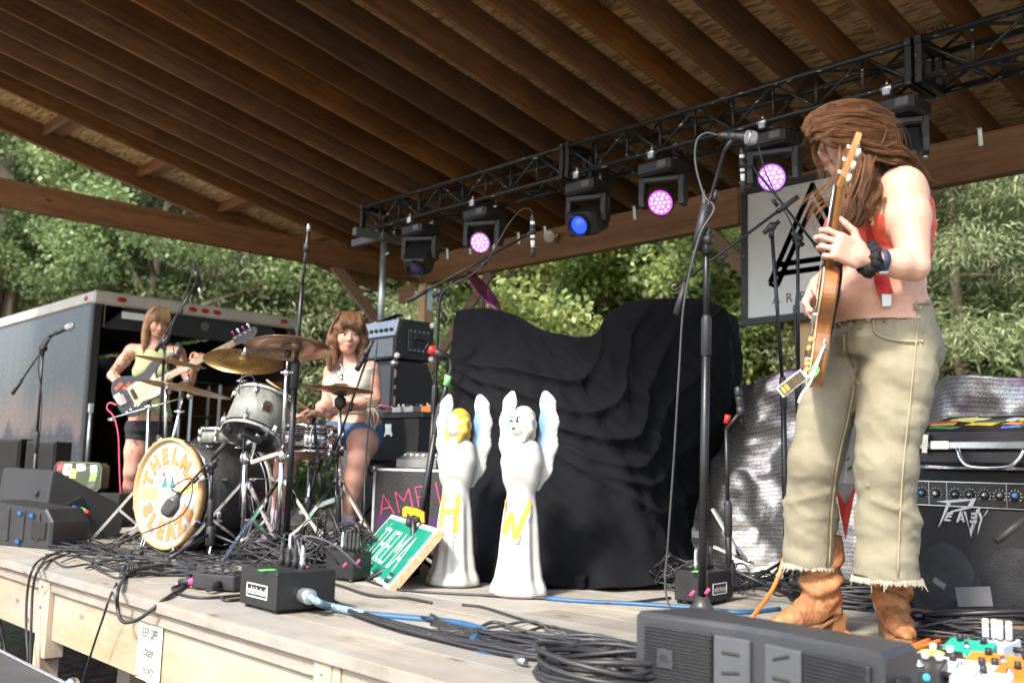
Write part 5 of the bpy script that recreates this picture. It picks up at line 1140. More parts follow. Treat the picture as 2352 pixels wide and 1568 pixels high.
def back_cases():
 # tall black case with pedals in front of the bass rig
 D = 6.2; c = drop(aD(940,1140,D)); o = crate('road_case','tall black road case carrying a pedal board beside the drummer','road case',c,(.52,.34,.80),.05,mat('case_soft',(.012,.012,.013),.7,0,.3,4),edges=False)
 MB().prism([(-.03,.035),(.03,.035),(.032,-.012),(.05,-.03),(.03,-.045),(.018,-.03),(-.018,-.03),(-.03,-.045),(-.05,-.03),(-.032,-.012)],(-.02,-.172,.735),axes3((1,0,0),(0,0,1),(0,-1,0)),.006,.001).build('corner_plate',K('steel'),o)
 MB().box((-.15,-.1735,.70),(.03,.003,.13),Euler((0,.12,0)).to_matrix()).build('green_tape',K('gaff_green'),o)
 b = thing('pedal_board','flat black pedal board on the tall road case','pedal board',c + Vector((.03,0,.804)),(0,0,.05)); MB().box((0,0,.02),(.46,.28,.04),ch=.006).build('tray',K('black_metal'),b)
 for x,col,k in ((-.12,(.66,.65,.6),3),(.0,(.68,.67,.62),3),(.1,(.03,.03,.03),2),(.18,(.62,.2,.03),2),(-.2,(.05,.06,.05),2)): pedal(c + Vector((.03 + x,0,.845)),(.085,.13,.05),col,.05,{.66: 'cream effects pedal with a red plug',.68: 'white effects pedal',.03: 'small black effects pedal',.62: 'orange effects pedal',.05: 'dark green effects pedal'}[col[0]] + ' on the board by the bass cabinet',k,grp='pedals on the tall road case')
 MB().tube(spline([c + Vector(p) for p in ((-.16,-.1,.87),(-.13,-.18,.86),(-.12,-.19,.7),(-.10,-.2,.4),(-.05,-.21,.05))],6),.006,6).solo('cable',K('cable_black'),'black cable hanging down the front of the tall road case','cable')
 MB().tube(spline([c + Vector(p) for p in ((-.15,-.06,.88),(-.19,-.12,.89),(-.22,-.10,.85))],6),.007,6).solo('cable',mat('cable_pink',(.75,.12,.2),.45),'short pink cable looped on the pedals of the tall road case','cable')
 # flight case with pink letters
 D = 5.75; c = drop(aD(958,1180,D)); o = crate('flight_case','low black flight case with alloy edges and pink letters','flight case',c,(.42,.36,.50),.62)
 R = axes3((math.cos(.25),0,math.sin(.25)),(-math.sin(.25),0,math.cos(.25)),(0,-1,0)); tx = MB(); put_text(tx,'AMP I',(-.0,-.182,.33),R,height=.12,width=.36,bold=-.03); tx.build('lettering',mat('pink_tape',(.8,.04,.22),.6,emit=.0),o)
 MB().box((.0,-.183,.14),(.36,.004,.2)).build('purple_light_patch',mat('purple_light_patch',(.05,.012,.075),.6),o)  # purple light on the black case, put into this added panel's colour
 b = thing('small_mixer','small silver desk mixer on the flight case with pink letters','mixer',c + Vector((.02,.0,.508)),(0,0,.62)); MB().prism([(-.1,0),(.1,0),(.1,.09),(-.1,.045)],(0,0,0),axes3((0,1,0),(0,0,1),(1,0,0)),.24,.004).build('body',mat('mixer_grey',(.2,.2,.2),.5),b)
 for k in range(6): MB().lathe([(.011,0),(.010,.012),(0,.013)],(-.09 + k * .036,-.02,.065),n=8).build('knob',K('white_paint'),b)
 # low wedge behind the green sign
 wedge('black foam-fronted wedge monitor behind the green street sign',fl(868,1243),.5,.40,.38,yaw=.95)
def wedge(label,c,w,d,h,yaw,prof=None,grp='wedge monitors on the stage'):
 o = thing('stage_monitor',label,'monitor',drop(c),(0,0,yaw),grp); P = prof or [(-d / 2,0),(d / 2 - .06,0),(d / 2,.1),(-d / 2 + .12,h),(-d / 2,h * .82)]
 MB().prism(P,(0,0,0),axes3((0,1,0),(0,0,1),(1,0,0)),w,.008).build('box',TX,o)
 a,b = Vector((0,P[2][0],P[2][1])),Vector((0,P[3][0],P[3][1])); m = (a + b) / 2; y = (b - a).normalized(); n = Vector((1,0,0)).cross(y); MB().box(m + n * .004,(w - .05,(b - a).length - .05,.012),axes3((1,0,0),y,n),.004).build('grille',K('grille'),o)
 return o
back_cases()
def left_side():
 # big wedge facing the bassist, small cabinet on its side, two tall boxes, green suitcase
 y0 = 2.16; o = wedge('large black wedge monitor facing the bassist with a green and red plug',Vector((-7.0,2.36,0)),1.0,.5,.42,0,[(-.25,0),(.2,0),(.24,.06),(.25,.2),(-.2,.43),(-.22,.42)])
 MB().box((.503,-.06,.2),(.008,.12,.1),Euler((.5,0,0)).to_matrix(),.002).build('socket_plate',mat('cup_dark',(.006,.006,.006),.6),o)
 MB().cyl((.5,-.03,.19),(.56,-.02,.18),.013,n=10).build('plug_green',K('gaff_green'),o); MB().cyl((.55,-.02,.18),(.59,-.01,.17),.012,n=10).build('plug_red',K('red_plastic'),o); MB().cyl((.5,-.08,.2),(.54,-.08,.2),.013,n=10).build('plug_blue',K('blue_plastic'),o)
 MB().lathe([(.022,0),(.022,.006),(.012,.01),(0,.01)],(.3,-.24,.28),(0,-1,0),16).build('badge',K('black_metal'),o)
 c = fl(40,1256); s = thing('compact_speaker','small ribbed black loudspeaker lying on its side by the large wedge','speaker',(c.x - .1,c.y + .12,0),(0,0,.35)); MB().prism([(-.28,0),(.3,0),(.3,.15),(.24,.22),(-.28,.25)],(0,0,0),axes3((1,0,0),(0,0,1),(0,-1,0)),.26,.012).build('box',K('black_plastic'),s)
 for k in range(4): MB().box((-.2 + k * .13,-.132,.12),(.03,.012,.2 - k * .015),ch=.004).build('rib',K('black_plastic'),s)
 MB().box((.2,-.134,.1),(.12,.01,.1),ch=.02).build('handle_recess',mat('cup_dark',(.006,.006,.006),.6),s)
 for x,z in ((-.22,.2),(.02,.19),(-.22,.03),(.02,.03),(.12,.18)): MB().cyl((x,-.13,z),(x + .035,-.155,z),.011,n=8).build('blue_tip',K('blue_plastic'),s)
 D = 8.6
 for k,(x0,x1,yt,lab) in enumerate(((-10,64,1006,'black box loudspeaker standing beside its twin near the trailer side'),(74,141,1012,'black box loudspeaker standing next to the green suitcase'))):
  p = drop(aD((x0 + x1) / 2,1100,D)); h = aD(x0,yt,D).z; o = thing('speaker_box',lab,'speaker',p,(0,0,.8),'box loudspeakers'); MB().box((0,0,h / 2),(.26,.3,h),ch=.01).build('box',TX,o); MB().box((0,-.154,h / 2),(.23,.012,h - .04),ch=.004).build('grille',K('grille'),o)
 D = 7.6; c = drop(aD(186,1120,D)); b = crate('equipment_case','low black equipment case under the green suitcase','case',c + Vector((.05,.05,0)),(.6,.32,.25),.8,edges=False)
 GS = mat('suitcase_green',(.045,.06,.03),.55,0,.15,6,.2,60); z = .254; h = aD(186,1062,D).z - z; o = thing('suitcase','olive green suitcase covered in stickers standing on a black case','suitcase',c + Vector((0,0,z)),(0,0,.75))
 P = [(x,y) for x,y in [(-.19 + .03,0),(.19 - .03,0),(.19,.03),(.19,h - .03),(.19 - .03,h),(-.19 + .03,h),(-.19,h - .03),(-.19,.03)]]
 MB().prism(P,(0,0,0),axes3((1,0,0),(0,0,1),(0,-1,0)),.12,.008).build('body',GS,o);
 rim = [Vector((x * .97,-.062,.004 + y * .97)) for x,y in P]; MB().tube(rim + [rim[0]],.007,6).build('rim',mat('rim_green',(.08,.1,.05),.45),o)
 rr = random.Random(8); cols = [(.65,.08,.08),(.7,.68,.62),(.72,.7,.64),(.65,.6,.15),(.6,.62,.66),(.5,.5,.52),(.25,.4,.12),(.1,.1,.1)]
 for k,(x,zz,w_,h_) in enumerate(((-.145,h * .85,.05,.06),(-.085,h * .86,.06,.05),(-.09,h * .68,.06,.06),(-.04,h * .62,.05,.07),(.02,h * .85,.07,.06),(.12,h * .8,.055,.06),(.12,h * .5,.05,.07),(.11,h * .25,.06,.05))):
  MB().box((x,-.0615,zz),(w_,.003,h_),Euler((0,rr.uniform(-.2,.2),0)).to_matrix()).build('sticker',mat('sticker_%d' % k,cols[k],.5,0,.5,40),o)
 # odds and ends behind the kit
 D = 7.2; p = drop(aD(470,1080,D)); o = crate('small_flight_case','small grey flight case with alloy edges behind the drum kit','flight case',p,(.30,.3,.52),.85,mat('case_grey',(.06,.065,.07),.45,.2),cs=.018); MB().box((0,-.153,.3),(.09,.006,.11),ch=.002).build('latch',K('alu'),o)
 tb = thing('utility_table','black folding table of cables and gadgets behind the drum kit','table',drop(aD(520,1080,7.6)),(0,0,.8));
 MB().box((0,0,.60),(.95,.4,.03),ch=.005).build('table_top',K('black_plastic'),tb)
 for sx in (-1,1):
  for sy in (-1,1): MB().cyl((sx * .42,sy * .16,0),(sx * .42,sy * .16,.6),.014,n=8).build('leg',K('steel'),tb)
 rr = random.Random(2); base = Vector(tb.location); ca,sa = math.cos(.8),math.sin(.8)
 for k,(x,y,col,lab) in enumerate(((-.38,-.1,(.5,.62,.05),'lime green'),(-.22,.05,(.05,.05,.055),'black'),(-.05,-.12,(.65,.62,.05),'yellow'),(.08,.06,(.1,.1,.11),'charcoal'),(.22,-.12,(.75,.16,.03),'orange'),(.32,.08,(.1,.3,.14),'green'),(.4,-.1,(.6,.05,.05),'red'))):
  pedal(base + Vector((x * ca - y * sa,x * sa + y * ca,.617)),(.1,.13,.055),col,.8 + rr.uniform(-.5,.5),lab + ' effects box on the folding table behind the kit',2,grp='gadgets on the folding table')
 tg = MB(); rr = random.Random(6)
 for k in range(8):
  c0 = base + Vector((rr.uniform(-.3,.3),rr.uniform(-.3,.3),.63)); tg.tube(spline([c0 + Vector((math.cos(a) * rr.uniform(.06,.13),math.sin(a) * rr.uniform(.06,.13),rr.uniform(0,.08))) for a in np.linspace(0,8,12)],3),.005,5)
 tag(tg.build('tangled_leads',K('cable_black')),'tangle of thin black leads on the folding table','cables',kind='stuff')
left_side()
# ------------------------------------------------------------------ front loudspeaker at the stage edge
def front_fill():
 a,b = Vector((-1.62,1.93,0)),Vector((-.96,1.885,0)); w = (b - a).length; yaw = math.atan2((b - a).y,(b - a).x)
 o = thing('front_loudspeaker','charcoal loudspeaker with two mesh grilles and a slotted middle lying at the stage edge','speaker',(a + b) / 2,(0,0,yaw)); H = .185; G = mat('speaker_grey',(.03,.032,.036),.5,0,.12,8,.1,90); G2 = mat('speaker_grey_light',(.062,.066,.074),.5,0,.1,8)
 dz = .17
 # housing: shallow chevron front, bevelled top
 fr = [(-w / 2,-.0),(-.05,.03),(.05,.03),(w / 2,0)]
 pl = [(-w / 2,0),(-.06,.035),(.06,.035),(w / 2,0),(w / 2 - .03,dz),(-w / 2 + .03,dz)]
 MB().prism(pl,(0,0,H / 2),Matrix.Identity(3),H,.012).build('housing',G,o)
 def face(x0,x1,y0,y1,n,m,z0=.015,z1=H - .028,out=.006):
  p0,p1 = Vector((x0,y0,0)),Vector((x1,y1,0)); x = (p1 - p0).normalized(); nn = Vector((x.y,-x.x,0)); MB().box((p0 + p1) / 2 + nn * out + Vector((0,0,(z0 + z1) / 2)),((p1 - p0).length,.014,z1 - z0),axes3(x,-nn,(0,0,1)),.004).build(n,m,o); return x,nn,p0,p1
 f = lambda x: .035 * (1 - max(0,abs(x) - .06) / (w / 2 - .06))
 gm = K('grille')
 def gr(x0,x1):
  x,nn,p0,p1 = face(x0,x1,f(x0),f(x1),'grille',mat('grille_grey',(.024,.025,.028),.55,.2,.2,30),out=.006); hm = MB(); L = (p1 - p0).length
  nx,nz = int(L / .0085),17
  for i in range(nx):
   for j in range(nz): hm.lathe([(0,.0),(.0031,0)],p0 + x * (.004 + i * .0085 + (j % 2) * .0042) + nn * .0137 + Vector((0,0,.02 + j * .0082)),nn,5)
  q = hm.build('grille_holes',mat('hole_black',(.004,.004,.004),.9),o); q['kind'] = 'stuff'
 gr(-w / 2 + .03,-.115); gr(.135,w / 2 - .03)
 for x0,x1,sl in ((-.108,-.012,((.062,0),(.02,-.14))),(.03,.128,((.075,-.3),(.03,0)))):
  x,nn,p0,p1 = face(x0,x1,f(x0),f(x1),'horn_panel',G2)
  for zc,tl in sl: MB().box((p0 + p1) / 2 + nn * .0135 + Vector((0,0,.03 + zc + .03)),(.05,.006,.008),axes3(x,-nn,(0,0,1)) @ Matrix.Rotation(tl,3,'Y'),.003).build('horn_slot',K('print_black'),o)
 bx = f(-.26); x,nn,p0,p1 = Vector((1,0,0)),Vector((0,-1,0)),0,0
 MB().box((-.235,f(-.235) - .0155,.085),(.045,.006,.045),axes3((1,.11,0),(-.11,1,0),(0,0,1)),.002).build('badge',G,o); tx = MB(); put_text(tx,'JBL',(-.235,f(-.235) - .019,.085),axes3((.994,.11,0),(0,0,1),(.11,-.994,0)),height=.02); tx.build('badge_print',mat('badge_dark',(.025,.025,.027),.4),o.children[-1])
 for s in (-1,1): MB().box((s * (w / 2 + .006),.05,H * .6),(.014,.05,.05),ch=.004).build('side_bracket',K('black_metal'),o)
front_fill()
# ------------------------------------------------------------------ guitarist's pedal board
def ped_board():
 o = thing('pedal_board','black pedal board crowded with effects at the guitarist\'s feet','pedal board',(-.98,2.62,0),(0,0,.05)); MB().box((.0,-.02,.03),(.52,.44,.035),ch=.006).build('tray',K('black_metal'),o)
 def P(x,y): return fl(x,y,.05)
 for x,y,sz,col,yaw,lab,k in ((2228,1528,(.115,.07,.06),(.02,.33,.22),.1,'green effects pedal with white lettering',2),(2290,1505,(.085,.1,.045),(.42,.46,.5),-.1,'pale grey effects pedal with tall white caps',3),(2205,1515,(.07,.1,.045),(.3,.38,.42),.2,'blue grey effects pedal',2),
  (2310,1552,(.17,.075,.045),(.75,.22,.03),.15,'flat orange effects pedal',2),(2215,1572,(.13,.09,.05),(.68,.68,.68),.1,'white effects pedal',2),(2150,1545,(.085,.12,.05),(.02,.02,.022),0,'black effects pedal with a yellow ring',2),(2330,1588,(.15,.1,.05),(.72,.2,.03),.05,'broad orange effects pedal with black knobs',3),(2255,1592,(.12,.06,.045),(.6,.6,.62),.1,'small white effects pedal',1),(2120,1575,(.09,.1,.06),(.03,.03,.032),.2,'black effects pedal with blue lights',3)):
  q = pedal(P(x,y),sz,col,yaw,lab + ' on the guitarist\'s board',k,grp='pedals on the guitarist\'s board')
  if 'caps' in lab:
   for i in range(4): MB().box((-.03 + .02 * i,.01 * (i % 2),.07),(.014,.014,.05),ch=.003).build('white_cap',K('white_paint'),q)
  if 'lettering' in lab: t = MB(); put_text(t,'Vox',(.02,-.036,.026),axes3((1,0,0),(0,0,1),(0,-1,0)),height=.02,shear=.3); t.build('lettering',mat('print_mint',(.4,.7,.55),.5),q)
  if 'blue lights' in lab:
   for i in range(2): MB().ell((-.02 + .04 * i,-.048,.03),(.008,.008,.008)).build('blue_light',mat('led_small_blue',(.02,.3,.9),.3,emit=.8),q)
  if 'yellow' in lab: MB().tube([(math.cos(a) * .025,math.sin(a) * .025 - .02,.05) for a in np.linspace(0,6.28,13)],.005,6).build('yellow_ring',mat('yellow_ring',(.7,.5,.05),.5),q)
ped_board()
# ------------------------------------------------------------------ combo amplifier and briefcase
def combo():
 X0,Y0 = -1.84,3.80; w,d,h = .68,.28,.565
 o = thing('combo_amplifier','black combo amplifier with silver jagged lettering and a row of knobs','amplifier',(X0 + w / 2,Y0 + d / 2,0),(0,0,-.05)); s = -d / 2
 MB().box((0,.02,h / 2),(w,d - .04,h),ch=.012).build('cabinet',TX,o)
 MB().box((0,s + .008,.215),(w - .04,.02,.41),ch=.004).build('grille',mat('amp_grille',(.012,.012,.013),.55,.1,.25,80,.6,500),o)
 ps = MB().box((0,s + .006,h - .095),(w - .03,.02,.085),ch=.003).build('control_panel',mat('panel_black',(.012,.012,.012),.35),o)
 for z in (h - .05,h - .14): MB().box((0,s - .006,z),(w - .03,.004,.004)).build('panel_line',K('steel'),ps)
 cols = ['blue_knob','white_paint','steel','steel','steel','steel','blue_plastic','steel','blue_plastic','steel']; mat('blue_knob',(.1,.4,.7),.4)
 for k in range(10):
  x = -w / 2 + .07 + k * .055 + (.02 if k > 1 else 0); kb = MB().lathe([(.017,0),(.014,.014),(0,.015)],(x,s - .003,h - .095),(0,-1,0),14).build('knob',K('black_plastic'),ps); MB().lathe([(.0085,.0152),(0,.0156)],(x,s - .003,h - .095),(0,-1,0),10).build('knob_cap',K(cols[k]),kb)
  tk = MB()
  for j in range(9):
   a = -2.2 + j * .55; tk.box((x + math.sin(a) * .022,s - .0042,h - .095 + math.cos(a) * .022),(.0015,.001,.005),Matrix.Rotation(a,3,'Y'))
  q = tk.build('dial_marks',K('print_white'),ps); q['kind'] = 'stuff'
 for k in (1,2,6,8): MB().box((-w / 2 + .043 + k * .0555 + .015 * (k > 1),s - .0055,h - .095),(.002,.003,.085)).build('panel_line',K('steel'),ps)
 # jagged maker's name, cut from flat plate
 L = mat('logo_silver',(.5,.5,.52),.35,.6); lg = MB(); S = .096; c = Vector((-.118,s - .006,.40)); R = axes3((1,0,0),(0,0,1),(0,-1,0))
 def pg(P): lg.prism([(x * S,y * S) for x,y in P],c,R,.004)
 pg([(-1.0,.42),(.62,.62),(.42,.22),(-.44,.0),(-.42,.06),(.26,.28),(.4,.5),(-.55,.37)]); pg([(-.55,.37),(-.40,.37),(-.86,-.5),(-.93,-.58)])
 for x in (-.52,): pg([(x,.0),(x + .2,.02),(x + .19,-.05),(x - .03,-.09)]); pg([(x - .08,-.12),(x + .15,-.1),(x + .14,-.17),(x - .11,-.2)]); pg([(x - .14,-.24),(x + .1,-.27),(x + .09,-.33),(x - .2,-.33)]); pg([(x - .01,.02),(x + .05,.02),(x - .12,-.33),(x - .2,-.33)])
 pg([(-.2,-.35),(-.12,-.35),(.02,.0),(-.04,.08)]); pg([(-.04,.08),(.03,.08),(.14,-.33),(.06,-.33)]); pg([(-.1,-.2),(.08,-.2),(.08,-.25),(-.1,-.25)])
 pg([(.1,.08),(.19,.08),(.36,-.9),(.33,-.62)]); pg([(.36,-.9),(.33,-.62),(.78,.28),(.6,.16)])
 pg([(.42,.05),(.66,.06),(.64,-.01),(.4,-.04)]); pg([(.4,-.1),(.62,-.09),(.6,-.16),(.38,-.18)]); pg([(.36,-.24),(.62,-.28),(.58,-.34),(.32,-.33)])
 pg([(.66,.08),(.75,.08),(.82,-.14),(.76,-.2)]); pg([(.76,-.2),(.82,-.14),(1.06,.22),(1.0,.06)]); pg([(.77,-.12),(.84,-.12),(.62,-.78),(.66,-.5)])
 lg.build('lettering',L,o)
 MB().box((-.08,s - .004,.10),(.13,.004,.07),Matrix.Rotation(-.14,3,'Y')).build('tape_patch',mat('tape_grey',(.12,.12,.13),.7),o); MB().box((-.21,s - .004,.135),(.05,.003,.022),Matrix.Rotation(.5,3,'Y')).build('tape_patch',K('tape_grey'),o)
 for x in (-.2,.07): MB().lathe([(.124,0),(.122,.0012),(0,.0014)],(x,s - .0028,.165),(0,-1,0),40).build('speaker_cloth',mat('speaker_cloth',(.022,.023,.026),.5,.3,.6,9,.6,300),o)
 # briefcase on top
 z = h + .012; bc = thing('briefcase','black hard briefcase with chrome latches and stickered slanting lid on the combo amplifier','briefcase',(X0 + w / 2 + .02,Y0 + .11,z),(0,0,-.05)); W,Dp = .62,.30
 MB().box((0,.0,.03),(W,Dp,.06),ch=.012).build('base',K('black_plastic'),bc)
 MB().box((0,-Dp / 2 - .002,.075),(W,.018,.03),ch=.004).build('frame_rail',K('steel'),bc)
 MB().prism([(-Dp / 2,.09),(Dp / 2,.09),(Dp / 2,.2),(-Dp / 2 + .03,.135),(-Dp / 2,.125)],(0,0,0),axes3((0,1,0),(0,0,1),(1,0,0)),W,.006).build('lid',K('black_plastic'),bc)
 y = Vector((0,Dp - .03,.065)).normalized(); n = Vector((0,-y.z,y.y)); rr = random.Random(5); cc = [(.7,.55,.05),(.65,.65,.6),(.6,.1,.08),(.08,.2,.6),(.7,.68,.3),(.15,.3,.12),(.72,.7,.66),(.1,.1,.1),(.6,.25,.05),(.68,.6,.1)]
 for k in range(26): MB().box(Vector((rr.uniform(-.28,.28),-Dp / 2 + .03,.135)) + y * rr.uniform(.03,.24) + n * (.002 + .0006 * k / 10),(rr.uniform(.05,.12),rr.uniform(.04,.07),.001),axes3((1,0,0),y,n) @ Matrix.Rotation(rr.uniform(-.4,.4),3,'Z')).build('sticker',mat('lid_sticker_%d' % (k % 10),cc[k % 10],.5,0,.4,40),bc)
 for x in (-.19,.19):
  l = MB().box((x,-Dp / 2 - .016,.075),(.07,.014,.035),ch=.003).build('latch',CHR,bc); MB().box((x - .055,-Dp / 2 - .02,.08),(.022,.014,.075),Matrix.Rotation(.1,3,'Y'),.003).build('hasp',CHR,l)
 MB().tube(spline([(-.12,-Dp / 2 - .02,.06),(-.10,-Dp / 2 - .035,.02),(-.06,-Dp / 2 - .04,-.005),(.06,-Dp / 2 - .04,-.005),(.10,-Dp / 2 - .035,.02),(.12,-Dp / 2 - .02,.06)],4),.008,8).build('handle',CHR,bc)
combo()
# ------------------------------------------------------------------ snake boxes
def snake_box(label,c0,ex,ey,h,logo,tape=True,nplug=4,grp='stage boxes on the boards',bundle=None):
 """c0: near floor corner; ex, ey: floor edges from it"""
 c0 = Vector(c0); ex,ey = Vector(ex),Vector(ey); x = ex.normalized(); ey = ey - x * ey.dot(x); y = ey.normalized(); a,b = ex.length,ey.length
 o = thing('stage_box',label,'stage box',c0,group=grp); R = axes3(x,y,(0,0,1)); c = (x * a + y * b) / 2
 if R.determinant() < 0: R = axes3(y,x,(0,0,1)); sz = (b,a)
 else: sz = (a,b)
 body = MB().box(c + Vector((0,0,h / 2 + .012)),(sz[0],sz[1],h),R,.005).build('box',mat('box_black',(.016,.016,.017),.5,.2,.25,8,.1,60),o)
 for p in ((.1,.1),(.9,.1),(.1,.9),(.9,.9)): MB().lathe([(.012,0),(.010,.014),(0,.014)],x * a * p[0] + y * b * p[1],n=10).build('foot',K('black_rubber'),o)
 f = None
 if logo is not None:
  n,t,L = (-y,x,a) if logo == 0 else (-x,y,b)
  base = (x * a / 2) if logo == 0 else (y * b / 2)
  if t.dot(CR) < 0: t = -t
  Rf = axes3(t,(0,0,1),n); p = base + n * .001 + Vector((0,0,.012 + h * .42)); fr = MB(); w_,h_ = L * .56,h * .34
  for (dx,dz,sx,sz_) in ((0,h_ / 2,w_,.004),(0,-h_ / 2,w_,.004),(w_ / 2,0,.004,h_),(-w_ / 2,0,.004,h_)): fr.box(p + t * dx + Vector((0,0,dz)),(sx,sz_,.0015),Rf)
  fr.build('logo_frame',K('print_white'),body); tx = MB(); put_text(tx,'whirlwind',p,Rf,width=w_ * .9,height=h_ * .6,bold=.02); tx.build('lettering',K('print_white'),body)
 for k in range(nplug):
  p = x * a * (.22 + .56 * k / max(1,nplug - 1)) + y * b * .55 + Vector((0,0,h + .012)) if logo != 1 else y * b * (.2 + .6 * k / max(1,nplug - 1)) + x * a * .5 + Vector((0,0,h + .012))
  MB().lathe([(.0105,-.004),(.0105,.028),(.0085,.032),(.0095,.045),(.007,.075),(.0045,.085)],p,(0,0,1),12).build('plug',K('black_rubber') if k else K('steel'),o)
 if tape: MB().box(x * a * .3 + y * b * .03 + Vector((0,0,h + .0135)),(.055,.03,.003),R).build('tape',K('gaff_green'),body)
 return o,x,y,a,b
c0 = fl(630,1412); e1,e2 = fl(548,1390) - c0,fl(708,1386) - c0
BOX1 = snake_box('black stage box with whirlwind lettering and a blue multicore at its side',c0,e1,e2,.13,0)
def mcore():
 o,x,y,a,b = BOX1; p = y * b * .45 + Vector((0,0,.06)); n = -x
 MB().lathe([(.026,0),(.027,.05),(.022,.055),(.0,.05)],p,n,18).build('cable_gland',K('galvanised'),o)
mcore()
c0 = fl(745,1330); snake_box('plain black stage box heaped with tangled plugs beside the green street sign',c0,fl(808,1338) - c0,fl(752,1321) - c0,.115,None,False,5)
c0 = fl(1625,1393); snake_box('black stage box with whirlwind lettering by the foot of the black drape',c0,fl(1548,1384) - c0,fl(1664,1380) - c0,.12,1,True,5)
def small_box():
 c = fl(500,1355); o = thing('power_box','small black distribution box with pink and black plugs near the stage edge','junction box',c,(0,0,.5)); MB().box((0,0,.035),(.2,.075,.06),ch=.005).build('box',K('black_plastic'),o)
 for k in range(4): MB().lathe([(.012,0),(.012,.006),(0,.006)],(-.07 + k * .045,0,.065),n=10).build('socket',K('black_rubber'),o)
 MB().cyl((-.1,-.01,.03),(-.17,-.02,.025),.014,n=10).build('plug',K('black_rubber'),o); MB().cyl((-.1,-.01,.03),(-.125,-.014,.028),.0155,n=10).build('pink_ring',K('gaff_pink'),o); MB().cyl((.03,-.04,.03),(.04,-.12,.022),.016,n=10).build('plug',K('black_rubber'),o)
 d = fl(290,1275); q = thing('cable_joiner','small black cable joiner with a green tab on the boards','connector',d,(0,0,.3)); MB().box((0,0,.018),(.11,.045,.036),ch=.006).build('box',K('black_plastic'),q); MB().cyl((-.05,0,.018),(-.11,.01,.015),.015,n=10).cyl((.05,0,.018),(.12,0,.015),.014,n=10).build('plugs',K('black_rubber'),q); q.children[-1]['kind'] = 'stuff'; MB().box((-.06,.03,.02),(.07,.012,.012)).build('tab',K('gaff_green'),q)
small_box()
# ------------------------------------------------------------------ signs
def street_sign():
 B0 = fl(889,1354,.004); e = Vector((-1.06,.52,0)).normalized(); L = 1.16; u = Vector((.09,.18,.24)); u = (u - e * u.dot(e)).normalized(); H = .33; x = -e; n = x.cross(u)
 if n.dot(CC - B0) < 0: n = -n
 o = thing('street_sign','green street name sign on raw plywood leaning back by the blond angel','sign',B0 + e * L / 2); R = axes3(x,u,n); c = u * H / 2
 MB().box(c - n * .02,(L,H,.036),R,.002).build('plywood',wood('ply_edge',(.42,.25,.12),(.62,.42,.24),0,.8,60,bump=.3),o)
 MB().box(c + n * .0005,(L - .004,H - .004,.003),R).build('white_plate',mat('sign_white',(.66,.68,.62),.5,0,.12,9),o)
 MB().box(c + n * .0026,(L - .05,H - .05,.002),R,.0005).build('green_face',mat('sign_green',(.0,.21,.135),.4,0,.2,4),o)
 tx = MB(); put_text(tx,'THELMA',c + n * .0040 + x * .01,R,width=L * .72,height=H * .55,bold=-.012,th=.0006); tx.build('lettering',mat('sign_letter',(.62,.66,.58),.5,0,.1,12),o)
 MB().box(c + n * .0042 + x * (L / 2 - .11) - u * (H / 2 - .045),(.1,.05,.001),R).build('sticker',K('print_black'),o); t = MB(); put_text(t,'Tail by M',c + n * .0050 + x * (L / 2 - .11) - u * (H / 2 - .045),R,width=.085,height=.02); t.build('sticker_print',K('print_white'),o)
 rr = random.Random(3); ch = MB()
 for k in range(16): ch.ell(c + n * .0042 + x * rr.uniform(-L / 2,L / 2) * .95 + u * rr.uniform(-H / 2,H / 2) * .92,(rr.uniform(.004,.016),rr.uniform(.003,.008),.0006),R @ Matrix.Rotation(rr.uniform(0,3),3,'Z'),7,4)
 q = ch.build('rust_chips',mat('rust',(.34,.26,.16),.8,0,.4,30),o); q['kind'] = 'stuff'
street_sign()
def guitar_stand():
 D = 4.55; p = drop(aD(952,1250,D)); o = thing('guitar_stand','black guitar stand with a yellow yoke behind the green street sign','guitar stand',p); t = aD(950,1194,D) - p
 MB().cyl((0,0,.02),t,.015,n=10).build('tube',K('black_metal'),o); Y = mat('yoke_yellow',(.72,.38,.02),.4); R = axes3(CR,CU,-CF)
 MB().prism([(-.05,.0),(-.05,.035),(-.035,.042),(.02,.03),(.05,.015),(.052,-.03),(.038,-.03),(.03,-.005),(.0,.01),(-.015,.0),(-.03,.018),(-.035,-.005)],t + Vector((0,0,.02)),R,.03,.003).build('yoke',Y,o)
 MB().ell(t + CR * .015 + Vector((0,0,.005)),(.016,.016,.02)).ell(t - CR * .02 - Vector((0,0,.01)),(.018,.018,.022)).build('yoke_pads',K('black_rubber'),o); o.children[-1]['kind'] = 'stuff'
 for k in range(3): a = k * 2.09 + .3; MB().cyl((0,0,.12),(math.cos(a) * .22,math.sin(a) * .22,.012),.010,n=8).build('leg',K('black_metal'),o)
guitar_stand()
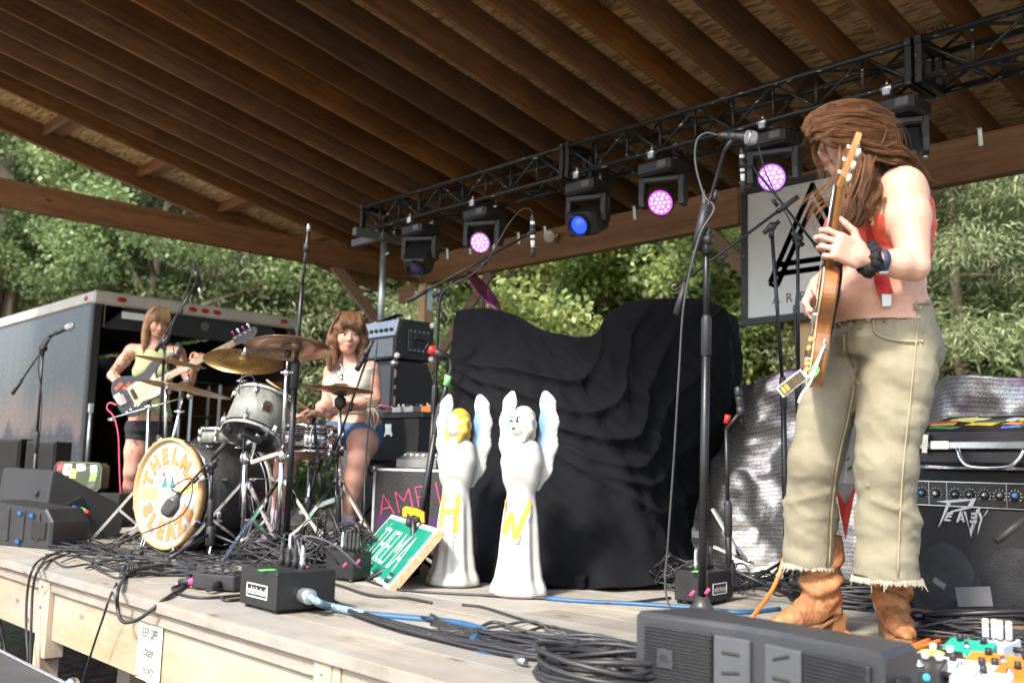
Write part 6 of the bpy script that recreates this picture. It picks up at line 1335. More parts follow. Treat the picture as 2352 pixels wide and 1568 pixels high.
def paper_sign():
 p = aY(346,1472,YF + .04); o = thing('paper_notice','curling cream notice asking to keep off the stage, pinned on the fascia','notice',(p.x,YF + .0375,p.z)); w_,h_ = .215,.29
 rows = []
 for j in range(9):
  z = (j / 8 - .5) * h_; rows.append([(x,-.001 - .008 * max(0,abs(z) / h_ * 2 - .75) ** 1 * (1 if (x > 0) == (z < 0) else .3) - .002 * math.sin(x * 30),z) for x in np.linspace(-w_ / 2,w_ / 2,7)])
 MB().grid(rows).build('sheet',mat('paper_cream',(.62,.66,.54),.7,0,.06,5),o); R = axes3((1,0,0),(0,0,1),(0,-1,0)); ink = mat('ink_grey',(.025,.027,.03),.7)
 for s_,z,hh,ww,sh in (('Please',.095,.045,.11,.35),('KEEP OFF',.03,.034,.155,0),('Stage',-.04,.048,.105,.35)):
  t = MB(); put_text(t,s_,(0,-.006,z),R,height=hh,width=ww,shear=sh,bold=.004); t.build('lettering',ink,o)
 t = MB(); P = [(-.06 + .12 * k / 30,-.105 + .012 * math.sin(k / 30 * 9.4)) for k in range(31)]; t.tube([(x,-.0065,z) for x,z in P],.0016,4).tube([(x,-.0065,-.21 - z) for x,z in P],.0016,4); t.build('flourish',ink,o)
 for x,z in ((.095,.138),(-.095,-.135),(.09,-.14)): MB().ell((x,-.007,z),(.006,.003,.006)).build('pin',mat('pin_copper',(.5,.25,.1),.4,.6),o)
paper_sign()
def farm_sign():
 Y = 7.08; x0,x1,z0,z1 = -4.82,-3.56,1.765,2.955; o = thing('farm_sign','grey black-framed panel sign with an outlined letter A on the back post','sign',((x0 + x1) / 2,Y,z0)); P = Vector(o.location); w_,h_ = x1 - x0,z1 - z0
 MB().box((0,0,h_ / 2),(w_ - .08,.02,h_ - .08),ch=.002).build('panel',mat('sign_grey',(.6,.62,.64),.45,0,.05,2),o); F = mat('frame_black',(.02,.02,.021),.5)
 for (x,z,sx,sz) in ((0,.03,w_,.06),(0,h_ - .03,w_,.06),(-w_ / 2 + .03,h_ / 2,.06,h_ - .12),(w_ / 2 - .03,h_ / 2,.06,h_ - .12)): MB().box((x,-.008,z),(sx,.04,sz),ch=.003).build('frame',F,o)
 for x in (-w_ / 2 + .03,w_ / 2 - .03):
  for z in (.2,h_ - .03,h_ / 2): MB().ell((x,-.03,z),(.007,.004,.007),None,8,5).build('bolt',K('steel'),o)
 INK = mat('sign_ink',(.018,.018,.018),.6); q = lambda px,py: (aY(px,py,Y - .011) - P)
 def bar(a,b,t):
  a,b = Vector((a[0],-.0125,a[1])),Vector((b[0],-.0125,b[1])); d = (b - a).normalized(); s = Vector((d.z,0,-d.x)) * t / 2; MB().add([a - s,b - s,b + s,a + s],[(0,1,2,3),(3,2,1,0)]).build('letter_stroke',INK,o)
 cx = .045; ap,bz,cz = h_ - .10,.34,.45
 for s in (-1,1):
  bar((cx - s * .010,ap + .019),(cx + s * .40,bz),.048); bar((cx - s * .010,ap - .14),(cx + s * .334,bz - .035),.048); bar((cx + s * .41,bz - .004),(cx + s * .325,bz - .05),.03)
 bar((cx - .34,cz + .03),(cx + .34,cz + .03),.045); bar((cx - .34,cz - .045),(cx + .34,cz - .045),.045)
 R = axes3((1,0,0),(0,0,1),(0,-1,0))
 for k,ch in enumerate('ARROW'): t = MB(); put_text(t,ch,(cx - .34 + k * .125,-.0125,.195),R,height=.075); t.build('letter',INK,o)
 for k,ch in enumerate('FARM'): t = MB(); put_text(t,ch,(cx - .165 + k * .115,-.0125,.09),R,height=.075); t.build('letter',INK,o)
farm_sign()
def corner_case():
 o = crate('front_road_case','grey topped flight case with alloy edges on the ground by the stage','flight case',(-4.42,1.12,GZ),(.98,.62,.62),-.0,mat('case_top',(.05,.052,.055),.6,0,.25,4,.1,60),cs=.03)
corner_case()
# ================================================================== PLASTIC ANGELS
def angel(label,pos,hair,drawn,letter,yaw=0.0):
 o = thing('angel_figure',label,'figurine',pos,(0,0,yaw),'moulded angels');
 W = mat('angel_white',(.43,.428,.40),.38,0,.03,7,.03,30,sub=.12);
 def prof(z): return np.interp(z,[0,.012,.03,.07,.15,.25,.35,.42,.46],[.110,.121,.118,.098,.085,.078,.069,.059,.054])
 ca,sa = math.cos(-.42),math.sin(-.42)          # the head is turned aside
 def turn(P): return np.stack([P[:,0] * ca + P[:,1] * sa,-P[:,0] * sa + P[:,1] * ca,P[:,2]],1)
 RT = Matrix.Rotation(-.42,3,'Z')
 def body(P):
  r = np.linalg.norm(P[:,:2] * np.array([1.0,1.08]),axis=1); a = np.arctan2(P[:,1],P[:,0]); z = P[:,2]; k = np.clip(1 - z / .40,0,1)
  fold = (.004 + .004 * k) * np.cos(9 * a + .6) * np.clip(z / .05,.3,1) * np.clip((.42 - z) / .1,0,1)
  d = (r - prof(z) - fold) * .85; d = smax(d,-z + .0,.012); d = smax(d,z - .46,.02)
  d = smin(d,s_ell(P,(0,.0,.545),(.068,.060,.112)),.03)
  for sg in (-1,1): d = smin(d,s_chain(P,[(sg * .044,.0,.60),(sg * .052,-.012,.545),(sg * .028,-.046,.50)],[.026,.026,.012],.03),.05); d = smin(d,s_ell(P,(sg * .048,-.006,.480),(.026,.038,.042)),.035)
  d = smin(d,s_cap(P,(-.004,-.056,.515),(-.004,-.058,.545),.010,.007),.02)
  d = smin(d,s_cap(P,(0,0,.62),(0,-.005,.665),.032,.028),.015)
  P = turn(P); h = s_ell(P,(0,-.006,.712),(.042,.046,.058)); h = smin(h,s_ell(P,(0,-.018,.68),(.03,.034,.03)),.02); h = smin(h,s_cap(P,(0,-.048,.713),(0,-.056,.702),.006,.0075),.008)
  for s in (-1,1): h = smax(h,-s_ell(P,(s * .017,-.053,.717),(.012,.012,.008)),.006); h = smin(h,s_ell(P,(s * .017,-.042,.716),(.0085,.007,.006)),.003)
  h = smin(h,s_ell(P,(0,-.048,.684),(.013,.008,.0055)),.004)
  return smin(d,h,.010)
 vs,fs = sdf_mesh(body,(-.15,-.15,-.006),(.15,.15,.79),.0062); add_np(MB(),vs,fs).build('body',W,o)
 # hair shell
 def hairf(P):
  P = turn(P); d = s_ell(P,(0,.004,.722),(.050,.050,.060)); n = .0025 * np.sin(P[:,2] * 120 + P[:,0] * 160 + 5 * np.sin(P[:,0] * 70))
  for s in (-1,1): d = smin(d,s_chain(P,[(s * .044,.0,.725),(s * .046,-.012,.68),(s * .036,-.03,.635)],[.016,.018,.013],.01),.012)
  d = smin(d,s_ell(P,(0,.03,.68),(.044,.022,.06)),.02)
  face = s_ell(P,(0,-.055,.700),(.031,.036,.052)); return smax(d + n,-face,.008)
 vs,fs = sdf_mesh(hairf,(-.075,-.075,.60),(.075,.075,.80),.0045); add_np(MB(),vs,fs).build('hair',mat('angel_hair_yellow',(.52,.35,.04),.45,0,.1,9,.05,60) if hair else mat('angel_hair_cream',(.47,.45,.36),.42,0,.05,9,.05,60),o)
 # wings: blue sprayed towards the body, white outer feathers
 WM = bpy.data.materials.get('wing_paint')
 if not WM:
  WM = mat('wing_paint',(.80,.79,.73),.4,0,.03,6); t = WM.node_tree; L = t.links.new; b = t.nodes['Principled BSDF']; tc = nd(WM,'ShaderNodeTexCoord'); sx = nd(WM,'ShaderNodeSeparateXYZ'); L(tc.outputs['Object'],sx.inputs[0])
  ab = nd(WM,'ShaderNodeMath',operation='ABSOLUTE'); L(sx.outputs[0],ab.inputs[0])
  m1 = nd(WM,'ShaderNodeMapRange',interpolation_type='SMOOTHSTEP'); m1.inputs[1].default_value = .104; m1.inputs[2].default_value = .078; L(ab.outputs[0],m1.inputs[0])
  m2 = nd(WM,'ShaderNodeMapRange',interpolation_type='SMOOTHSTEP'); m2.inputs[1].default_value = .56; m2.inputs[2].default_value = .66; L(sx.outputs[2],m2.inputs[0])
  m3 = nd(WM,'ShaderNodeMapRange',interpolation_type='SMOOTHSTEP'); m3.inputs[1].default_value = .83; m3.inputs[2].default_value = .74; L(sx.outputs[2],m3.inputs[0])
  mm = nd(WM,'ShaderNodeMath',operation='MULTIPLY'); L(m1.outputs[0],mm.inputs[0]); L(m2.outputs[0],mm.inputs[1]); m4 = nd(WM,'ShaderNodeMath',operation='MULTIPLY'); L(mm.outputs[0],m4.inputs[0]); L(m3.outputs[0],m4.inputs[1])
  m5 = nd(WM,'ShaderNodeMath',operation='MULTIPLY'); m5.inputs[1].default_value = .8; L(m4.outputs[0],m5.inputs[0])
  mx = nd(WM,'ShaderNodeMix',data_type='RGBA'); L(m5.outputs[0],mx.inputs[0]); mx.inputs[6].default_value = (.44,.438,.41,1); mx.inputs[7].default_value = (.09,.27,.50,1); L(mx.outputs[2],b.inputs['Base Color'])
 for s in (-1,1):
  def wing(P):
   Q = P * np.array([s,1,1]); Q = Q.copy(); Q[:,1] = (Q[:,1] - .055 - (Q[:,0] - .05) * .15) * 2.6
   d = s_chain(Q,[(.045,0,.45),(.072,0,.52),(.090,0,.62),(.094,0,.72),(.086,0,.80),(.076,0,.835)],[.024,.035,.039,.037,.029,.016],.03)
   a = np.arctan2(Q[:,2] - .62,Q[:,0] + .06); edge = np.clip((Q[:,0] - .085) / .04,0,1)
   d = d + .0012 * np.sin(Q[:,2] * 210 - Q[:,0] * 420) * np.clip((Q[:,0] - .05) / .03,.15,1)
   return d * .55
  lo = (-.17,.0,.40) if s < 0 else (0.0,.0,.40); hi = (0.0,.12,.86) if s < 0 else (.17,.12,.86)
  vs,fs = sdf_mesh(wing,lo,hi,.0042); add_np(MB(),vs,fs).build('wing',WM,o)
 # painted letter following the skirt, silver outline showing below
 def strip(mb,a,b,t,off):
  n = 7
  a,b = Vector(a),Vector(b); d = (b - a).normalized(); s = Vector((d.y,-d.x)) * t / 2; rows = []
  for i in range(n + 1):
   q = a.lerp(b,i / n); row = []
   for e in (-1,-.33,.33,1):
    x,z = q.x + s.x * e,q.y + s.y * e; r = float(prof(z)) + off; ang = -math.pi / 2 - .06 + x / r
    fold = (.004 + .004 * max(0,min(1,1 - z / .40))) * math.cos(9 * ang + .6) * min(1,max(.3,z / .05)) * min(1,max(0,(.42 - z) / .1)); r += fold
    row.append((r * math.cos(ang),r * math.sin(ang) / 1.08,z))
   rows.append(row)
  mb.grid(rows)
 S = {'H': [((-.038,.40),(-.038,.255)),((.038,.40),(.038,.235)),((-.038,.325),(.038,.325))],'W': [((-.06,.39),(-.04,.25)),((-.04,.25),(-.01,.34)),((-.01,.34),(.015,.235)),((.015,.235),(.07,.385))]}[letter]
 sv = MB(); yl = MB()
 for a,b in S: strip(sv,(a[0] + .004,a[1] - .004),(b[0] + .004,b[1] - .018),.023,.0036); strip(yl,a,b,.022,.0050)
 sv.build('letter_glue',mat('glitter_grey',(.5,.51,.53),.4,.3,.3,90),o); yl.build('letter',mat('letter_yellow',(.55,.36,.035),.6,0,.12,40),o)
 ey = MB(); k = 1.0 if drawn else .55
 for s in (-1,1):
  for (dx,dz,w_,h_) in ((0,.0,.010 * k,.0045 * k),(0,.016,.013,.0022)):
   ey.ell((s * .017 + dx,-.0495 + (.006 if dz else 0) - (.0035 if not dz else 0),.7165 + dz),(w_,.002,h_),None,10,6)
 if drawn: ey.ell((0,-.0565,.685),(.012,.002,.004),None,10,5); ey.ell((.017,-.052,.728),(.003,.003,.010),None,8,5)
 ey.v = [tuple(RT @ Vector(v)) for v in ey.v]
 q = ey.build('drawn_features',mat('marker_black',(.03,.03,.035),.6) if drawn else mat('pencil_grey',(.22,.22,.22),.6),o); q['kind'] = 'stuff'
 if hair: MB().ell((-.075,-.09,.045),(.006,.003,.014)).build('chip',mat('chip_brown',(.14,.07,.03),.8),o)
AN_L = fl(1041,1344); AN_R = fl(1191,1368)
angel('white moulded angel with painted yellow hair and a yellow letter H',AN_L,True,False,'H',.50)
angel('white moulded angel with blank hair, inked eyes and a yellow letter W',AN_R,False,True,'W',.44)
# ================================================================== BLACK DRAPE OVER A SECOND KIT
def drape():
 # outline of the covered kit; u runs along the front from one side to the other
 top = [(1042,735),(1050,712),(1075,706),(1130,708),(1180,722),(1240,752),(1290,766),(1340,771),(1370,762),(1385,730),(1420,700),(1470,686),(1540,682),(1600,688),(1640,698),(1660,712)]
 yy = lambda x: 3.62 + .42 * max(0,min(1,(x - 1380) / 280)) ** 1.8
 tp = [aY(x,y,yy(x)) for x,y in top]; e = tp[-1]; s0 = tp[0]
 tp += [Vector((e.x - .10,e.y + .22,e.z - .01)),Vector((e.x - .5,e.y + .30,e.z - .05)),Vector(((e.x + s0.x) / 2,4.32,1.15)),Vector((s0.x + .3,4.2,s0.z - .05)),Vector((s0.x + .02,3.95,s0.z - .02))]
 bt = [fl(x,y) for x,y in ((1058,1318),(1075,1330),(1130,1340),(1200,1350),(1300,1353),(1400,1354),(1480,1352),(1540,1342),(1585,1312),(1612,1280))]; e2 = bt[-1]
 bt += [Vector((e2.x - .05,e2.y + .3,0)),Vector((e2.x - .5,e2.y + .45,0)),Vector(((e2.x + bt[0].x) / 2,4.4,0)),Vector((bt[0].x + .2,4.25,0)),Vector((bt[0].x,3.9,0))]
 def loop(P,n):
  sp = spline(P + P[:1],14); L = [0.0]
  for i in range(1,len(sp)): L.append(L[-1] + (sp[i] - sp[i - 1]).length)
  out = []
  for k in range(n):
   d = L[-1] * k / n; i = max(1,min(int(np.searchsorted(L,d)),len(sp) - 1)); t = (d - L[i - 1]) / max(1e-6,L[i] - L[i - 1]); out.append(sp[i - 1].lerp(sp[i],t))
  return out
 NU,nv = 330,120; TL,BL = loop(tp,NU),loop(bt,NU); nz = mnoise.noise; rows = []
 # match the two loops by where the last front point falls
 for j in range(nv + 1):
  s = j / nv; row = []
  for i in range(NU):
   t,b = TL[i],BL[i]; a_,c_ = BL[(i - 2) % NU].lerp(TL[(i - 2) % NU],.5),BL[(i + 2) % NU].lerp(TL[(i + 2) % NU],.5); tg = (c_ - a_); n = Vector((tg.y,-tg.x,0)).normalized(); u = i / NU * 2.0   # u = 1 about the end of the front
   p = b.lerp(t,s); p.z = t.z * s
   sw = 0
   for k,(u0,w0,s0_) in enumerate(((.28,.30,.74),(.34,.36,.64),(.40,.40,.55),(.47,.42,.45),(.56,.42,.35),(.66,.36,.26))):
    e = s - (s0_ + 1.25 * (u - u0) ** 2 * (1.9 if u > u0 else 1.0)) + .05 * nz(Vector((u * 4,s * 2,k * 3.1))); sw += (.056 - .004 * k) * math.exp(-abs(e / .026) ** 1.3) * math.exp(-((u - u0) / w0) ** 4)
   pool = .05 * math.exp(-(s / .06) ** 2) * (1 + .8 * math.sin(u * 41) + .6 * math.sin(u * 83 + 2))
   fan = .020 * math.sin(u * 30 + 2.4 * s + 2.0 * nz(Vector((u * 4,s * 2.5,1)))) * (1 - s) ** .7 * min(1,s * 4 + .4) + .014 * math.sin(u * 67 - 3 * s + 2.5 * nz(Vector((u * 6,s * 3,5)))) * (1 - .6 * s)
   q1,q2 = u * 1.3 - s * .8,s * .9 + u * .6; dg = .024 * abs(nz(Vector((q1 * 9,q2 * 2.0,3)))) + .018 * abs(nz(Vector(((u * 1.3 + s * .7) * 19,(s - u * .5) * 4,7)))) + .010 * abs(nz(Vector((q1 * 46,q2 * 9,9))))
   bul = .10 * math.exp(-((u - .92) / .12) ** 2) * math.exp(-((s - .72) / .2) ** 2)
   env = min(1,(1 - s) / .06); p = p + n * ((sw + fan + dg + .05 * nz(Vector((u * 3.0,s * 2.2,12)))) * (.25 + .75 * env) + pool + bul)
   p.z = max(.004 + .25 * pool,p.z + .012 * nz(Vector((u * 9,s * 6,4))) * s); row.append(p)
  rows.append(row + row[:1])
 c0 = sum(rows[-1],Vector()) / len(rows[-1]); c0.y = 3.95
 for k in range(1,9): f = k / 8; rows.append([p.lerp(Vector((p.x * .75 + c0.x * .25,c0.y,min(p.z,1.22) - .06)),f) + Vector((0,0,.012 * nz(Vector((p.x * 6,f * 4,2))))) for p in rows[nv]])
 mb = MB().grid(rows,True,True)
 o = mb.solo('black_drape',K('cloth_black'),'black cloth draped in folds over a covered second drum kit','cloth')
 md = o.modifiers.new('soft','SUBSURF'); md.levels = 1; md.render_levels = 1
 # cymbal poking out above it, magenta stage light put into its colour
 c = aY(1112,668,3.80); q = thing('covered_kit_cymbal','cymbal coloured as lit magenta, poking up out of the black drape','cymbal',drop(c)); n = (CR * .75 + CU * .62 - CF * .25); cymbal(q,c - drop(c),n,.15,m='brass_magenta_lit'); MB().cyl((0,0,.03),c - drop(c) - Vector((0,0,.02)),.009,n=10).build('pole',CHR,q)
 p = fl(1335,1352); w_ = MB().box((0,0,.03),(.05,.06,.06),Euler((.2,.1,.4)).to_matrix(),.006); w_.v = [(a + p.x,b + p.y,c_ + p.z) for a,b,c_ in w_.v]; w_.solo('sand_bag',K('cloth_black'),'small black weight holding the hem of the black drape','weight')
drape()
# ================================================================== SILVER TARPAULIN
def tarp():
 m = bpy.data.materials.new('silver_knit'); m.use_nodes = True; t = m.node_tree; L = t.links.new; b = t.nodes['Principled BSDF']; tc = nd(m,'ShaderNodeTexCoord'); _M['silver_knit'] = m
 wv = nd(m,'ShaderNodeTexWave',wave_type='BANDS',bands_direction='Z'); wv.inputs['Scale'].default_value = 9.5; wv.inputs['Distortion'].default_value = .6; wv.inputs['Detail'].default_value = 2; L(tc.outputs['UV'],wv.inputs['Vector'])
 r = nd(m,'ShaderNodeValToRGB'); r.color_ramp.elements[0].position = .0; r.color_ramp.elements[1].position = .12; L(wv.outputs[0],r.inputs[0])
 n = nd(m,'ShaderNodeTexNoise'); n.inputs['Scale'].default_value = 140; L(tc.outputs['Object'],n.inputs['Vector']); r2 = nd(m,'ShaderNodeValToRGB'); r2.color_ramp.elements[0].position = .38; r2.color_ramp.elements[1].position = .6; r2.color_ramp.elements[0].color = (.26,.26,.26,1); r2.color_ramp.elements[1].color = (.52,.515,.505,1); L(n.outputs[0],r2.inputs[0])
 mx = nd(m,'ShaderNodeMix',data_type='RGBA'); L(r.outputs[0],mx.inputs[0]); mx.inputs[6].default_value = (.13,.13,.135,1); L(r2.outputs[0],mx.inputs[7]); L(mx.outputs[2],b.inputs['Base Color'])
 b.inputs['Metallic'].default_value = .85; b.inputs['Roughness'].default_value = .44
 bp = nd(m,'ShaderNodeBump'); bp.inputs['Strength'].default_value = .5; bp.inputs['Distance'].default_value = .004; L(n.outputs[0],bp.inputs['Height']); L(bp.outputs[0],b.inputs['Normal'])
 mb = MB(); rows = []; ux = np.linspace(-3.75,.6,170)
 def ztop(x): return .98 + .1 * math.exp(-((x + 2.75) / .25) ** 2) + .05 * math.sin(x * 3.2) + .025 * math.sin(x * 9 + 1) - .08 * (1 if False else max(0,(x + 2.2)) * .4)
 nv = 80
 for j in range(nv + 1):
  v = j / nv; row = []
  for x in ux:
   z = ztop(x) * v; y = 4.62 + .08 * math.sin(x * 5 + 1.5 * v) + .045 * math.sin(x * 13 + 3 * math.sin(v * 4)) + .10 * mnoise.noise(Vector((x * 2.6,z * 3.5,2))) + .07 * abs(mnoise.noise(Vector((x * 5 + z * 2,z * 4 - x,6)))) + .03 * abs(mnoise.noise(Vector((x * 12 - z * 4,z * 9,9)))) + .012 * abs(mnoise.noise(Vector((x * 28,z * 22,3)))) - .22 * (1 - v) ** 2
   row.append((x,y,z + .004))
  rows.append(row)
 # fold over the top and hang down behind
 for k in range(1,7): rows.append([(x,y0 + .11 * k,z0 - .02 * k * k) for (x,y0,z0) in rows[nv]])
 mb.grid(rows,True,True)
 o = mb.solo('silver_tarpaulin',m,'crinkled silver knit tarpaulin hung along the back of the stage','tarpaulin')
 uv = o.data.uv_layers.new(name='UVMap'); n_ = len(ux); vi = np.zeros(len(o.data.loops),int); o.data.loops.foreach_get('vertex_index',vi); u = np.zeros((len(vi),2)); u[:,0] = (vi % n_) / n_; u[:,1] = (vi // n_) / nv; uv.data.foreach_set('uv',u.ravel())
 wv.bands_direction = 'Y'; wv.inputs['Scale'].default_value = 15
 off = Vector(o.location)
 # purple stage light reflected near the top, put into the colour by noise mask
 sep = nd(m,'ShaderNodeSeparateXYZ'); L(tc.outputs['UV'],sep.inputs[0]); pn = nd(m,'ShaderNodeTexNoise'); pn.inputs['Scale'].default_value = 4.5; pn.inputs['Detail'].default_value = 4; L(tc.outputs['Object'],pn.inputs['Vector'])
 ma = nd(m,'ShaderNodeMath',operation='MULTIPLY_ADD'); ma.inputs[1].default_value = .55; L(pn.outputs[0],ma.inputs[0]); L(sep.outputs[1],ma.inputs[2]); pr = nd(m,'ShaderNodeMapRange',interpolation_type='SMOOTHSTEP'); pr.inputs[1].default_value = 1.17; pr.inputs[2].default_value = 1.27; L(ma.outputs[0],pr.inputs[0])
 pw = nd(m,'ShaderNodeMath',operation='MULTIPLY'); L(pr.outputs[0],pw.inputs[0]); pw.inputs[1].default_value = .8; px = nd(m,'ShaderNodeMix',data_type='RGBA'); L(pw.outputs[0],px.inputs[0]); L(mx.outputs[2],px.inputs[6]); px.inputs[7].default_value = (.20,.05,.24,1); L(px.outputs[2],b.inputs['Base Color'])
 # batten the cloth hangs from
 MB().cyl(Vector((-3.75,4.8,.93)) - off,Vector((.6,4.8,.80)) - off,.02,n=8).build('hanging_bar',K('black_metal'),o)
 for x in (-3.7,-1.9,.5): MB().cyl(Vector((x,4.82,0)) - off,Vector((x,4.82,.92)) - off,.02,n=8).build('upright',K('black_metal'),o)
 # board under the amplifier line
 MB().box((0,0,.02),(1.6,.09,.04),ch=.004).solo('timber_batten',wood('old_batten',(.12,.07,.035),(.28,.17,.09),0,.8,30),'rough brown timber batten lying in front of the combo amplifier','timber').location = (-1.05,3.70,0.0)
 # chrome legs of the hidden kit
 h = thing('drum_hardware','chrome and black drum hardware legs sticking out beside the black drape','drum hardware',fl(1690,1290)); P0 = Vector(h.location)
 for (x0,y0,x1,y1) in ((1637,1168,1700,1275),(1660,1220,1718,1290),(1640,1255,1730,1292)): MB().beam(aD(x0,y0,4.3) - P0,aD(x1,y1,4.2) - P0,.02,.012).build('leg',CHR,h)
tarp()
# ================================================================== PEOPLE
from mathutils.bvhtree import BVHTree
def npv(v): return np.array(v[:],float)
def skin_mat(name,c,c2):
 return mat(name,c,.5,0,.1,13,.16,120,col2=c2,sub=.12,spec=.35)
SKIN = skin_mat('skin_fair',(.52,.285,.21),(.63,.38,.285)); SKIN2 = skin_mat('skin_warm',(.46,.225,.165),(.56,.31,.225)); SKIN3 = skin_mat('skin_rosy',(.50,.245,.185),(.61,.345,.265))
LIPS = mat('lips',(.42,.13,.12),.4); BROWM = mat('eyebrow',(.10,.055,.03),.8); EYEW = mat('eye_white',(.6,.58,.55),.3); IRIS = mat('eye_iris',(.05,.04,.035),.25)
def loc_(P,c,S,F,U): return (P - npv(c)) @ np.stack([npv(S),npv(F),npv(U)],1)
def head_sdf(q,k=1.0,ears=True):
 q = q / k
 d = s_ell(q,(0,-.012,.035),(.072,.090,.083)); d = smin(d,s_ell(q,(0,.022,-.022),(.057,.068,.086)),.03); d = smin(d,s_ell(q,(0,.032,-.078),(.036,.046,.030)),.03)
 for s in (-1,1):
  d = smin(d,s_ell(q,(s * .037,.055,-.026),(.026,.026,.028)),.02)
  d = smax(d,-s_ell(q,(s * .031,.098,.002),(.018,.016,.011)),.012)
  d = smin(d,s_ell(q,(s * .031,.070,.001),(.014,.0145,.011)),.004)
  if ears: d = smin(d,s_ell(q,(s * .073,-.008,-.006),(.011,.020,.031)),.008)
 d = smin(d,s_cap(q,(-.028,.076,.022),(.028,.076,.022),.010,.010),.014)
 n = s_cap(q,(0,.083,.004),(0,.104,-.026),.0075,.0105); n = smin(n,s_ell(q,(0,.092,-.030),(.0165,.011,.008)),.008); d = smin(d,n,.010)
 d = smin(d,s_ell(q,(0,.083,-.055),(.023,.011,.0065)),.006); d = smin(d,s_ell(q,(0,.081,-.066),(.020,.011,.0075)),.006); d = smax(d,-s_ell(q,(0,.096,-.0605),(.022,.010,.0022)),.004)
 return d * k
def face_parts(o,c,S,F,U,k=1.0,lips=True,lip_m=None,world_off=None):
 W = lambda x,y,z: Vector(c) + (Vector(S) * x + Vector(F) * y + Vector(U) * z) * k - world_off
 R = axes3(S,F,U)
 for s in (-1,1):
  e = MB().ell(W(s * .031,.0765,.001),(.0125 * k,.009 * k,.0072 * k),R,12,8).build('eye',EYEW,o); MB().ell(W(s * .031,.0822,.001),(.0062 * k,.0038 * k,.0064 * k),R,10,6).build('iris',IRIS,e)
  MB().tube([W(s * .045,.0765,.004),W(s * .031,.087,.0095),W(s * .018,.083,.004)],[.0012 * k,.002 * k,.0012 * k],5).build('lashes',BROWM,e)
  MB().tube([W(s * .050,.073,.021),W(s * .034,.088,.0265),W(s * .014,.0895,.021)],[.0016 * k,.0036 * k,.0026 * k],6).build('eyebrow',BROWM,o)
 if lips:
  MB().tube([W(-.022,.0855,-.059),W(-.01,.0945,-.0555),W(0,.0952,-.0568),W(.01,.0945,-.0555),W(.022,.0855,-.059)],[.001 * k,.0042 * k,.0036 * k,.0042 * k,.001 * k],7).build('lip',lip_m or LIPS,o); MB().tube([W(-.02,.0855,-.0615),W(0,.0935,-.066),W(.02,.0855,-.0615)],[.001 * k,.0058 * k,.001 * k],7).build('lip',lip_m or LIPS,o)
def hand_chains(w,a,n,s,curl=(.5,.7,.5),spread=.08,thumb=(.5,.35),k=1.0):
 """w wrist, a towards the fingers, n palm normal (fingers bend that way), s towards the thumb -> list of (points, radii)"""
 w,a,n,s = Vector(w),Vector(a).normalized(),Vector(n).normalized(),Vector(s).normalized(); out = []
 ln = [(.040,.026,.020),(.046,.029,.022),(.042,.027,.021),(.032,.020,.018)]
 for i in range(4):
  b = w + a * (.088 - .006 * abs(i - 1)) * k + s * (.030 - .020 * i) * k; d = (a + s * (spread * (1.5 - i))).normalized(); pts = [b]; ang = 0; cu = curl[i] if isinstance(curl[0],(tuple,list)) else curl
  for j in range(3): ang += cu[j]; v = d * math.cos(ang) + n * math.sin(ang); pts.append(pts[-1] + v * ln[i][j] * k)
  r = (.0088,.0082,.0075,.0066) if i < 3 else (.0078,.0072,.0066,.006); out.append((pts,[x * k for x in r]))
 b = w + a * .022 * k + s * .026 * k; t1 = b + (a * .55 + s * .75 + n * thumb[0] * .6).normalized() * .042 * k; t2 = t1 + (a * .85 + s * .35 + n * thumb[0]).normalized() * .032 * k; t3 = t2 + (a * .9 + s * (.1 - thumb[1]) + n * thumb[0]).normalized() * .026 * k
 out.append(([b,t1,t2,t3],[.0135 * k,.0105 * k,.0092 * k,.0076 * k]))
 return out
def hand_sdf(P,w,a,n,s,chains,k=1.0):
 w,a,n,s = Vector(w),Vector(a).normalized(),Vector(n).normalized(),Vector(s).normalized(); R = axes3(s,a,n)
 d = s_box(P,npv(w + a * .048 * k),(.040 * k,.046 * k,.013 * k),np.array(R),.012 * k); d = smin(d,s_ell(P,npv(w + a * .03 * k + s * .02 * k + n * .008 * k),(.022 * k,.03 * k,.016 * k),np.array(R)),.015); d = smin(d,s_cap(P,npv(w - a * .02),npv(w + a * .015),.026 * k,.025 * k),.02)
 for pts,rs in chains: d = smin(d,s_chain(P,[npv(p) for p in pts],rs,.003),.006)
 return d
def add_hand(mb,w,a,n,s,curl,h=.0042,k=1.0,**kw):
 ch = hand_chains(w,a,n,s,curl,k=k,**kw); al = np.array([npv(p) for c in ch for p in c[0]] + [npv(Vector(w) - Vector(a).normalized() * .05)]); lo,hi = al.min(0) - .05,al.max(0) + .05
 vs,fs = sdf_mesh(lambda P: hand_sdf(P,w,a,n,s,ch,k),lo,hi,h); add_np(mb,vs,fs); return ch
def hair_mat(name,c1,c2):
 m = bpy.data.materials.new(name); m.use_nodes = True; b = m.node_tree.nodes['Principled BSDF']; L = m.node_tree.links.new; ge = nd(m,'ShaderNodeNewGeometry'); rp = nd(m,'ShaderNodeValToRGB'); rp.color_ramp.elements[0].color = (*c1,1); rp.color_ramp.elements[1].color = (*c2,1); L(ge.outputs['Random Per Island'],rp.inputs[0]); L(rp.outputs[0],b.inputs['Base Color']); b.inputs['Roughness'].default_value = .42; b.inputs['Specular IOR Level'].default_value = .45; _M[name] = m; return m
